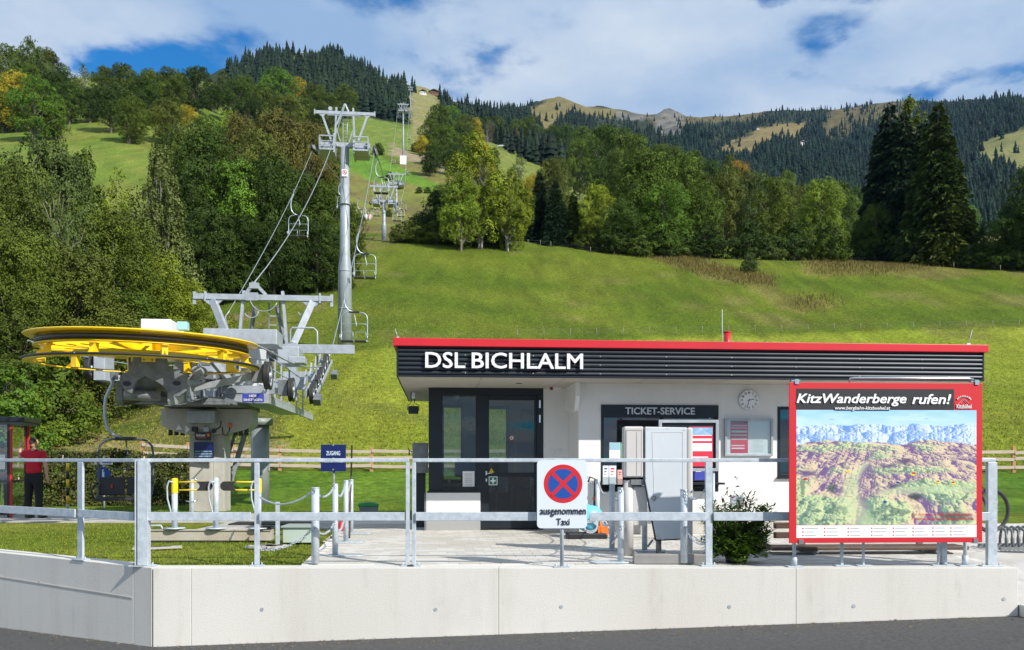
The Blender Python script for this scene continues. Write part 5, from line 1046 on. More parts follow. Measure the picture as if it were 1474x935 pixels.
# ------------------------------------------------------------------ hiking map board
Yl, Yr = 9.50, 9.60
pa, pb = pt(1136, 549, Yl), pt(1414, 549, Yr); bw = math.hypot(pb.x-pa.x, pb.y-pa.y); brz = math.atan2(pb.y-pa.y, pb.x-pa.x)
zt1 = pt(1136, 550, Yl).z; zb1 = pt(1136, 781.5, Yl).z; bh = zt1-zb1
BB = empty('map_board', (pa.x, pa.y, 0), brz, 'large red framed hiking map board with KitzWanderberge rufen heading', 'billboard')
MB().bx(0, bw, 0, .012, zb1, zt1).build('board_panel', REDS, BB, .003); MB().bx(.01, bw-.01, .013, .035, zb1+.01, zt1-.01).build('board_back', GALVD, BB)
ix0, ix1 = bw*(1146-1136)/276, bw*(1403.5-1136)/276
def bz(py): return zt1-(py-550)/231.5*bh
MB().bx(ix0, bw*.852, -.003, -.0005, bz(589), bz(559)).build('heading_field', SIGNB, BB)
MW, MH = 380, 260; mx0, mx1, mz1, mz0 = ix0, ix1, bz(589.5), bz(755.5)
gx = np.linspace(0, 1, MW)[:, None]*np.ones((1, MH)); gy = np.ones((MW, 1))*np.linspace(0, 1, MH)[None, :]       # gy 0 top
# painted panorama: relief shaded from a made-up height field, snowy blue peaks on top, ochre and purple ridges, green valleys
def rfb(x, y, s_, o_=6):
    t_ = np.zeros(np.broadcast(x, y).shape); a_ = 1; w_ = 1
    for k_ in range(o_): n_ = 1-np.abs(2*vnoise(x, y, s_+k_, 1)-1); n_ = n_*n_; t_ = t_+n_*a_*w_; w_ = np.clip(n_*1.6, 0, 1); a_ *= .56; x = x*2.07+3.1; y = y*2.07+7.7
    return t_
persp = 5.5*(gy+.25); wx_ = (gx-.5)*6.5/(persp/3.2+.35)+5; wy_ = 5.5/(gy+.22)
Hm = rfb(wx_*1.0, wy_*.8, 60); dxm = np.gradient(Hm, axis=0)*MW; dym = np.gradient(Hm, axis=1)*MH
lit = np.clip(.5+(dxm*.060-dym*.010), 0, 1)[..., None]; hn = np.clip(Hm/1.9, 0, 1)[..., None]
hi = np.array([.84, .74, .58])*lit+np.array([.34, .24, .44])*(1-lit); lo_ = np.array([.76, .82, .55])*lit+np.array([.30, .44, .38])*(1-lit)
low = np.clip((gy-.50)/.40, 0, 1)[..., None]; kH = np.clip((hn-.10-.34*low)/.30, 0, 1); img = lo_*(1-kH)+hi*kH
tree_ = np.clip((vnoise(gx*26, gy*26, 71, 4)-.60)*7, 0, .6)[..., None]*np.clip((gy[..., None]-.30)*4, 0, 1)*(1-kH*.6); img = img*(1-tree_)+np.array([.16, .26, .24])*tree_
vl = np.exp(-((gx-(.40+.10*np.sin(gy*7)-.35*np.clip(gy-.72, 0, 1)))/(.012+.09*np.clip(gy-.35, 0, 1)))**2)*np.clip((gy-.36)*5, 0, 1)+np.exp(-((gy-(.71-.06*(gx-.5)))/.030)**2)*np.clip((gx-.40)*6, 0, 1)
vl = np.clip(vl, 0, .62)[..., None]; img = img*(1-vl)+(np.array([.70, .78, .55])*(.9+.2*vnoise(gx*50, gy*50, 92, 3)[..., None]))*vl
for (a, b, ra, rb, cc) in ((.60, .45, .055, .03, (.20, .16, .30)), (.51, .49, .05, .022, (.22, .18, .34)), (.66, .755, .05, .035, (.12, .16, .15)), (.19, .68, .030, .05, (.14, .22, .20)), (.06, .55, .06, .028, (.24, .18, .36)), (.53, .665, .035, .02, (.18, .20, .26)), (.88, .93, .10, .05, (.18, .20, .22))):
    q_ = np.clip(1.5-np.hypot((gx-a)/ra, (gy-b)/rb)-.7*vnoise(gx*40, gy*40, 3, 3), 0, .8)[..., None]; img = img*(1-q_)+np.array(cc)*q_
sn = rfb(gx*5.5+2, gy*7+1, 80); dsn = np.gradient(sn, axis=0)*MW; ls = np.clip(.55+dsn*.035, 0, 1)[..., None]; snow = np.array([.80, .88, .96])*ls+np.array([.28, .46, .76])*(1-ls)
base_ = .175+.05*vnoise(gx*6, gx*0, 13, 4)+.06*(1-np.abs(2*vnoise(gx*4+.3, gx*0, 19, 4)-1)); ridge1 = .285+.08*(vnoise(gx*7, gx*0+4, 23, 4)-.5)
ks = np.clip((ridge1-gy)/.012, 0, 1)[..., None]; img = img*(1-ks)+snow*ks
skyp = np.array([.50, .74, .93])*(1-.6*gy[..., None]*4)+np.array([.93, .96, .98])*(.6*gy[..., None]*4); skyp = skyp*(1-.35*np.clip(vnoise(gx*9, gy*26, 5, 4)[..., None]*2-.8, 0, 1))+.35*np.clip(vnoise(gx*9, gy*26, 5, 4)[..., None]*2-.8, 0, 1)
kk_ = np.clip((base_-.115-gy)/.010, 0, 1)[..., None]; img = img*(1-kk_)+skyp*kk_
img = np.clip(img*.97, 0, 1)**1.65
VX = mx0+(mx1-mx0)*gx; VZ = mz1+(mz0-mz1)*gy
V = np.stack([VX, np.full(VX.shape, -.0012), VZ], -1).reshape(-1, 3); i = np.arange(MW-1)[:, None]*MH+np.arange(MH-1)[None, :]; Fq = np.stack([i, i+1, i+MH+1, i+MH], -1).reshape(-1, 4)
me = fastmesh('panorama_print', V, Fq, {'gcol': ('FLOAT_COLOR', 'POINT', np.concatenate([img, np.ones((MW, MH, 1))], -1).reshape(-1, 4))})
mm = bpy.data.materials.new('map print'); mm.use_nodes = True; b_ = mm.node_tree.nodes['Principled BSDF']; b_.inputs['Roughness'].default_value = .5; a_ = N(mm.node_tree, 'ShaderNodeAttribute', attribute_name='gcol'); mm.node_tree.links.new(a_.outputs['Color'], b_.inputs['Base Color']); me.materials.append(mm)
link(bpy.data.objects.new('panorama_print', me), BB)
MB().bx(ix0, ix1, -.003, -.0005, bz(774), bz(756)).build('legend_field', WHITES, BB)
fx = lambda f: f*bw
text('KitzWanderberge', LETW, (fx(.035+.80*.355), -.005, bz(575.2)), bw*.80*.71, bh*.078, BB, bold=.05, shear=.25, name='heading_lettering'); text('rufen!', LETW, (fx(.035+.80*.872), -.005, bz(573.6)), bw*.80*.256, bh*.064, BB, bold=.05, shear=.25, name='heading_lettering')
MB().bx(fx(.235), fx(.515), -.0045, -.0035, bz(590.5), bz(586)).build('web_address_field', SIGNB, BB)
text('www.bergbahn-kitzbuehel.at', LETW, (fx(.375), -.006, bz(587.5)), bw*.285, bh*.028, BB, bold=.03, shear=.2, name='web_address')
cx_, cz_ = fx(.902), bz(578)
for i, ch in enumerate('BERGBAHN'):
    a = R(148-i*116/7); text(ch, LETW, (cx_+.085*math.cos(a), -.003, cz_+.062*math.sin(a)+.005), None, .019, BB, bold=.03, name='logo_letter', rot=(0, R(90)-a if False else -(a-R(90)), 0))
text('Kitzbühel', LETW, (cx_, -.003, bz(584)), bw*.078, bh*.026, BB, bold=.04, name='logo_word')
q = MB()
for a, b in (((-.062, -.018), (-.012, .035)), ((-.012, .035), (.0, .028)), ((.0, .028), (.012, .035)), ((.012, .035), (.062, -.018)), ((-.03, -.012), (.0, .022)), ((.0, .022), (.035, -.016))): q.bar((cx_+a[0], -.003, cz_+a[1]), (cx_+b[0], -.003, cz_+b[1]), .001, .007, up=(0, 1, 0))
q.build('logo_mountain', LETW, BB)
text('Ein Sommer voller Wanderungen,', REDS, (fx(.79), -.003, bz(741)), bw*.32, bh*.023, BB, shear=.3, name='slogan'); text('Panoramablicke & Bergerlebnisse', REDS, (fx(.79), -.003, bz(747.5)), bw*.32, bh*.023, BB, shear=.3, name='slogan')
q = MB(); q2 = MB()
cols_ = [0.02, .14, .27, .40, .52, .63, .74, .84]
for k, c_ in enumerate(cols_):
    for j in range(3):
        x = mx0+(mx1-mx0)*(c_+.012); z = bz(760.5+5*j); w_ = random.uniform(.045, .07)*bw; q.bx(x+.03, x+.03+w_, -.0045, -.0035, z-.0022, z+.0022); q2.box((x+.008, -.004, z), (.014, .001, .014))
q.build('legend_print', GALVD, BB)['kind'] = 'stuff'; q2.build('legend_symbols', REDS, BB)['kind'] = 'stuff'
for (u_, v_, m_, w_) in ((.645, .565, YEL, .022), (.785, .635, YEL, .018), (.87, .645, YEL, .022), (.05, .60, REDS, .022), (.285, .535, YEL, .022), (.49, .80, BLUEB, .022), (.56, .63, BLUEB, .02), (.65, .55, REDS, .02), (.87, .63, REDS, .016), (.785, .62, REDS, .014)):
    x = mx0+(mx1-mx0)*u_; z = mz1+(mz0-mz1)*v_; flat([(x+w_*math.cos(a_*.4)*1.1, z+w_*.45*math.sin(a_*.4)) for a_ in range(16)], -.0025-(.0008 if m_ is REDS else 0), m_, BB, 'map_marker')
q = MB()
for k in range(70):
    u_, v_ = random.random(), random.uniform(.35, .95); x = mx0+(mx1-mx0)*u_; z = mz1+(mz0-mz1)*v_; q.box((x, -.0022, z), (.008, .0004, .005))
q.build('route_markers', REDS, BB)['kind'] = 'stuff'
q = MB()
for j in range(46):
    u_, v_ = random.random(), random.uniform(.05, .95); x = mx0+(mx1-mx0)*u_; z = mz1+(mz0-mz1)*v_; q.box((x, -.0022, z), (random.uniform(.03, .08), .0004, .003))
q.build('place_names', GALVD, BB)['kind'] = 'stuff'
# brackets, posts, lamp bar of the board
for x in (.075*1.0, bw-.075): 
    q = MB(); q.bx(x-.012, x+.03, -.012, .05, zt1-.02, zt1+.035); q.bx(x-.05, x+.05, .0, .05, zt1+.012, zt1+.026); q.build('top_clamp', CHROME, BB)
for px in (1152.5, 1402): 
    x = (px-1136)/276*bw; q = MB(); q.cyl((x, .20, .015), (x, .20, zb1+.30), .021, n=14); q.cyl((x, .20, .015), (x, .20, .12), .034, n=14); q.bx(x-.02, x+.02, .036, .20, zb1+.2, zb1+.24); q.build('board_post', GALV, BB); q = MB(); q.bx(x-.025, x+.025, -.01, .05, zb1-.012, zb1+.04); q.build('bottom_clamp', CHROME, BB); 
    q = MB(); q.bx(x-.09, x+.09, .14, .27, .002, .014); q.build('base_plate', GALV, BB)
for px, w_ in ((1224.5, .030), (1256, .022), (1375, .055), (1366, .02)):
    x = (px-1136)/276*bw; q = MB(); q.bx(x-w_/2, x+w_/2, .24, .24+w_, .014, zt1-.2); q.bx(x-.012, x+.012, .036, .24, zt1-.6, zt1-.57); q.build('rear_post', GALV, BB); q = MB(); q.bx(x-.085, x+.085, .20, .32, .002, .013); q.build('base_plate', GALV, BB)
q = MB(); xa_, xb_ = (1222-1136)/276*bw, (1400-1136)/276*bw; q.tube([(xa_, .02, zt1+.005), (xa_+.01, .0, zt1+.045), (xa_+.05, -.01, zt1+.05), (xb_-.07, -.01, zt1+.05), (xb_-.01, .0, zt1+.04), (xb_+.01, .02, zt1+.005)], .012, 8); q.build('lamp_bar', CHROME, BB)

# ------------------------------------------------------------------ chairlift: everything is laid out along one straight line
LA = math.atan(0.1096); WX, WY = -0.1096*16-5.056, 16.0          # bullwheel axis
la = Vector((-math.sin(LA), math.cos(LA), 0)); lb = Vector((math.cos(LA), math.sin(LA), 0)); G2 = 2.1
def lw(b, a, z=0): return Vector((WX, WY, 0))+lb*b+la*a+Vector((0, 0, z))
def lloc(px, py, b):                                 # distance along the line and height of a point seen at px, py that lies b beside the line
    u = (px-CX)/F; base = Vector((WX, WY, 0))+lb*b; a = (u*base.y-base.x)/(la.x-u*la.y); Y = base.y+la.y*a
    return a, EYE+(HY-py)/F*Y
ST = empty('lift_drive_station', (WX, WY, 0), LA, 'chairlift valley station with grey steel frame on a concrete pillar and big yellow wheel', 'lift station')
# bullwheel
BW = empty('bullwheel', (.06, 0, 3.27)); BW.parent = ST; BW.scale = (.935, .935, 1); BW.rotation_euler = (R(1.5), R(1.1), 0)
q = MB(); q.lathe([(1.86, .085), (2.12, .095), (2.14, .112), (2.12, .125), (1.86, .115), (1.86, .085)], 72); q.build('upper_flange', YEL, BW)
q = MB(); q.lathe([(1.80, -.085), (1.97, -.085), (1.97, -.07), (1.86, -.065), (1.86, .084), (1.80, .084), (1.80, -.085)], 72); q.build('rim', YEL, BW)
q = MB(); q.lathe([(1.862, -.035), (1.94, -.035), (1.94, -.012), (1.91, -.002), (1.91, .012), (1.94, .022), (1.94, .045), (1.862, .045)], 72); q.build('rubber_liner', BLACKR, BW)
q = MB(); q.tube([(1.93*math.cos(a*math.pi/36), 1.93*math.sin(a*math.pi/36), .005) for a in range(-38, 3)], .020, 6); q.build('rope_on_wheel', ROPE, BW)
hub = MB(); hub.lathe([(0, .16), (.34, .16), (.36, .13), (.36, -.16), (.30, -.20), (.30, -.30), (0, -.30)], 36); hub.build('hub', YEL, BW)
sp = None
for k in range(8):
    if sp is None:
        q = MB(); q.bx(.34, 1.855, -.015, .015, -.10, .07); q.bx(.34, 1.845, -.07, .07, .071, .088); q.bx(.34, 1.855, -.07, .07, -.118, -.101)
        q.bar((.55, .06, -.14), (1.76, .56, -.13), .07, .014); q.bar((.55, -.06, -.13), (1.76, -.56, -.13), .07, .014); sp = q.build('spoke', YEL, BW, .003)
    else: o = link(bpy.data.objects.new('spoke', sp.data), BW); o.rotation_euler = (0, 0, R(45*k)); continue
q = MB()
for k in range(8):
    a = R(45*k+22.5); 
q = MB(); q.lathe([(.36, -.150), (1.30, -.150), (1.30, -.156), (.36, -.156)], 48); q.build('web_plate', YEL, BW)
# guard ring below the wheel
GR = empty('guard_ring', (.06, 0, 2.94)); GR.parent = ST; GR.scale = (.935, .935, 1); GR.rotation_euler = (R(1.1), R(.6), 0)
q = MB(); q.lathe([(1.96, -.02), (2.13, -.02), (2.13, -.004), (1.96, -.004), (1.96, -.02)], 72); q.build('ring_plate', YEL, GR)
q = MB(); q.tube([(2.14*math.cos(a*math.pi/36), 2.14*math.sin(a*math.pi/36), .012) for a in range(72)], .022, 6, closed=True); q.build('black_edge_trim', BLACKR, GR)
q = MB()
for k in range(6): a = R(60*k+15); q.cyl((2.155*math.cos(a), 2.155*math.sin(a), .015), (2.17*math.cos(a), 2.17*math.sin(a), .015), .012, n=6)
q.build('edge_screws', CHROME, GR)
bk = None
for k in range(10):
    if bk is None:
        q = MB(); q.bx(1.80, 1.94, -.05, .05, .0, .20); q.bx(1.84, 1.90, -.10, .10, -.0, .012); q.prism([(1.90, 0), (2.12, 0), (1.90, .16)], -.006, .006); q.bx(1.78, 1.99, -.055, .055, .20, .212); bk = q.build('ring_bracket', YEL, GR)
    else: o = link(bpy.data.objects.new('ring_bracket', bk.data), GR); o.rotation_euler = (0, 0, R(36*k+8))
bk.rotation_euler = (0, 0, R(8))
# nose bracket under the hub
def plate_xz(pts, y, th, m, name, parent=ST, bevel=.006): return MB().prism(pts, y-th/2, y+th/2).build(name, m, parent, bevel)
def px2(px, py, Y=15.55): return ((px-CX)/F*Y-WX, EYE+(HY-py)/F*Y)
nose = [px2(*c) for c in ((190, 509), (233, 509), (237, 527), (262, 541), (262, 562), (252, 570), (240, 568), (226, 552), (205, 541), (193, 548), (186, 566), (176, 561), (169, 545), (171, 540), (184, 534))]
plate_xz(nose, -.45, .07, GALVD, 'nose_plate'); 
q = MB()
for cx_, cz_ in (px2(180, 552), px2(249, 551)): q.prism([(cx_+.075*math.cos(i*.4), cz_+.045*math.sin(i*.4)) for i in range(16)], -.492, -.487)
q.build('bearing_openings', BLACKP, ST)
a, b = px2(201, 510), px2(220, 521); q = MB(); q.bx(a[0], b[0], -.53, -.49, b[1], a[1]); 
o = q.build('mounting_block', YEL, ST, .004); q = MB()
for sx in (.2, .8):
    for sz in (.25, .7): q.cyl((a[0]+(b[0]-a[0])*sx, -.531, b[1]+(a[1]-b[1])*sz), (a[0]+(b[0]-a[0])*sx, -.545, b[1]+(a[1]-b[1])*sz), .014, n=6)
q.build('block_bolts', GALVD, o)
q = MB(); q.cyl((0, 0, 2.45), (0, 0, 3.06), .24, n=24); q.cyl((0, 0, 2.30), (0, 0, 2.449), .32, n=24); q.build('hub_bearing', GALVD, ST)
# main longitudinal beams from the nose back over the pillar
for sx in (-1, 1):
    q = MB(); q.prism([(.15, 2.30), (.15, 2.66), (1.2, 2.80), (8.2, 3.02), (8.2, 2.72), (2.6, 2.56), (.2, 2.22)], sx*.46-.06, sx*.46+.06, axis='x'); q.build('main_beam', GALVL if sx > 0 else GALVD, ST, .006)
    q = MB(); q.bar((sx*.46, .2, 2.21), (sx*.46, 2.6, 2.55), .26, .014); q.bar((sx*.46, 2.61, 2.552), (sx*.46, 8.2, 2.712), .26, .014); q.build('beam_flange', GALVD, ST)
for y in (1.2, 2.6, 4.6, 6.6, 8.0): MB().bx(-.395, .395, y, y+.10, 2.56, 2.78).build('cross_member', GALVD, ST)
q = MB()
for y in (.9, 2.2, 3.6): q.bx(.53, .545, y, y+.06, 2.35, 2.78)
for y in (1.6, 1.9): 
    for z in (2.5, 2.64): q.cyl((.53, y, z), (.556, y, z), .025, n=8)
q.build('beam_ribs', GALVD, ST)
q = MB(); q.bx(-.95, .92, 2.6, 6.8, 2.44, 2.54); q.build('lower_frame', GALVD, ST, .004)
for y in (2.6, 6.6): MB().bx(-1.05, 1.0, y, y+.14, 2.43 if y > 5 else 2.38, 2.435).build('lower_cross_beam', GALVD, ST, .004)
# concrete pillar with head
pa_, _ = lloc(306, 700, 0); PA = 5.3
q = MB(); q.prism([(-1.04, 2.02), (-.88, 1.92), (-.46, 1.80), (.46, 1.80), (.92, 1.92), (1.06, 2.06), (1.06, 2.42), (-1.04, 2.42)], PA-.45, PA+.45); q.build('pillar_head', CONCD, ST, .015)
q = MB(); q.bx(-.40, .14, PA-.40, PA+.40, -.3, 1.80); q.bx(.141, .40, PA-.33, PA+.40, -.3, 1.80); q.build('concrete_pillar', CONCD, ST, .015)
q = MB(); q.bx(-.35, .28, PA-.8, PA-.46, 2.06, 2.36); q.build('cable_box', GALVL, ST, .02)
q = MB()
for x in (-.86, -.72, -.58, .66, .78, .92): q.cyl((x, PA-.3, 1.78), (x, PA-.3, 1.95), .05, n=10)
q.build('anchor_caps', BLACKP, ST)
for x, nm in ((-.25, 'speaker_horn'), (.02, 'junction_box')):
    q = MB(); q.bx(x-.06, x+.07, PA-.56, PA-.455, 1.86, 1.98); q.build(nm, BLACKP if x < 0 else GALVL, ST, .01)
q = MB(); q.M = Matrix.Translation((0, 0, .38)); q.cyl((.19, PA-.50, 1.50), (.19, PA-.455, 1.50), .055, n=14); q.tube([(.24, PA-.46, 1.54), (.34, PA-.47, 1.60), (.36, PA-.48, 1.75)], .012, 6); q.tube([(.38, PA-.46, 1.60), (.40, PA-.48, 1.42), (.48, PA-.48, 1.40), (.55, PA-.47, 1.50), (.56, PA-.46, 1.64)], .012, 6); q.build('cable_loop', BLACKP, ST)
q = MB(); q.bx(.52, .60, PA-.50, PA-.452, 1.98, 2.06); q.build('orange_beacon', ORANGE, ST, .01)
for s_, px_, z in ((1, -.62, 1.97), (-1, -.42, 1.92)):
    q = MB(); tri = [(px_-.07, z-.06), (px_+.07, z-.06), (px_, z+.07)] if s_ > 0 else [(px_-.05, z-.10), (px_-.05, z+.10), (px_+.06, z)]; q.prism(tri, PA-.475, PA-.46); q.build('white_marker', WHITES, ST)
# rear support column, ladder
ca_, _ = lloc(376, 700, 0); CAx = 12.1
q = MB(); q.cyl((0, CAx, -.6), (0, CAx, 2.5), .285, n=32); q.cyl((0, CAx, 2.3), (0, CAx, 2.52), .40, n=32); q.build('steel_column', COLG, ST)
q = MB(); q.tube([(.28, CAx-.15, 1.05), (.10, CAx-.34, .68), (-.15, CAx-.32, .50)], .012, 6); q.box((.30, CAx-.1, .95), (.05, .05, .22)); q.build('column_cable', GALVL, ST)
ld = empty('ladder', (0, 0, 0)); ld.parent = ST
q = MB(); q.bar((.20, 6.6, .60), (.67, 6.9, 2.4), .06, .12); q.build('stringer', GALVD, ld); q = MB(); q.bar((-.06, 6.6, .60), (.41, 6.9, 2.4), .05, .08); q.build('stringer', GALVD, ld)
tr_ = None
for k in range(8):
    f = (k+.5)/8; q = MB(); q.bx(-.12, .12, -.09, .09, -.012, .012); 
    if tr_ is None: tr_ = q.build('tread', GALVD, ld); o = tr_
    else: o = link(bpy.data.objects.new('tread', tr_.data), ld)
    o.location = (.07+.47*f, 6.6+.3*f, .60+1.8*f)
# machinery on the deck: gearbox, motor cabinet, drive boxes, white guards
def bx_px(x0, y0, x1, y1, b, a_len, m, name, bev=.01, ref=None):
    """box on the station seen between two photo corners at lateral offset b, reaching a_len along the line"""
    Yr_ = ref; xa = (x0-CX)/F*Yr_; xb = (x1-CX)/F*Yr_; z1 = EYE+(HY-y0)/F*Yr_; z0 = EYE+(HY-y1)/F*Yr_
    ax = WX-math.tan(LA)*(Yr_-WY); return MB().bx(xa-ax, xb-ax, (Yr_-WY), (Yr_-WY)+a_len, z0, z1).build(name, m, ST, bev)
bx_px(204, 459, 246, 500, 0, 1.0, WHITEP, 'gear_housing', .02, ref=17.6); bx_px(254, 462, 268, 474, 0, .2, mat('pale cyan cap', (.35, .62, .70), .4), 'warning_lamp_base', .01, ref=17.4)
bx_px(292, 472, 396, 494, 0, .9, GALVL, 'motor_beam', .015, ref=19.6); bx_px(318, 496, 372, 566, 0, 1.6, WHITEP, 'motor_cabinet', .02, ref=20.8); bx_px(270, 505, 330, 545, 0, .8, GALVL, 'drive_box', .02, ref=19.4)
bx_px(412, 511, 436, 521, 0, .5, GALVL, 'sheave_cover', .02, ref=20.6); bx_px(400, 494, 508, 507, 0, .12, GALVL, 'platform_beam', .004, ref=24.2); bx_px(396, 497, 428, 522, 0, .9, GALVL, 'hydraulic_tank', .02, ref=22.5)
q = MB(); a_, z_ = lloc(433, 496, 1.3); q.cyl((1.15, 5.9, 3.85), (1.50, 5.9, 3.85), .17, n=18); q.build('black_motor', BLACKP, ST)
q = MB()
for k in range(5): q.box((.46+.135*k, 4.55, 3.50), (.07, .02, .26), Matrix.Rotation(R(35), 3, 'Y'))
q.build('hazard_stripes', BLACKP, ST); q = MB(); q.bx(.36, 1.12, 4.565, 4.60, 3.385, 3.60); q.build('hazard_board', YEL, ST)
# diagonal frame plates (A shaped) behind the nose
for x in (.05, .78):
    q = MB(); q.bar((x-.25, 1.7, 3.62), (x+.35, 2.4, 2.80), .12, .12); q.bar((x-.25, 1.7, 3.62), (x-.35, 1.9, 2.82), .12, .12); q.build('brace_frame', GALVL, ST, .004)
for k, (x, y, z) in enumerate(((.62, 1.4, 2.98), (.95, 2.3, 3.02), (1.05, 3.2, 3.02))):
    q = MB(); q.cyl((x, y, z), (x, y+.35, z), .10, n=16); q.cyl((x, y+.351, z), (x, y+.40, z), .13, n=16); q.bx(x-.08, x+.08, y+.05, y+.3, z-.16, z-.09); q.build('hydraulic_pump', GALVD if k % 2 else GALVL, ST)
q = MB(); q.cyl((.1, 3.0, 3.05), (.1, 3.9, 3.05), .24, n=24); q.cyl((.1, 2.95, 3.05), (.1, 2.999, 3.05), .28, n=24); q.cyl((.1, 3.901, 3.05), (.1, 4.2, 3.05), .12, n=16); q.build('drive_motor', GALVD, ST)
q = MB()
for k in range(8): a = R(45*k); q.cyl((.1+.24*math.cos(a), 2.93, 3.05+.24*math.sin(a)), (.1+.24*math.cos(a), 2.949, 3.05+.24*math.sin(a)), .018, n=6)
for k in range(7):
    for s_ in (0, 1): q.cyl((.521, .6+.55*k, 2.42+.02*k+.22*s_), (.545, .6+.55*k, 2.42+.02*k+.22*s_), .016, n=6)
q.build('flange_bolts', GALVL, ST)['kind'] = 'stuff'
rs_ = random.Random(4)
mach = MB()
for k in range(26):
    x = rs_.uniform(-.3, 1.15); y = rs_.uniform(2.2, 6.5); z = rs_.uniform(2.85, 3.25); mach.bx(x, x+rs_.uniform(.06, .22), y, y+rs_.uniform(.05, .3), z, z+rs_.uniform(.05, .18))
for k in range(16):
    x = rs_.uniform(-.3, 1.2); y = rs_.uniform(2.2, 6.5); z = rs_.uniform(2.85, 3.4); mach.tube([(x, y, z), (x+rs_.uniform(-.2, .3), y+.1, z+rs_.uniform(.05, .3)), (x+rs_.uniform(-.3, .4), y+.3, z-.1)], .014, 6)
o = mach.build('hoses_and_fittings', GALVD, ST); o['kind'] = 'stuff'
q = MB(); q.tube([(.30, 1.9, 3.0), (.45, 2.2, 3.25), (.58, 2.5, 3.0)], .02, 6); q.cyl((.32, 1.95, 2.92), (.32, 1.8, 2.92), .10, n=14); q.build('brake_disc', GALVL, ST)
# walkway with railings on the uphill right side
WK = empty('walkway', (0, 0, 0)); WK.parent = ST
q = MB(); q.bx(.55, 1.62, 4.0, 12.6, 2.66, 2.70); q.build('grating', GALVL, WK); q = MB(); q.bx(1.55, 1.62, 4.0, 12.6, 2.50, 2.655); q.bx(.55, 1.62, 3.93, 3.995, 2.50, 2.72); q.build('edge_beam', GALVL, WK)
for i, y in enumerate((4.0, 5.0, 6.0, 7.4, 8.8, 10.2)):
    q = MB(); q.bx(1.57, 1.61, y, y+.04, 2.71, 3.62-.0*i); q.build('railing_post', GALVL, WK)
for z in (3.62, 3.36, 3.10, 2.88): q = MB(); q.tube([(1.59, 4.0, z), (1.59, 10.2, z)], .014, 6); q.build('railing_bar', GALVL, WK)
for x in (.10, .50, .95, 1.35): q = MB(); q.bx(x, x+.04, 3.93, 3.97, 2.72, 3.5); q.build('railing_post', GALVL, WK)
q = MB(); q.tube([(.12, 3.95, 3.5), (1.59, 3.95, 3.5)], .016, 6); q.tube([(.12, 3.95, 3.12), (1.59, 3.95, 3.12)], .013, 6); q.build('railing_bar', GALVL, WK)
q = MB(); q.tube([(1.45, 8.6, 3.9), (1.45, 8.6, 4.85), (1.5, 8.6, 4.95), (2.1, 8.6, 4.95), (2.2, 8.6, 4.85), (2.2, 8.6, 3.9)], .025, 8); q.build('guard_hoop', GALVL, WK)
q = MB(); q.bx(.58, 1.52, 3.9, 3.93, 2.73, 2.90); q.build('toe_board', GALVL, WK)
# sheaves
def sheave_mesh():
    q = MB(); Mx = Matrix.Rotation(R(90), 4, 'Y'); q.lathe([(.05, -.03), (.19, -.03), (.20, -.045), (.20, .045), (.19, .03), (.05, .03), (.05, -.03)], 28, 0, Mx); q.lathe([(.20, -.046), (.268, -.046), (.275, -.03), (.255, 0), (.275, .03), (.268, .046), (.20, .046)], 28, 1, Mx)
    q.lathe([(0, -.06), (.06, -.06), (.06, .06), (0, .06)], 14, 0, Mx)
    for k in range(6): a = R(60*k); q.cyl((.031, .12*math.cos(a), .12*math.sin(a)), (.034, .12*math.cos(a), .12*math.sin(a)), .032, n=8, mi=1)
    o = q.build('sheave', [GALVL, BLACKR], None); me = o.data; bpy.data.objects.remove(o); return me
SH = sheave_mesh()
def sheave(b, a, z, parent=ST, s=1.0): o = link(bpy.data.objects.new('sheave', SH), parent); o.location = (b, a, z); o.scale = (s*1.2, s, s); return o
for a, z in ((.95, 2.86), (4.2, 2.84)): sheave(G2, a, z, s=1.05); MB().bx(G2-.30, G2-.08, a-.12, a+.16, z-.14, z+.22).build('sheave_bracket', GALVD, ST, .01); q = MB(); q.bar((.6, a+.2, 2.6), (G2-.2, a, z), .10, .12); q.build('sheave_arm', GALVL, ST)
for k in range(8): 
    a = 8.2+.62*k; z = 3.02+.16*k+.010*k*k; sheave(G2, a, z, s=1.0)
q = MB(); q.bar((G2-.14, 8.0, 3.0), (G2-.14, 12.8, 4.5), .05, .22); q.bar((G2+.14, 8.2, 3.05), (G2+.14, 12.6, 4.45), .04, .10); q.build('sheave_train_beam', GALVL, ST)
for k in range(4):
    a = 8.5+1.24*k; z = 3.3+.34*k; q = MB(); q.prism([(a-.35, z), (a+.35, z+.15), (a, z+.45)], G2-.22, G2-.18, axis='x'); q.build('rocker_plate', GALVL, ST)
MB().bx(.8, G2-.24, 8.6, 8.9, 3.2, 3.5).build('sheave_cross_arm', GALVL, ST); MB().bx(.8, G2-.24, 11.6, 11.9, 3.7, 4.0).build('sheave_cross_arm', GALVL, ST)
for a, z in ((7.7, 2.78), (12.6, 3.95)): q = MB(); q.prism([(a-.2, z+.05), (a+.3, z+.25), (a+.35, z+.15), (a, z-.1)], G2+.10, G2+.3, axis='x'); q.build('rope_catcher', GALVD, ST)
for k in range(6): a = 8.2+.8*k; sheave(-G2, a, 3.1+.19*k+.010*k*k)
q = MB(); q.bar((-G2+.14, 8.0, 3.0), (-G2+.14, 12.8, 4.5), .05, .22); q.build('sheave_train_beam', GALVL, ST)
sa, sz = lloc(130, 529, -G2); sheave(-G2, sa, sz, s=.95); sheave(-G2+.05, sa+.42, sz-.13, s=.8); MB().bx(-G2+.10, -G2+.34, sa-.1, sa+.5, sz-.28, sz+.36).build('sheave_bracket', GALVL, ST, .01); q = MB(); q.bar((-G2+.2, sa+.2, sz-.1), (-.5, sa+1.2, 2.6), .10, .14); q.build('sheave_arm', GALVL, ST)
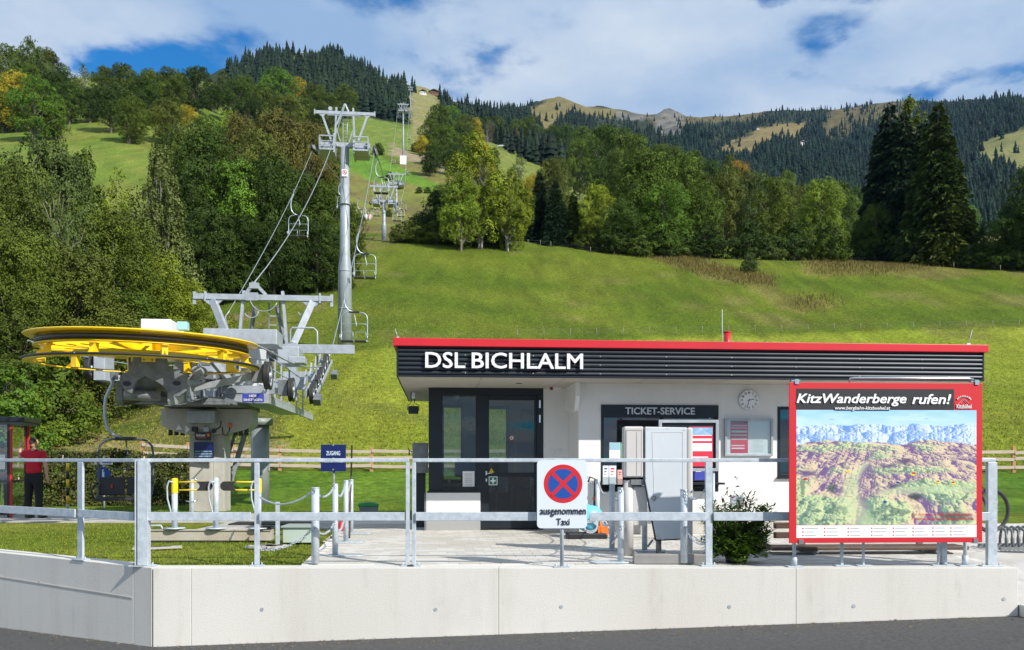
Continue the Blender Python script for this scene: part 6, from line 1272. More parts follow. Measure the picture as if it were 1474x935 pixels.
# portal frame above
PF = empty('portal_frame', (0, 12.6, 0)); PF.parent = ST
q = MB(); q.bx(-2.2, 2.25, -.09, .09, 6.42, 6.60); q.bx(-.55, -.15, -.10, .10, 6.40, 6.66); q.bx(-2.22, -2.12, -.05, .05, 6.25, 6.66); q.bx(2.18, 2.27, -.05, .05, 6.25, 6.66); q.bx(-1.85, -1.8, -.11, .11, 6.35, 6.68); q.bx(1.82, 1.87, -.11, .11, 6.35, 6.68); q.build('cross_arm', GALVL, PF, .004)
for s_ in (-1, 1):
    q = MB(); q.bar((s_*1.60, 0, 6.42), (s_*1.02, -.2, 5.0), .16, .22); q.prism([(s_*1.25, 6.42), (s_*1.95, 6.42), (s_*1.55, 6.15)], -.05, .05); q.build('slanted_leg', GALVL, PF, .004)
    q = MB(); q.bar((s_*.62, .1, 6.75), (s_*.80, .0, 4.6), .09, .12); q.build('inner_leg', GALVL, PF)
    q = MB(); q.tube([(s_*1.05, .15, 5.1), (s_*1.25, .2, 5.9), (s_*1.10, .2, 6.1)], .02, 6); q.build('grab_rail', GALVL, PF)
    q = MB(); q.bar((s_*.35, .6, 6.35), (s_*.70, .9, 4.6), .10, .10); q.build('rear_leg', GALVD, PF)
    q = MB(); q.bx(s_*1.0-.12, s_*1.0+.12, -.4, .1, 3.2, 5.0); q.build('leg_post', GALVL, PF)
q = MB(); q.bar((-.62, 0, 6.5), (-.28, -.05, 7.0), .10, .10); q.bar((-.28, -.05, 7.0), (.10, 0, 6.6), .10, .10); q.bx(-.42, -.12, -.1, .05, 6.80, 6.98); q.build('cable_peak', GALVL, PF)
q = MB(); q.tube(arc((-.35, -.1, 6.05), .22, 200, 360, 8), .02, 6); q.tube(arc((.05, -.1, 6.5), .45, 190, 340, 10), .014, 6); q.build('cable_coil', GALVL, PF)
q = MB(); q.bar((.15, .3, 4.6), (.15, .3, 6.5), .04, .04); q.bar((.50, .3, 4.6), (.50, .3, 6.5), .04, .04); q.build('ladder_rail', GALVD, PF)
for k in range(6): q = MB(); q.bx(.17, .48, .285, .315, 4.75+.3*k, 4.78+.3*k); q.build('ladder_rung', GALVL, PF)
# signs on the station
def sign(name, label, c, w_, h, m, lines, rz=0.0, tm=WHITES, th=.02):
    t = empty(name, c, rz, label, 'sign'); MB().prism(rrect(w_, h, .012, 3), 0, -th).build('sign_plate', m, t)
    for s_, z, lw_, lh in lines: text(s_, tm, (0, -th-.003, z), lw_, lh, t, bold=.02)
    return t
Ys_ = 19.85; c = pt(364.5, 572.5, Ys_); sign('boarding_sign', 'violet blue HIER EINSTEIGEN sign below the walkway edge', c, 31*Ys_/F, 13*Ys_/F, BLUEV, [('HIER', .045, .17, .055), ('EINSTEIGEN', -.045, .42, .055)])
Yq = 20.75; c = pt(293.5, 650.5, Yq); t = sign('barrier_instruction_sign', 'dark blue sign with three pale text lines on the concrete pillar', c, 28*Yq/F, 29*Yq/F, BLUES, [('NICHT ÖFFNEN DER', .02, .40, .035), ('SCHRANKEN BEI DER', -.04, .42, .035), ('BERGFAHRT VERBOTEN', -.10, .42, .035)], tm=mat('pale blue print2', (.45, .65, .80), .5))
c = pt(292.5, 627.5, Yq); t = sign('maker_plate', 'black maker plate with white script and orange square on the concrete pillar', c, 23*Yq/F, 11.5*Yq/F, SIGNB, [('leitner', .025, .22, .07)])
[setattr(ch.location, 'x', -.04) for ch in t.children if ch.name.startswith('lettering')]; MB().bx(.10, .16, -.024, -.0215, -.01, .06).build('orange_square', ORANGE, t); MB().bx(-.15, .08, -.024, -.0215, -.045, -.035).build('orange_underline', ORANGE, t)
# ropes
def tower_xy(Y): return Vector((-0.1096*Y-5.056, Y, 0))
TW = [(61.0, 23.2, 'first'), (134.0, 41.0, 'second'), (215.0, 69.5, 'third'), (323.0, 131.0, 'fourth'), (700.0, 299.0, 'fifth')]     # distance, rope height
def rope_z(Y):
    K = [(28.5, 4.35)]+[(y, z) for y, z, _ in TW]
    if Y <= 28.5: return 3.36+(Y-16)/12.5*(4.35-3.36)*((Y-16)/12.5 if Y > 16 else 0)
    for (y0, z0), (y1, z1) in zip(K, K[1:]):
        if Y <= y1: f = (Y-y0)/(y1-y0); sag = 0.035*(y1-y0)*4*f*(1-f)*(.55 if y0 < 30 else .45); return z0+(z1-z0)*f-sag
    return TW[-1][1]+(Y-700)*.4
for s_, nm in ((-1, 'haul rope climbing on the chairs coming down side'), (1, 'haul rope climbing on the boarding side')):
    pts = [lw(s_*(2.0 if Y < 17 else G2), (Y-16)/la.y, rope_z(Y)) for Y in list(np.linspace(16, 28.5, 10))+list(np.linspace(30, 61, 18))+list(np.linspace(64, 134, 16))+list(np.linspace(140, 215, 10))+list(np.linspace(225, 323, 10))+list(np.linspace(340, 700, 12))]
    q = MB(); q.tube(pts, [.017 if p.y < 62 else .028 if p.y < 140 else .04 for p in pts], 6); tag(q.build('haul_rope', ROPEG), 'steel '+nm, 'rope')
# communication cable from portal peak to the pylon peaks
P0 = lw(-.28, 12.55, 6.98)
def peak(i): Y, z, _ = TW[i]; return tower_xy(Y)+Vector((0, 0, z+2.9))
pts = [P0.lerp(peak(0), f)-Vector((0, 0, 1.2*4*f*(1-f))) for f in np.linspace(0, 1, 16)]+[peak(0).lerp(peak(1), f)-Vector((0, 0, 2*4*f*(1-f))) for f in np.linspace(.07, 1, 14)]
q = MB(); q.tube(pts, .020, 6); tag(q.build('signal_cable', ROPEG), 'thicker grey signal cable running from the portal peak to the first pylon', 'cable')
# pylons
WORDS = {0: 'first and tallest grey pylon with round prohibition sticker', 1: 'second pylon at the upper meadow edge with chairs around it', 2: 'third pylon standing just above the second one', 3: 'fourth pylon on a white concrete foot below the brown slope', 4: 'farthest pylon near the mountain huts'}
def pylon(i):
    Y, zr, _ = TW[i]; b_ = tower_xy(Y); z0 = float(zxy(b_.x, b_.y)); H = zr-z0; k = 1.0 if i == 0 else .8
    t = empty('lift_pylon', (b_.x, b_.y, z0-.3), LA, WORDS[i], 'lift pylon', 'lift pylons up the slope'); h = H+.3
    q = MB(); q.tube([(0, 0, 0), (0, 0, h*.39), (0, 0, h*.41), (0, 0, h*.47), (0, 0, h*.48), (0, 0, h-.1)], [.49*k, .47*k, .47*k, .37*k, .36*k, .29*k], 24, caps=True); q.build('pole', TOWER, t)
    q = MB(); 
    for f in (.0, .22, .40, .72): q.lathe([(0, -.03), (.54*k-.2*f*k+.03, -.03), (.54*k-.2*f*k+.03, .03), (0, .03)], 24, M=Matrix.Translation((0, 0, h*f+.3*(f == 0))))
    q.build('pole_flanges', TOWER, t)
    if i == 3: q = MB(); q.bx(-1.2, 1.2, -1.2, 1.2, -1, 3.0); q.build('foundation', WALLW, t, .02)
    # cross beam, trays with sheaves, upper gantry
    q = MB(); q.bx(-1.75, 1.75, -.12, .12, h-.10, h+.22); q.cyl((-.45, -.2, h+.06), (-.45, .2, h+.06), .16, n=14); q.cyl((.45, -.2, h+.06), (.45, .2, h+.06), .16, n=14); q.build('rope_arm', GALVL, t, .004)
    for s_ in (-1, 1):
        q = MB(); x0, x1 = (.68*s_, 1.66*s_)
        q.bx(min(x0, x1), max(x0, x1), -1.0, 1.0, h-.62, h-.52); q.bx(x0-.06, x0+.06, -.9, .9, h-.75, h+.55); q.bx(x1-.03, x1+.03, -1.0, 1.0, h-.5, h+.38)
        for yy in (-1.0, 1.0):
            q.bx(min(x0, x1), max(x0, x1), yy-.03, yy+.03, h+.30, h+.37); q.bx(min(x0, x1), max(x0, x1), yy-.02, yy+.02, h-.28, h-.24); q.bx(min(x0, x1), max(x0, x1), yy-.02, yy+.02, h-.05, h-.0)
        for yy in (-.6, 0, .6): q.bx(min(x0, x1)+.2, max(x0, x1)-.2, yy-.08, yy+.08, h-.5, h-.1)
        q.build('work_platform', GALVL, t)
        for j in range(6): o = sheave(s_*G2, -1.5+.6*j, h-.30+.03*abs(j-2.5)*0, t, .85); o.rotation_euler = (R(14), 0, 0); o.location.z = h-.30+.25*(-1.5+.6*j)*.9
        q = MB(); q.bar((s_*(G2-.14), -1.8, h-.75), (s_*(G2-.14), 1.8, h+.12), .06, .22); q.bar((s_*(G2+.13), -1.5, h-.66), (s_*(G2+.13), 1.5, h+.02), .04, .10); q.build('sheave_beam', GALVL, t)
        q = MB(); q.bar((s_*.95, 0, h+.40), (s_*1.56, 0, h+2.15), .18, .14); q.prism([(s_*1.3, h+2.2), (s_*1.8, h+2.2), (s_*1.55, h+1.95)], -.06, .06); q.build('slanted_leg', GALVL, t)
        q = MB(); q.bar((s_*.68, 0, h+.3), (s_*.58, 0, h+2.7), .13, .13); q.build('inner_leg', GALVL, t)
        q = MB(); q.bar((s_*.58, .0, h+1.2), (s_*.3, .0, h+.3), .07, .07); q.build('brace', GALVL, t)
    q = MB(); q.bx(-2.1, 2.1, -.09, .09, h+2.2, h+2.42); q.bx(-2.12, -2.04, -.1, .1, h+2.14, h+2.5); q.bx(2.04, 2.12, -.1, .1, h+2.14, h+2.5); q.bx(-1.2, 1.1, -.06, .06, h+2.12, h+2.18); q.cyl((-1.0, -.1, h+2.58), (-1.0, .1, h+2.58), .14, n=12); q.build('top_gantry', GALVL, t)
    q = MB(); q.bar((-.55, 0, h+1.5), (.02, -.05, h+2.95), .14, .12); q.bar((.02, -.05, h+2.95), (.26, 0, h+2.42), .12, .10); q.build('cable_peak', GALVL, t)
    q = MB(); q.tube([(-.15, .3, h*.05), (-.15, .3, h+2.3)], .025, 5); q.tube([(.15, .3, h+.2), (.15, .3, h+2.3)], .025, 5)
    for j in range(9): q.tube([(-.15, .3, h+.3+.22*j), (.15, .3, h+.3+.22*j)], .018, 5)
    q.build('ladder', GALVL, t)
    if i == 0:
        q = MB(); q.tube([(.30, -.30, h*.12), (.18, -.40, h*.3), (-.2, -.36, h*.45), (.25, -.30, h*.62), (-.1, -.32, h*.8), (.1, -.32, h)], .018, 5); q.build('pole_cable', ROPE, t)
        z = h-1.95; MB().bx(-.16-.02, .24-.02, -.37, -.36, z-.28, z+.22).build('warning_plate', WHITES, t)
        flat(disc(.16, 24, (.02, z)), -.374, REDS, t, 'red_ring', .004); flat(disc(.11, 20, (.02, z)), -.382, WHITES, t, 'ring_centre', .004); q = MB(); q.box((.02, -.39, z), (.24, .004, .035), Matrix.Rotation(R(45), 3, 'Y')); q.box((.03, -.389, z), (.06, .003, .12)); q.build('ring_bar', SIGNB, t)
    return t
for i in range(5): pylon(i)
# ------------------------------------------------------------------ chairs
SEATM = mat('black chair seat', (.022, .024, .030), .55, bump=.1, bscale=40)
CHT = mat('chair tube', (.42, .47, .52), .38, .6)
CHD = mat('dark chair tube', (.09, .11, .13), .45, .4)
def chair(dark):
    F_ = CHD if dark else CHT; t = empty('lift_chair', (0, 0, 0))
    q = MB(); q.bx(-.05, .05, -.16, .16, -.10, .06); q.build('rope_grip', GALVD, t, .01)
    q = MB(); q.tube([(0, 0, -.05), (-.05, 0, -.22), (-.17, 0, -.50), (-.19, 0, -.70), (-.19, 0, -.95), (-.14, 0, -1.15), (.0, 0, -1.32), (.20, 0, -1.38)], .036, 10); q.build('hanger', CHT, t)
    q = MB(); q.bx(.02, .46, -.035, .035, -1.43, -1.35); q.build('frame_clamp', BLACKP, t, .01)
    cx_ = .24; hw = .56; zt_ = -1.40
    for s_ in (-1, 1):
        q = MB(); q.tube([(cx_, 0, zt_), (cx_+s_*.28, 0, zt_), (cx_+s_*.42, 0, zt_-.03), (cx_+s_*.53, 0, zt_-.14), (cx_+s_*hw, 0, zt_-.32), (cx_+s_*hw, 0, zt_-.95), (cx_+s_*(hw-.02), -.05, zt_-1.18), (cx_+s_*(hw-.02), -.25, zt_-1.30)], .024, 8); q.build('frame_tube', F_, t)
        q = MB(); q.tube([(cx_+s_*(hw+.01), .0, zt_-.95), (cx_+s_*(hw+.03), -.3, zt_-1.02), (cx_+s_*(hw+.02), -.45, zt_-1.10), (cx_+s_*(hw-.02), -.42, zt_-1.27)], .022, 8); q.build('armrest', BLACKP if dark else F_, t)
        q = MB(); q.bx(cx_+s_*.28-.255, cx_+s_*.28+.255, -.46, -.02, zt_-1.32, zt_-1.25); q.build('seat', SEATM, t, .02)
        M = Matrix.Translation((cx_+s_*.28, 0.02, zt_-1.02))@Matrix.Rotation(R(-9), 4, 'X'); q = MB(); q.M = M; q.bx(-.255, .255, -.025, .025, -.20, .20) if dark else (q.tube([(-.22, 0, -.2), (-.22, 0, .18), (.22, 0, .18), (.22, 0, -.2)], .014, 6)); q.build('backrest', SEATM if dark else F_, t, .015 if dark else 0)
        if dark: MB().bx(cx_+s_*.28-.02, cx_+s_*.28+.02, -.04, -.03, zt_-1.06, zt_-.98).build('red_mark', REDS, t)
    q = MB(); q.tube([(cx_-.44, -.08, zt_-.70), (cx_-.36, -.10, zt_-.62), (cx_, -.1, zt_-.66), (cx_+.08, -.1, zt_-.64), (cx_+.44, -.08, zt_-.62)] if dark else [(cx_-hw, 0, zt_-.58), (cx_-hw+.08, -.03, zt_-.50), (cx_+hw-.08, -.03, zt_-.50), (cx_+hw, 0, zt_-.58)], .013, 6); q.tube([(cx_, 0, zt_), (cx_+.02, -.02, zt_-.2), (cx_+.10, -.07, zt_-.55), (cx_+.06, -.1, zt_-.66)], .016, 6); q.build('safety_bar', F_, t)
    q = MB(); q.tube([(cx_-.54, -.02, zt_-1.28), (cx_+.54, -.02, zt_-1.28)], .018, 6); q.tube([(cx_-.54, -.44, zt_-1.28), (cx_+.54, -.44, zt_-1.28)], .018, 6); q.build('seat_tube', F_, t)
    return t
chd = chair(True); chl = chair(False)
CHS = [(-1, 19.0, 'black seated lift chair hanging low beside the yellow wheel', True), (-1, 51, 'lift chair hanging before the dark wood below the first pylon', False), (1, 66, 'lift chair framed against the brown slope right of the pylon', False), (1, 37.3, 'empty lift chair at the end of the pale platform beam', False),
       (1, 45.0, 'lift chair half hidden behind the first pylon pole', False), (-1, 82, 'lift chair peeking out left of the first pylon pole', False), (-1, 108, 'small lift chair on the descending side before the second pylon', False), (-1, 124, 'small lift chair carrying two passengers', False), (1, 118, 'small chair just below the second pylon arm', False),
       (1, 150, 'small chair right behind the second pylon', False), (-1, 150, 'small chair left behind the second pylon', False), (1, 175, 'tiny chair between second and third pylon on the climbing side', False), (-1, 178, 'tiny chair between second and third pylon on the descending side', False), (1, 240, 'tiny chair just above the third pylon', False), (-1, 255, 'tiny chair against the brown slope above the third pylon', False), (1, 290, 'tiny chair below the fourth pylon', False), (-1, 345, 'tiny chair just left of the fourth pylon top', False), (1, 352, 'tiny chair just right of the fourth pylon top', False), (1, 400, 'faint chair above the fourth pylon', False)]
first = {True: chd, False: chl}
people_at = None
for s_, Y, lab, dk in CHS:
    src = first[dk]; o = src if not src.get('category') else copy_tree(src)
    z = rope_z(Y) if not dk else 3.04
    o.location = lw(s_*G2+(.60 if dk else 0), (Y-16)/la.y, z); o.rotation_euler = (0, 0, LA+(R(4) if dk else 0)); tag(o, lab, 'lift chair', 'chairs hanging on the lift rope')
    if 'two passengers' in lab: people_at = (o.location.copy(), LA)

# ------------------------------------------------------------------ chain posts, chains
def chain_post(px, Y, ztop, label, plate_dx=0.16, r_=.038, plate=True):
    x = (px-CX)/F*Y; t = empty('chain_post', (x, Y, 0), 0, label, 'post', 'galvanised chain posts on the paving')
    q = MB(); q.cyl((0, 0, .02), (0, 0, ztop-.012), r_, n=18); q.cyl((0, 0, ztop-.0115), (0, 0, ztop), r_*1.05, n=18); q.build('tube', GALV, t)
    if plate: q = MB(); q.prism(rrect(.46, .20, .09, 5, (plate_dx, 0)), .006, .022, axis='z'); q.build('foot_plate', GALV, t, .003)
    q = MB()
    for z in (ztop-.03, .42): q.tube(arc((0, -r_-.012, z), .022, 0, 330, 10), .005, 5)
    q.build('chain_eyes', CHROME, t)
    return Vector((x, Y, ztop))
CP = {}
for k, px, Y, zt_, lb, dxp, pl in (('a', 454, 9.93, .88, 'thick chain post at the lawn corner of the paving, nearest the wall', .1, False), ('b', 482.5, 10.75, .90, 'second chain post of the row at the lawn edge', .13, True), ('c', 498, 12.5, .90, 'third chain post of the row at the lawn edge', .05, True), ('d', 505.5, 14.0, .88, 'last chain post of the row at the lawn edge, farthest from the wall', .12, True),
                      ('e', 860, 13.3, .90, 'chain post farthest back, beside the hose cart', .12, True), ('f', 881, 11.5, .88, 'middle chain post left of the cream cabinet', -.1, True), ('g', 893.5, 10.05, .88, 'chain post standing tight against the cream cabinet', -.12, True), ('h', 928, 11.3, .90, 'chain post seen between the legs of the cream cabinet', .05, True), ('i', 985, 9.93, .86, 'shaded chain post in front of the pale cabinet panel', .0, False)):
    CP[k] = chain_post(px, Y, zt_, lb, dxp, .045 if k in 'ai' else .036, pl)
def chain(a, b, sag, label):
    a = Vector(a); b = Vector(b); n = max(8, int((b-a).length*1.15/.036)); t_ = MB(); P_ = []
    for i in range(n+1): f = i/n; P_.append(a.lerp(b, f)-Vector((0, 0, sag*4*f*(1-f))))
    for i in range(n):
        c = (P_[i]+P_[i+1])/2; d = (P_[i+1]-P_[i]); rot = d.to_track_quat('X', 'Z').to_matrix().to_4x4(); M = Matrix.Translation(c)@rot@Matrix.Rotation(R(45+90*(i % 2)), 4, 'X')
        ring = [(M@Vector((.024*math.cos(2*math.pi*j/8), .012*math.sin(2*math.pi*j/8), 0))) for j in range(8)]; t_.tube(ring, .0042, 4, closed=True)
    tag(t_.build('barrier_chain', GALV), label, 'chain', 'barrier chains between the posts')
def up(k, z=-.03, dx=0): return CP[k]+Vector((dx, -.05, z))
def lo(k, z=.42): return Vector((CP[k].x, CP[k].y-.05, z))
gp = pt(374, 715, 12.4)
for a, b, s_, lb in ((up('a'), gp, .13, 'upper chain from the thick lawn corner post to the yellow gate'), (lo('a'), pt(372, 790, 9.9), .09, 'lower chain from the thick lawn corner post over the grass'), (up('a'), up('b'), .10, 'upper chain between first and second post at the lawn edge'), (lo('a'), lo('b'), .10, 'lower chain between first and second post at the lawn edge'),
                   (up('b'), up('c'), .16, 'upper chain between second and third post at the lawn edge'), (lo('b'), lo('c'), .16, 'lower chain between second and third post at the lawn edge'), (up('c'), up('d'), .14, 'upper chain between third and last post at the lawn edge'), (lo('c'), lo('d'), .14, 'lower chain between third and last post at the lawn edge'),
                   (up('e'), up('f'), .16, 'upper chain beside the brochure holders'), (lo('e'), lo('f'), .16, 'lower chain beside the orange hose cart'), (up('f'), up('g'), .15, 'upper chain just left of the cream cabinet'), (lo('f'), lo('g'), .15, 'lower chain just left of the cream cabinet'),
                   (up('i'), pt(1016, 703, 9.75), .10, 'upper chain from the shaded post to the railing post'), (lo('i'), pt(1016, 782, 9.75), .07, 'lower chain from the shaded post to the railing post'), (up('e'), pt(845, 682, 13.9), .10, 'short chain hanging left of the farthest chain post')): chain(a, b, s_, lb)
# ------------------------------------------------------------------ turnstile cabinet seen from behind
Yc_ = 10.75; sc_ = Yc_/F
def cp(px, py): return ((px-948)*sc_, EYE+(HY-py)*sc_)
t = empty('access_cabinet', ((948-CX)*sc_, Yc_, 0), 0, 'tall pale ticket gate cabinet seen from behind with a slanted panel and cream side column', 'ticket gate')
def cbox(px0, py0, px1, py1, y0, y1, m, nm, bev=.012, par=None): a = cp(px0, py0); b = cp(px1, py1); return MB().bx(a[0], b[0], y0, y1, b[1], a[1]).build(nm, m, par or t, bev)
cbox(898, 613.5, 926, 687, -.02, .20, CREAM, 'reader_box', .02); cbox(901.5, 620, 922.5, 685, -.024, -.019, CREAM, 'reader_door', .001)
q = MB()
for a, b in (((901, 619), (923, 619)), ((901, 686), (923, 686)), ((901, 619), (901, 686)), ((923, 619), (923, 686)), ((916, 622), (916, 684))): A_, B_ = cp(*a), cp(*b); q.bar((A_[0], -.026, A_[1]), (B_[0], -.026, B_[1]), .003, .004)
q.build('door_seams', CABG, t)
q = MB(); a = cp(906, 691); b = cp(906, 815); q.cyl((a[0], .09, .005), (a[0], .09, a[1]-.002), .062, n=28); q.build('round_column', CREAM, t); cbox(912, 700, 932, 757, .06, .16, CREAM, 'lower_box'); cbox(908, 690, 930, 698, .0, .15, GALVD, 'neck', .004)
pn = [cp(*c) for c in ((928, 614), (988, 615), (988, 776), (944, 776), (928, 692))]; MB().prism(pn, -.03, .10).build('slanted_panel', CABW, t, .010)
q = MB(); A_ = cp(928, 692); B_ = cp(944, 777); q.bar((A_[0]-.006, -.02, A_[1]), (B_[0]-.006, -.02, B_[1]), .02, .012); A_ = cp(928, 614); B_ = cp(928, 692); q.bar((A_[0]-.005, -.028, A_[1]), (A_[0]-.005, -.028, B_[1]), .006, .006); A_ = cp(943, 777); B_ = cp(989, 774); q.bar((A_[0], -.02, A_[1]-.006), (B_[0], -.02, B_[1]-.006), .02, .012); q.build('panel_seam', BLACKP, t)
fr = [cp(*c) for c in ((938, 622), (982, 622), (982, 716), (941, 716))]
q = MB()
for i in range(4): A_, B_ = fr[i], fr[(i+1) % 4]; q.bar((A_[0], -.0315, A_[1]), (B_[0], -.0315, B_[1]), .002, .005)
q.build('panel_frame_line', CREAM, t)
q = MB()
for c in ((929, 688), (932, 714), (936, 735), (946, 771), (984, 771), (932, 617), (984, 619), (960, 617)): A_ = cp(*c); q.cyl((A_[0], -.031, A_[1]), (A_[0], -.036, A_[1]), .005, n=8)
q.build('panel_screws', CABG, t)
a = cp(993, 615); MB().bx(a[0]-.036, a[0]+.036, -.02, .12, .005, a[1]).build('corner_pillar', CREAM, t, .025)
q = MB(); a = cp(996.5, 706); q.cyl((a[0], -.022, a[1]), (a[0], -.04, a[1]), .012, n=12); q.build('lock', CHROME, t)
a = cp(899, 797); b = cp(997, 797); MB().bx(a[0], b[0]-.02, -.82, -.70, .003, .115).build('base_frame', CABG, t, .01); q = MB()
for px in (915, 952): A_ = cp(px, 797); q.tube([(A_[0]-.03, -.01, A_[1]+.03), (A_[0], .0, A_[1]+.01), (A_[0]+.04, .0, A_[1]+.012)], .014, 6)
q.build('base_fittings', CABG, t)
q = MB()
for a, b, w_ in (((899, 757), (880, 783), .022), ((978, 774), (988, 784), .02), ((940, 777), (932, 787), .02)): A_, B_ = cp(*a), cp(*b); q.bar((A_[0], .02, A_[1]), (B_[0], .0, B_[1]), .03, w_)
q.build('turnstile_arm', GALVD, t, .004)
q = MB(); A_ = cp(950, 777); B_ = cp(950, 797); q.cyl((A_[0], .1, .005), (A_[0], .1, A_[1]), .035, n=14); q.build('arm_support', CABG, t)
q = MB(); A_ = cp(942, 717); q.tube([(A_[0]-.01, -.04, A_[1]-.03), (A_[0]+.02, -.04, A_[1]+.02), (A_[0]-.02, -.045, A_[1]+.03), (A_[0]-.04, -.045, A_[1]), (A_[0]-.01, -.045, A_[1]-.02)], .006, 6); q.build('lock_cable', CABG, t)
# ------------------------------------------------------------------ zugang sign
Yz = 13.2; c = pt(480, 659, Yz); t = empty('access_sign', (c.x, Yz, 0), 0, 'square dark blue ZUGANG FUSSGÄNGER sign on a slim post', 'sign')
MB().prism(rrect(36*Yz/F, 38.5*Yz/F, .01, 3, (0, c.z)), 0, -.012).build('sign_plate', BLUES, t); LT = mat('pale sign lettering', (.62, .75, .85), .5)
text('ZUGANG', LT, (0, -.014, EYE+(HY-652)*Yz/F), 20*Yz/F, 6.2*Yz/F, t, bold=.012); text('FUSSGÄNGER', LT, (0, -.014, EYE+(HY-662)*Yz/F), 32*Yz/F, 6.8*Yz/F, t, bold=.012)
q = MB(); q.cyl((0, .03, .02), (0, .03, EYE+(HY-678)*Yz/F+.1), .018, n=12); q.cyl((0, .03, .0), (0, .03, .03), .06, n=16); q.build('post', GALVD, t); q = MB()
for py in (640.5, 675.5): z = EYE+(HY-py)*Yz/F; q.cyl((0, -.013, z), (0, -.02, z), .012, n=8)
q.build('sign_bolts', CHROME, t)
# grey control box on dark post, rod, bin
Yk = 15.0; c = pt(605, 659, Yk); t = empty('control_box', (c.x, Yk, 0), BR, 'grey control box on a dark post beside the building corner', 'control box')
MB().bx(-.135, .135, -.08, .06, c.z-.26, c.z+.26).build('box', GALVD, t, .01); MB().bx(-.08, .09, .065, .14, .02, c.z+.1).build('post', ANTH, t, .005); q = MB(); q.bx(-.16, .16, -.02, .2, .004, .02); q.build('foot', GALV, t); q = MB(); q.tube([(-.14, 0, c.z+.1), (-.19, 0, c.z+.14), (-.19, 0, c.z+.05)], .015, 6); q.build('handset', BLACKP, t)
a = pt(503, 770, 13.2); b = pt(506.5, 641, 14.6); q = MB(); q.tube([(a.x, a.y, .01), b], .014, 8); tag(q.build('wooden_pole', WOODB), 'thin brown wooden pole leaning beside the blue access sign', 'pole')
Yb = 17.3; c = gnd(532, 741); c = pt(532, 741, Yb); t = empty('recycling_bin', (c.x, Yb, float(zxy(c.x, Yb))), R(8), 'small grey bin with a green lid on the grass', 'bin')
q = MB(); q.prism([(-.15, 0), (.15, 0), (.17, .30), (-.21, .30)], -.14, .14); q.build('bin_body', mat('grey plastic', (.16, .18, .18), .6), t, .01); q = MB(); q.prism([(-.23, .301), (.18, .301), (.185, .345), (.0, .385), (-.22, .36)], -.16, .16); q.build('lid', GREEND, t, .01)
c = gnd(491, 764); t = empty('red_cone', (c.x, c.y, 0), 0, 'small red plastic marker behind the second chain post', 'marker'); q = MB(); q.lathe([(0, .17), (.03, .15), (.05, .08), (.07, 0), (0, 0)], 14); q.build('marker_body', REDS, t)
# ------------------------------------------------------------------ bench behind the board
t = empty('park_bench', (pt(1130, 797, 10.9).x, 10.9, 0), BR*.6, 'long dark brown wooden bench partly hidden behind the map board', 'bench')
sl_ = None
for i, y in enumerate((0, .13, .26)):
    q = MB(); q.bx(-.18, 2.35, y-.055, y+.055, .0, .045); o = q.build('seat_slat', WOODB, t, .01); o.location = (0, 0, .0+.07)
for ch in list(t.children): ch.location.z = .0
zs = EYE+(HY-792)*10.9/F
for ch in t.children: ch.location.z = zs
for py in (771, 757, 742): z = EYE+(HY-py)*11.2/F; MB().bx(-.02, 2.30, .33, .37, z-.035, z+.045).build('back_slat', WOODB, t, .008)
for x in (.38, 1.95): q = MB(); q.bar((x, .42, 0), (x, .38, .50), .07, .05); q.bar((x, .02, .0), (x, .30, zs-.01), .05, .05); q.bx(x-.03, x+.03, -.05, .40, zs-.03, zs-.003); q.build('bench_leg', GALVD, t)
# ------------------------------------------------------------------ bicycle and rack
t = empty('bicycle', (pt(1441, 741, 14.2).x-.42, 14.2, .0), R(14), 'black mountain bike parked behind the railing end', 'bicycle')
RUB = BLACKR
for nm, x, z in (('front_wheel', .30, .36), ('rear_wheel', -.78, .36)):
    w_ = empty(nm, (x, 0, z)); w_.parent = t
    q = MB(); q.tube([(.345*math.cos(a*math.pi/20), 0, .345*math.sin(a*math.pi/20)) for a in range(40)], .026, 8, closed=True); q.build('tyre', RUB, w_); q = MB(); q.tube([(.315*math.cos(a*math.pi/20), 0, .315*math.sin(a*math.pi/20)) for a in range(40)], .012, 6, closed=True); q.build('rim', BLACKP, w_)
    q = MB(); [q.tube([(0, .02*(-1)**a, 0), (.31*math.cos(a*math.pi/8), 0, .31*math.sin(a*math.pi/8))], .0018, 4) for a in range(16)]; q.cyl((0, -.05, 0), (0, .05, 0), .025, n=10); q.build('spokes', CHROME, w_); q = MB(); q.tube([(.085*math.cos(a*math.pi/8), -.035, .085*math.sin(a*math.pi/8)) for a in range(16)], .006, 4, closed=True); q.build('brake_disc', CHROME, w_)
q = MB(); [q.tube(P_, .022, 8) for P_ in ([(0.05, 0, .92), (-.25, 0, .36)], [(.06, 0, .86), (-.25, 0, .38)], [(-.25, 0, .36), (-.42, 0, .90)], [(.03, 0, .90), (-.40, 0, .80)], [(-.25, 0, .36), (-.78, 0, .36)], [(-.40, 0, .78), (-.78, 0, .36)])]; q.build('frame', BLACKP, t)
q = MB(); q.tube([(0.05, 0, .96), (.12, 0, .72)], .024, 8); q.tube([(.12, -.06, .72), (.30, -.06, .36)], .02, 8); q.tube([(.12, .06, .72), (.30, .06, .36)], .02, 8); q.build('fork', BLACKP, t); q = MB(); q.bar((.16, -.075, .64), (.24, -.075, .48), .004, .03); q.build('red_decal', REDS, t)
q = MB(); q.tube([(.02, -.34, 1.02), (.04, -.1, 1.0), (.04, .1, 1.0), (.02, .34, 1.02)], .014, 8); q.cyl((.02, -.38, 1.02), (.02, -.26, 1.02), .022, n=10); q.cyl((.02, .26, 1.02), (.02, .38, 1.02), .022, n=10); q.build('handlebar', BLACKP, t)
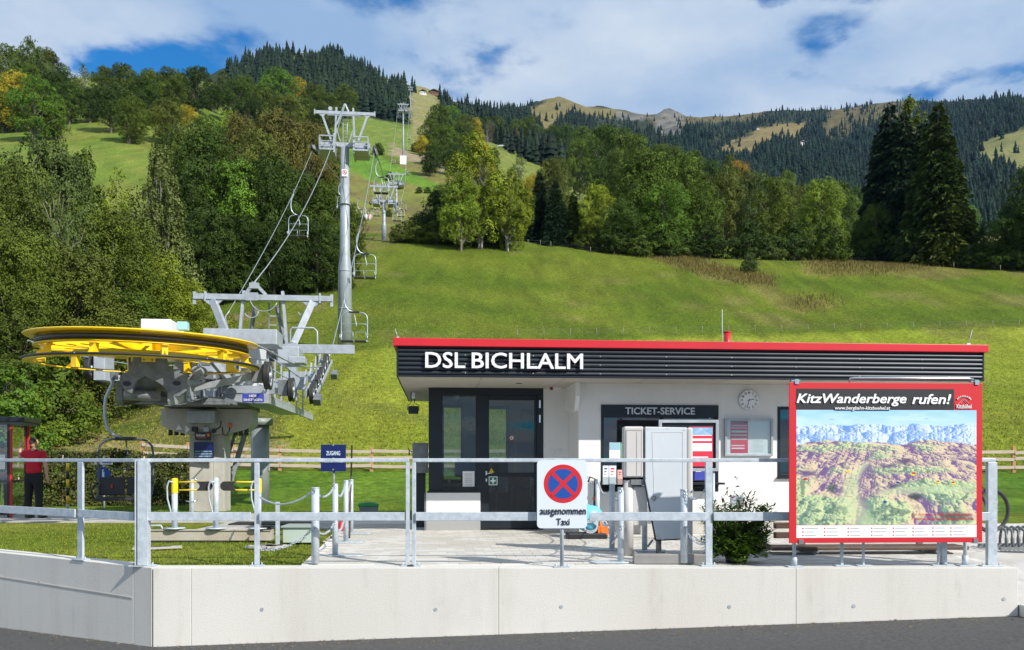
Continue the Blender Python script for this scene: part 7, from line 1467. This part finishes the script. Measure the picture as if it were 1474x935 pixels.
q = MB(); q.bx(-.56, -.30, -.06, .06, .93, .97); q.cyl((-.42, 0, .85), (-.42, 0, .93), .014, n=8); q.build('saddle', BLACKP, t, .015); q = MB(); q.cyl((-.25, -.05, .36), (-.25, -.06, .36), .08, n=18); q.bar((-.25, -.07, .36), (-.10, -.07, .28), .02, .03); q.bx(-.15, -.05, -.16, -.07, .265, .285); q.build('crank', BLACKP, t)
t = empty('bicycle_rack', (pt(1428, 797, 11.6).x, 11.6, 0), R(4), 'low grey steel bicycle rack with a row of curved hoops', 'bicycle rack'); hp = None
for k in range(9):
    q = MB()
    if hp is None: q.tube([(0, -.22, .02), (0, -.24, .14), (.02, -.18, .26), (.06, .0, .30), (.10, .16, .26), (.12, .22, .12), (.12, .22, .02)], .018, 8); hp = q.build('hoop', GALVD, t); hp.location = (0.05, 0, 0)
    else: o = link(bpy.data.objects.new('hoop', hp.data), t); o.location = (.05+.085*k, 0, 0)
q = MB(); q.bx(-.05, 1.0, -.26, -.22, .015, .055); q.bx(-.05, 1.0, .20, .24, .015, .055); q.build('rack_frame', GALVD, t)
# ------------------------------------------------------------------ hose cart at the wall
t = empty('hose_cart', b2w(2.95, .30, 0), BR, 'light blue and orange hose cart standing against the ticket office corner', 'hose cart')
q = MB(); q.M = Matrix.Translation((-.05, 0, .30))@Matrix.Rotation(R(90), 4, 'X'); q.lathe([(0, -.13), (.19, -.13), (.21, -.11), (.21, -.10), (.12, -.09), (.12, .09), (.21, .10), (.21, .13), (0, .13)], 26); q.build('reel', CYAN, t)
q = MB(); q.tube([(.03, .05, .05), (.05, .08, .60), (.06, .08, .90), (-.02, .08, .93), (-.05, .08, .85)], .014, 8); q.build('handle', BLACKP, t); q = MB(); q.tube([(.16, -.1, .30), (.10, -.12, .26), (.12, -.13, .10), (.24, -.13, .04)], .03, 8); q.box((.14, -.12, .13), (.16, .06, .12)); q.cyl((.05, .06, .60), (.05, .10, .60), .03, n=10); q.cyl((.05, .06, .44), (.05, .10, .44), .03, n=10); q.build('orange_fittings', ORANGE, t, .01)['kind'] = 'stuff'
q = MB(); q.bx(-.40, .20, -.18, .10, .0, .09); q.build('tray', BLACKP, t, .02); q = MB(); q.tube([(.05+.10*math.cos(a*.5)-.1, -.16, .16+.09*math.sin(a*.5)+.002*a) for a in range(30)], .012, 6); q.tube([(.05, .0, .3), (.2, -.05, .25), (.28, -.1, .08), (.2, -.2, .03)], .014, 6); q.build('hose', mat('grey hose', (.4, .42, .45), .5), t)
# ------------------------------------------------------------------ oleander in a pot
ol = empty('oleander_shrub', (pt(1060, 812, 10.08).x, 10.08, 0), 0, 'bushy oleander with narrow dark leaves in front of the white wall', 'shrub')
r_ = np.random.default_rng(8); Vs = []; tn = []; st = MB()
for s_ in range(200):
    a = r_.uniform(0, 6.283); q_ = r_.uniform(0, 1)**.6; L = r_.uniform(.28, .86)*(1.0-.22*q_); base = np.array([.10*math.cos(a)*q_, .10*math.sin(a)*q_, .1]); tip = np.array([.44*q_*math.cos(a), .30*q_*math.sin(a), L]) if s_ % 3 else np.array([.34*math.cos(a), .20*math.sin(a)-.04, r_.uniform(.02, .35)])
    st.tube([tuple(base), tuple((base+tip)/2+[0, 0, .04]), tuple(tip)], [.007, .005, .002], 5, caps=False)
    for k in range(34):
        f = r_.uniform(-.05, 1.02); c = base*(1-f)+tip*f+np.array([0, 0, .04*math.sin(f*3.14)]); b_ = r_.uniform(0, 6.283); d = np.array([math.cos(b_), math.sin(b_), r_.uniform(-.2, 1.3)]); d /= np.linalg.norm(d); s2 = np.cross(d, [0, 0, 1.]); s2 /= np.linalg.norm(s2)+1e-6; n_ = np.cross(s2, d); Ln = r_.uniform(.07, .13); w2 = .0125
        Vs.append([c, c+d*Ln*.5+s2*w2-n_*.004, c+d*Ln-n_*.02, c+d*Ln*.5-s2*w2-n_*.004]); tn += [r_.uniform(0, 1)]*4
V = np.array(Vs).reshape(-1, 3); me = fastmesh('foliage', V, np.arange(len(V)).reshape(-1, 4), {'tone': ('FLOAT', 'POINT', tn)}); me.materials.append(LEAF); o = link(bpy.data.objects.new('foliage', me), ol); o.color = (.085, .165, .022, 1); st.build('stems', BARK, ol)
fl = []; tn = []
for k in range(26):
    a = r_.uniform(0, 6.283); q_ = r_.uniform(0, 1); c = np.array([.42*q_*math.cos(a), .28*q_*math.sin(a), r_.uniform(.80, 1.0)-.2*q_])
    for j in range(3): d = r_.normal(size=3)*.022; e = r_.normal(size=3)*.022; fl.append([c, c+d, c+e])
V = np.array(fl).reshape(-1, 3); me = fastmesh('dry_flower_heads', V, np.arange(len(V)).reshape(-1, 3)); me.materials.append(mat('faded flower', (.13, .025, .03), .8)); link(bpy.data.objects.new('dry_flower_heads', me), ol)['kind'] = 'stuff'
q = MB(); q.lathe([(0, 0), (.12, 0), (.13, .08), (.12, .08), (.11, .07), (0, .07)], 24); q.build('pot', BLACKP, ol)
t = empty('meter_box', b2w(bp(1060, 720, .62)[0], .62, 0), BR, 'small pale metal box fixed low on the white wall behind the oleander', 'meter box'); z = bp(1060, 720, .62)[1]; MB().bx(-.1, .1, -.06, .03, z-.1, z+.09).build('box', GALVL, t, .006); MB().bx(-.02, .1, -.066, -.061, z-.09, z+.05).build('dark_cover', GALVD, t)
# ------------------------------------------------------------------ boarding gate with yellow arms
GY = 12.9
def gx(px, Y=GY): return (px-CX)/F*Y
gt = empty('boarding_gate', (gx(300), GY, 0), 0, 'boarding gate with yellow capped posts and yellow barrier arms on a steel beam', 'boarding gate'); ox = gx(300)
q = MB(); q.bx(gx(208)-ox, gx(392)-ox, -.06, .08, .0, .145); q.bx(gx(208)-ox, gx(392)-ox, -.08, .10, .146, .156); q.build('base_beam', mat('rusty cream steel', (.50, .48, .42), .6, base2=(.40, .33, .24), vscale=2.5), gt, .004)
q = MB(); q.tube([(gx(212)-ox, -.03, .17), (gx(212)-ox, -.03, .22), (gx(233)-ox, -.03, .22), (gx(236)-ox, -.03, .16)], .014, 6); q.build('beam_handle', GALV, gt)
for px, yc in ((251.5, True), (311, False), (372, True)):
    x = gx(px)-ox; q = MB(); q.cyl((x, 0, .19), (x, 0, .70 if yc else .90), .043, n=20); q.lathe([(0, -.0), (.05, .0), (.15, .015), (.15, .03), (0, .03)], 24, M=Matrix.Translation((x, 0, .158)))
    if not yc: q.lathe([(.043, 0), (.035, .025), (0, .035)], 20, M=Matrix.Translation((x, 0, .90)))
    q.build('gate_post', GALV, gt)
    if yc: q = MB(); q.lathe([(.047, 0), (.047, .19), (.04, .215), (0, .225)], 20, M=Matrix.Translation((x, 0, .701))); q.build('yellow_cap', YEL, gt)
    q = MB(); q.tube([(x-.005, -.05, .86), (x-.06, -.06, .88), (x-.09, -.06, .80), (x-.085, -.06, .62), (x-.03, -.055, .40), (x-.01, -.05, .33)], .013, 6); q.build('cable_hoop', GALV, gt)
for x0, x1, s_ in ((gx(258)-ox, gx(305)-ox, 1), (gx(369)-ox, gx(318)-ox, -1)):
    for z in (.745, .865): q = MB(); q.tube([(x0, 0, z), (x1-s_*.08, 0, z)], .012, 8); q.build('barrier_arm', YEL, gt)
    q = MB(); P_ = [(x1-s_*.24, .735), (x1-s_*.06, .735)]+[(x1-s_*.06+s_*.07*math.sin(a*.314), .805-.07*math.cos(a*.314)) for a in range(11)]+[(x1-s_*.24, .875)]+[(x1-s_*.24+s_*.06*math.sin(a*.52), .805+.055*math.cos(a*.52)) for a in range(1, 6)]; q.prism(P_ if s_ > 0 else P_[::-1], -.012, .012); q.build('arm_pad', BLACKR, gt, .004)
q = MB(); q.bx(gx(383)-ox, gx(390)-ox, -.05, .02, .02, .20); q.bx(gx(378)-ox, gx(394)-ox, -.06, .06, .195, .215); q.build('beam_clamp', ANTH, gt)
for px, zt_, lb in ((212.5, .92, 'slim upright steel angle at the corner post end of the gate beam'), (400, .60, 'short slim steel upright beside the pale green box')):
    x = gx(px, 12.3); q = MB(); q.bx(-.028, .028, -.02, .0, 0, zt_); q.bx(-.028, -.022, .0005, .05, 0, zt_); o = q.build('steel_upright', GALV); o.location = (x, 12.3, 0); tag(o, lb, 'post')
c = pt(276.5, 700, 17.6); t = empty('photocell_post', (c.x, 17.6, 0), 0, 'slim galvanised photocell post before the concrete pillar', 'post'); q = MB(); q.cyl((0, 0, 0), (0, 0, .80), .035, n=14); q.build('post', GALV, t); q = MB(); q.tube([(-.10, 0, .80), (-.06, -.02, .76), (.06, -.02, .76), (.1, 0, .82)], .012, 6); q.tube([(-.12, 0, .36), (0, -.04, .34), (.12, 0, .38)], .014, 6); q.build('clips', CHROME, t)
t = empty('junction_cabinet', (gx(431, 12.6), 12.6, 0), 0, 'low pale green box with overhanging lid beside the chain posts', 'cabinet'); MB().bx(-.215, .215, -.1, .3, .0, .215).build('box', GREENP, t, .006); MB().bx(-.24, .23, -.13, .33, .216, .245).build('lid', mat('green grey lid', (.30, .36, .33), .6), t, .006)
q = MB(); x0 = pt(336, 752, 16.2).x; q.bx(x0, x0+1.55, 15.9, 16.5, -.003, .022); tag(q.build('rubber_mat', BLACKR), 'long black rubber mat lying on the boarding slab', 'mat')
rk = MB()
for k in range(9): x = gx(392, 12.0)+rs_.uniform(-.25, .15); rk.box((x, 11.95+rs_.uniform(-.15, .1), .01), (.22, .12, .03), Matrix.Rotation(rs_.uniform(-.6, .6), 3, 'Z'))
for k in range(3): rk.box((gx(222, 11.7)+.12*k-.1, 11.7+.06*k, .005), (.35, .10, .03), Matrix.Rotation(.35, 3, 'Z'))
tag(rk.build('stone_slabs', SLABM), 'flat broken stone slabs under the ends of the gate beam', kind='stuff')
# ------------------------------------------------------------------ red framed operator cabin and people
def kc(px, Y): return (px-CX)/F*Y
KY = 17.9; zk = 0.0
kx = kc(37, KY+1.0); KB = empty('operator_cabin', (kc(14, KY), KY, zk), R(14), 'glazed operator cabin with red posts and dark flat roof at the lawn end', 'cabin'); ko = kc(14, KY)
H_ = EYE+(HY-607)*KY/F
q = MB(); q.bx(-1.6, .30, -.15, 1.15, H_, H_+.10); q.build('flat_roof', ANTH, KB, .01); q = MB(); q.bx(-1.5, .24, -.05, 1.08, H_-.05, H_-.001); q.build('cabin_soffit', GALVD, KB)
for x, y in ((0, 0), (.05, 1.02), (-1.45, 0)):
    q = MB(); q.bx(x+.005, x+.045, y-.02, y+.03, 0, H_-.051); q.build('red_post', REDM, KB, .004); q = MB(); q.bx(x-.045, x+.004, y-.02, y+.03, 0, H_-.052); q.build('black_post', BLACKP, KB)
for z in (.72, .05): MB().bx(-1.40, -.05, -.01, .03, z, z+.05).build('cross_rail', BLACKP, KB)
q = MB(); q.bar((.02, .05, .745), (.04, .98, .745), .03, .05); q.build('cross_rail', BLACKP, KB); q = MB(); q.bar((.02, .05, .075), (.04, .98, .075), .03, .05); q.build('cross_rail', BLACKP, KB)
MB().bx(-1.40, -.05, .005, .012, .101, H_-.06).build('front_pane', GLASSC, KB); q = MB(); q.bar((.02, .06, .41), (.04, .97, .41), .006, .60); q.bar((.02, .06, 1.35), (.04, .97, 1.35), .006, 1.05); q.build('side_pane', GLASSC, KB)
for x, w_ in ((-.14, .12), (-.02, .03)): q = MB(); q.M = Matrix.Translation((x, .03 if x < 0 else .30, 1.15)); q.bx(-w_/2, w_/2, -.045, -.040, -.15, .15) if x < 0 else q.bx(-w_/2, w_/2, -.04, -.034, -.15, .15); q.build('white_notice', PAPER, KB)
def chain_skin(name, pts, edges, rad, m, parent, root=0, sub=2):
    me = bpy.data.meshes.new(name); me.from_pydata([tuple(p) for p in pts], edges, []); o = bpy.data.objects.new(name, me); link(o, parent); sk = o.modifiers.new('skin', 'SKIN')
    for i, r_ in enumerate(rad): d = me.skin_vertices[0].data[i]; d.radius = r_ if isinstance(r_, tuple) else (r_, r_); d.use_root = (i == root)
    s_ = o.modifiers.new('sub', 'SUBSURF'); s_.levels = s_.render_levels = sub; me.materials.append(m); sk.use_smooth_shade = True; return o
def head(parent, c, m_hair, rz=0.0, ears=True, scale=1.0):
    hd = empty('head_group', c) if False else None
    M = Matrix.Translation(c)@Matrix.Rotation(rz, 4, 'Z')@Matrix.Scale(scale, 4)
    bm = bmesh.new(); bmesh.ops.create_uvsphere(bm, u_segments=24, v_segments=16, radius=1)
    for v in bm.verts:
        x, y, z = v.co; v.co = Vector((x*.073*(1-.18*max(0, -z)), y*.092, z*.115)); 
        if y < 0 and z < -.1: v.co.y *= 1-.22*(-z)
        if y < -.8 and abs(x) < .25 and -.25 < z < .15: v.co.y -= .016
    bmesh.ops.create_uvsphere(bm, u_segments=8, v_segments=6, radius=.016, matrix=Matrix.Translation((.074, .01, -.005))); bmesh.ops.create_uvsphere(bm, u_segments=8, v_segments=6, radius=.016, matrix=Matrix.Translation((-.074, .01, -.005)))
    bm.transform(M); me = bpy.data.meshes.new('head'); bm.to_mesh(me); bm.free(); me.materials.append(SKIN); me.polygons.foreach_set('use_smooth', [True]*len(me.polygons)); link(bpy.data.objects.new('head', me), parent)
    q = MB(); q.M = M
    for s_ in (-1, 1): q.lathe([(0, -.006), (.008, 0), (0, .006)], 8, M=Matrix.Translation((s_*.028, -.083, .012)))
    q.build('eyes', BLACKP, parent); q = MB(); q.M = M; q.box((0, -.083, -.052), (.04, .008, .006)); q.build('mouth', mat('lips', (.4, .13, .1), .6), parent)
    bm = bmesh.new(); bmesh.ops.create_uvsphere(bm, u_segments=24, v_segments=16, radius=1); bmesh.ops.delete(bm, geom=[v for v in bm.verts if v.co.z < -.15-.45*max(0, v.co.y) and True or (v.co.y < -.35 and v.co.z < .55)], context='VERTS')
    for v in bm.verts: x, y, z = v.co; v.co = Vector((x*.080, y*.099+.003, z*.122+.004))
    bm.transform(M); me = bpy.data.meshes.new('hair'); bm.to_mesh(me); bm.free(); me.materials.append(m_hair); me.polygons.foreach_set('use_smooth', [True]*len(me.polygons)); link(bpy.data.objects.new('hair', me), parent)
# standing person in red polo shirt, seen from behind
PX = kc(50.5, KY-.1); PE = empty('person', (PX, KY-.15, zk), R(178), 'person in a red polo shirt and black trousers leaning a raised arm on the post', 'person'); PS = .93; PE.scale = (PS, PS, PS)
V_ = Vector
lh = V_((.36, .05, 1.62)); rh = V_((-.30, -.04, .90))          # local x points to the photo's left because the figure faces away
bodyp = [(0, 0, .98), (0, 0, 1.08), (0, -.01, 1.24), (0, 0, 1.40), (0, 0, 1.48), (0, -.005, 1.56),
         (.19, 0, 1.43), (.33, -.02, 1.33), (.345, -.06, 1.52), (.34, -.08, 1.60),
         (-.19, 0, 1.42), (-.27, .0, 1.15), (-.27, -.04, .93), (-.27, -.06, .86),
         (.10, 0, .90), (.12, -.01, .50), (.13, .02, .10), (.14, -.14, .04), (-.10, 0, .90), (-.11, -.01, .50), (-.13, .02, .10), (-.15, -.14, .04)]
ed = [(0, 1), (1, 2), (2, 3), (3, 4), (4, 5), (3, 6), (6, 7), (7, 8), (8, 9), (3, 10), (10, 11), (11, 12), (12, 13), (0, 14), (14, 15), (15, 16), (16, 17), (0, 18), (18, 19), (19, 20), (20, 21)]
rd = [(.11, .08), (.12, .09), (.15, .105), (.14, .10), .055, .05, .055, .042, .034, .036, .055, .042, .033, .036, .07, .055, .04, .035, .07, .055, .04, .035]
n0 = len(bodyp)
for base, dr, thumb in ((9, V_((0, 0, 1)), 1), (13, V_((0, 0, -1)), -1)):
    c = V_(bodyp[base])
    for k in range(5):
        off = V_((.012*(k-1.5), -.008*abs(k-1.5), 0)) if k < 4 else V_((.028*thumb, -.02, 0)); L = (.065, .075, .07, .055, .045)[k]; a_ = c+off+dr*(.03 if k < 4 else .0); b_ = a_+dr*L*.6+V_((0, -.01, 0)); e_ = a_+dr*L+V_((0, -.03, 0))
        i = len(bodyp); bodyp += [tuple(a_), tuple(b_), tuple(e_)]; ed += [(base, i), (i, i+1), (i+1, i+2)]; rd += [.010, .009, .007]
chain_skin('body', bodyp, ed, rd, SKIN, PE)
head(PE, (0, -.01, 1.66), HAIR, R(-35))
chain_skin('polo_shirt', [(0, 0, .94), (0, 0, 1.08), (0, -.01, 1.25), (0, 0, 1.40), (0, 0, 1.475), (.19, 0, 1.43), (.29, -.015, 1.36), (-.19, 0, 1.42), (-.25, 0, 1.24)], [(0, 1), (1, 2), (2, 3), (3, 4), (3, 5), (5, 6), (3, 7), (7, 8)], [(.19, .15), (.175, .135), (.178, .13), (.16, .115), .07, .085, .072, .085, .072], SHIRT, PE)
chain_skin('trousers', [(0, 0, 1.06), (0, 0, .93), (.095, 0, .84), (.12, -.01, .50), (.13, .02, .09), (-.095, 0, .84), (-.11, -.01, .50), (-.13, .02, .09)], [(0, 1), (1, 2), (2, 3), (3, 4), (1, 5), (5, 6), (6, 7)], [(.165, .13), (.175, .14), .12, .086, .074, .12, .086, .074], TROUS, PE)
for x in (.14, -.15): q = MB(); q.M = Matrix.Translation((x, -.07, .045)); q.tube([(0, .11, 0), (0, 0, .005), (0, -.12, -.01), (0, -.17, -.02)], [.042, .05, .045, .025], 10); q.build('shoe', mat('brown shoe', (.07, .05, .035), .6), PE)
# person inside the cabin
P2 = empty('person', (kc(5, KY+.75), KY+.70, zk), R(200), 'dark haired person in a grey green top behind the cabin glass', 'person'); P2.scale = (.9, .9, .9)
chain_skin('body', [(0, 0, .95), (0, 0, 1.2), (0, 0, 1.4), (0, 0, 1.54), (.19, 0, 1.42), (.24, -.03, 1.15), (.14, -.20, 1.05), (-.19, 0, 1.42), (-.24, -.03, 1.15), (-.14, -.20, 1.05), (.1, 0, .9), (.11, 0, .5), (.11, 0, .06), (-.1, 0, .9), (-.11, 0, .5), (-.11, 0, .06)],
           [(0, 1), (1, 2), (2, 3), (2, 4), (4, 5), (5, 6), (2, 7), (7, 8), (8, 9), (0, 10), (10, 11), (11, 12), (0, 13), (13, 14), (14, 15)], [(.14, .1), (.15, .1), (.14, .1), .05, .05, .04, .033, .05, .04, .033, .08, .055, .045, .08, .055, .045], SKIN, P2)
chain_skin('jumper', [(0, 0, .98), (0, 0, 1.2), (0, 0, 1.4), (.19, 0, 1.42), (.24, -.03, 1.15), (.17, -.14, 1.08), (-.19, 0, 1.42), (-.24, -.03, 1.15), (-.17, -.14, 1.08)], [(0, 1), (1, 2), (2, 3), (3, 4), (4, 5), (2, 6), (6, 7), (7, 8)], [(.17, .13), (.175, .13), (.15, .11), .075, .06, .05, .075, .06, .05], mat('grey green jumper', (.18, .24, .17), .9), P2)
chain_skin('trousers', [(0, 0, .98), (.1, 0, .86), (.11, 0, .5), (.11, 0, .06), (-.1, 0, .86), (-.11, 0, .5), (-.11, 0, .06)], [(0, 1), (1, 2), (2, 3), (0, 4), (4, 5), (5, 6)], [(.16, .12), .10, .08, .07, .10, .08, .07], TROUS, P2); head(P2, (0, -.01, 1.64), HAIR, 0)
# two passengers on a far chair
if people_at:
    loc_, rz_ = people_at
    for k, (dx_, m_, lb) in enumerate(((-.04, mat('pale jacket', (.62, .66, .60), .8), 'far passenger in a pale jacket riding the chair'), (.52, mat('white red jacket', (.70, .45, .45), .8), 'far passenger in a pinkish jacket riding the same chair'))):
        t = empty('person', loc_+Matrix.Rotation(rz_, 3, 'Z')@V_((dx_, -.15, -2.60)), rz_, lb, 'person')
        chain_skin('body', [(0, 0, .12), (0, .02, .35), (0, .02, .58), (0, 0, .70), (.17, 0, .56), (.2, -.12, .35), (.1, -.3, .3), (-.17, 0, .56), (-.2, -.12, .35), (-.1, -.3, .3), (.1, -.4, .12), (.1, -.45, -.3), (-.1, -.4, .12), (-.1, -.45, -.3)], [(0, 1), (1, 2), (2, 3), (2, 4), (4, 5), (5, 6), (2, 7), (7, 8), (8, 9), (0, 10), (10, 11), (0, 12), (12, 13)], [(.15, .11), (.15, .11), .12, .05, .05, .045, .035, .05, .045, .035, .08, .06, .08, .06], m_, t, sub=1); head(t, (0, -.02, .80), HAIR)
# ------------------------------------------------------------------ striped pole, round blue sign, hedge
c = pt(97.5, 722, 20.5); z0 = float(zxy(c.x, 20.5)); t = empty('striped_pole', (c.x, 20.5, z0), 0, 'yellow and black banded marker pole before the trellis hedge', 'pole'); zt_ = EYE+(HY-666)*20.5/F-z0
for i in range(6): MB().cyl((0, 0, zt_*(i/6)), (0, 0, zt_*((i+1)/6)-.001), .035, n=12).build('band', (YEL if i % 2 else BLACKP) if i else SLABM, t)
c = pt(149, 682, 20.0); z0 = float(zxy(c.x, 20)); t = empty('direction_sign', (c.x, 20.0, z0), 0, 'round blue arrow sign with white plate above behind the black chair', 'sign'); zc_ = c.z-z0
flat(disc(.165, 28, (0, zc_)), 0, BLUEB, t, 'blue_disc', .01); q = MB(); q.bx(-.025, .025, -.014, -.0115, zc_-.09, zc_+.10); q.build('arrow', WHITES, t); MB().bx(-.21, .21, -.01, 0, zc_+.22, zc_+.36).build('white_plate', WHITES, t); MB().cyl((0, .03, 0), (0, .03, zc_+.42), .025, n=10).build('post', GALV, t); text('A', REDS, (-.12, -.014, zc_+.29), None, .07, t, bold=.02); MB().bx(-.02, .19, -.0125, -.0105, zc_+.25, zc_+.33).build('plate_field', BLUEV, t)
def hedge(name, x0, x1, y0, y1, h, n, colr, lab, sz=.07):
    t = empty(name, ((x0+x1)/2, (y0+y1)/2, 0), 0, lab, 'hedge'); r_ = np.random.default_rng(3); xs = r_.uniform(x0, x1, n); f = (xs-x0)/(x1-x0); ys = y0+(y1-y0)*f+r_.uniform(-.22, .22, n); zs_ = zxy(xs, ys); hh = h*(.75+.5*vnoise(xs*1.3, xs*0, 4, 3)); z = zs_+hh*r_.uniform(0.02, 1, n); cen = np.stack([xs-(x0+x1)/2, ys-(y0+y1)/2, z], -1)
    cen[:, 1] += (vnoise(xs*2, z*3, 8, 3)-.5)*.5; V = leaves_at(cen, r_.normal(size=(n, 3))+[0, -1, .5], sz, r_); me = fastmesh('foliage', V, np.arange(4*n).reshape(-1, 4), {'tone': ('FLOAT', 'POINT', np.repeat(r_.uniform(0, 1, n), 4))}); me.materials.append(LEAF); o = link(bpy.data.objects.new('foliage', me), t); o.color = (*colr, 1); return t
ht = hedge('trellis_hedge', kc(10, 24), kc(275, 27), 24.0, 27.0, 1.75, 26000, (.075, .085, .028), 'thin olive coloured hedge growing along a low wooden trellis behind the cabin')
q = MB()
for k in range(9): f = (k+.5)/9; x = kc(10, 24)*(1-f)+kc(275, 27)*f; y = 24+3*f; z = float(zxy(x, y)); q2 = MB(); q2.cyl((x-ht.location.x, y-ht.location.y, z), (x-ht.location.x, y-ht.location.y, z+1.5), .03, n=8); q2.build('stake', WOOD, ht)
Yh1, Yh2 = edgeY(1385)+1, edgeY(1530)+1
hedge('far_hedge', kc(1385, Yh1), kc(1530, Yh2), Yh1, Yh2, 3.9, 26000, (.035, .055, .018), 'dark green hedge along the top of the meadow at the pasture gap', sz=.28)
# ------------------------------------------------------------------ wooden fence behind the building
FE = empty('wooden_fence', (kc(400, 36), 36, 0), 0, 'wooden post and rail fence at the foot of the slope behind the station', 'fence'); fo = kc(400, 36)
pp = []
for k, px in enumerate(range(205, 1560, 66)):
    Y = 36+.0*(k % 2); x = kc(px, Y); z = float(zxy(x, Y)); pp.append((x-fo, z)); MB().bx(x-fo-.07, x-fo+.07, -.05, .05, z-.1, z+1.02+.05*(k % 3 == 1)).build('fence_post', WOODO, FE, .006)
rl = random.Random(2)
for i in range(len(pp)-1):
    for z in (.22, .55, .84): q = MB(); a, b = pp[i], pp[i+1]; j1, j2 = rl.uniform(-.03, .03), rl.uniform(-.03, .03); q.bar((a[0]+.01, -.075, a[1]+z+j1), (b[0]-.01, -.075, b[1]+z+j2), .04, .13); q.build('rail', WOOD, FE, .005)
# pasture fences across the slope
def wire_fence(lab, pts, h, r_=.05):
    t = empty('pasture_fence', pts[0], 0, lab, 'fence', 'wire fences across the meadow'); o0 = V_(pts[0])
    tops = []
    for p_ in pts: q = MB(); a = V_(p_)-o0; q.cyl(a-V_((0, 0, .1)), a+V_((0, 0, h)), r_, n=6); q.build('fence_post', mat('grey fence stake', (.24, .22, .17), .9), t); tops.append(a)
    q = MB()
    for f in (.9, .5): 
        for a, b in zip(tops, tops[1:]): q.tube([a+V_((0, 0, h*f)), b+V_((0, 0, h*f))], .006, 4)
    q.build('wire', GALVD, t)
P_ = []
for px in range(745, 1500, 38): Y = hitY(px, 487.5-(px-745)*.0225); P_.append(V_((kc(px, Y), Y, float(zt(px, Y)))))
wire_fence('low wire fence running across the meadow just above the red roof edge', P_, .85, .03)
P_ = [V_((kc(px, Y), Y, float(zt(px, Y)))) for px, Y in [(p_, edgeY(p_)-1.5) for p_ in (700, 719, 760, 778, 793, 850, 1312, 1373, 1440)]]
wire_fence('thin stakes along the shaded wood edge at the top of the meadow', P_, .9, .045)
# cows or people specks, car, huts
def ground_at(px, Y): return V_((kc(px, Y), Y, float(zt(px, Y))))
Y = hitY(722, 212, 200, 700); g = ground_at(722, Y); t = empty('parked_car', g, R(-12), 'white car parked on the middle hill pasture', 'car'); k = Y*11/F/4.2
t.scale = (k, k, k)
q = MB(); q.prism([(-2.1, .35), (2.1, .35), (2.15, .75), (1.9, .95), (1.1, 1.02), (.6, 1.42), (-.9, 1.45), (-1.5, 1.05), (-2.1, .95)], -.85, .85); q.build('car_body', WHITEP, t, .06)
q = MB(); q.prism([(1.0, 1.03), (.58, 1.36), (-.85, 1.38), (-1.38, 1.05)], -.87, .87); q.build('windows', BLACKP, t)
for x in (-1.3, 1.3): 
    for y in (-.8, .8): q = MB(); q.cyl((x, y-.1, .33), (x, y+.1, .33), .33, n=14); q.build('wheel', BLACKR, t)
def hut(px, py, wpx, lab, wallm, roofm, ylo, yhi, rz=0, hgt=1.0):
    Y = hitY(px, py, ylo, yhi); g = ground_at(px, Y); s_ = wpx*Y/F; t = empty('mountain_hut', g, rz, lab, 'hut'); t.scale = (s_, s_, s_*hgt)
    MB().bx(-.42, .42, -.3, .3, -.2, .30).build('walls', wallm, t); q = MB(); q.prism([(-.5, .28), (0, .52), (.5, .28), (.5, .33), (0, .58), (-.5, .33)], -.42, .42); q.build('roof', roofm, t)
    for x in (-.25, .0, .25): MB().bx(x-.05, x+.05, -.31, -.302, .05, .19).build('window', BLACKP, t)
    return t
BRW = mat('hut timber', (.20, .10, .06), .8); WH2 = mat('hut white', (.75, .72, .68), .8)
hut(609, 136, 11, 'small white walled hut with brown roof left of the larger mountain lodge', WH2, BRW, 420, 2300); hut(625, 137, 16, 'wide brown mountain lodge on the skyline beside the farthest pylon', BRW, mat('hut roof', (.35, .30, .28), .8), 420, 2300, 0, .8)
hut(1155, 209, 12, 'white alpine hut with grey roof on the golden far pasture', WH2, mat('grey roof', (.35, .35, .36), .8), 700, 2600, 0, .8); hut(1143, 208, 5, 'tiny grey hut beside the white hut on the golden far pasture', GALVD, GALVD, 700, 2600); hut(1091, 186, 4, 'tiny pale hut high above the golden far pasture', WH2, GALVD, 700, 2600)
Y = hitY(792, 230, 150, 700); g = ground_at(792, Y); z = EYE+(HY-216)*Y/F; t = empty('barn', (g.x, Y, g.z), R(10), 'dark barn with flat blue grey roof half hidden by trees on the middle hill', 'barn'); hh = z-g.z; MB().bx(-2.3, 1.8, -1, 2, -1, hh-.4).build('barn_wall', BLACKP, t); q = MB(); q.prism([(-3.4, hh-.6), (2.2, hh-.1), (2.2, hh+.15), (-3.4, hh-.4)], -1.6, 2.4); q.build('barn_roof', mat('blue grey roof', (.14, .19, .22), .6), t); MB().bx(.8, 1.6, .3, 1.1, hh+.16, hh+.9).build('chimney', mat('zinc chimney', (.40, .50, .58), .5), t)

# ------------------------------------------------------------------ mountain air
p = MB(); p.bx(-3600, 4600, -70, 4150, -2.2, 1250)
hz = tag(p.build('haze', BLACKP), 'thin blue mountain air', kind='stuff')
hm = bpy.data.materials.new('haze'); hm.use_nodes = True; nt = hm.node_tree; nt.nodes.clear(); o = N(nt, 'ShaderNodeOutputMaterial'); v = N(nt, 'ShaderNodeVolumePrincipled')
v.inputs['Color'].default_value = (0.30, 0.55, 1.0, 1); v.inputs['Density'].default_value = 0.000028; v.inputs['Anisotropy'].default_value = 0.2
nt.links.new(v.outputs[0], o.inputs['Volume']); hz.data.materials.clear(); hz.data.materials.append(hm)
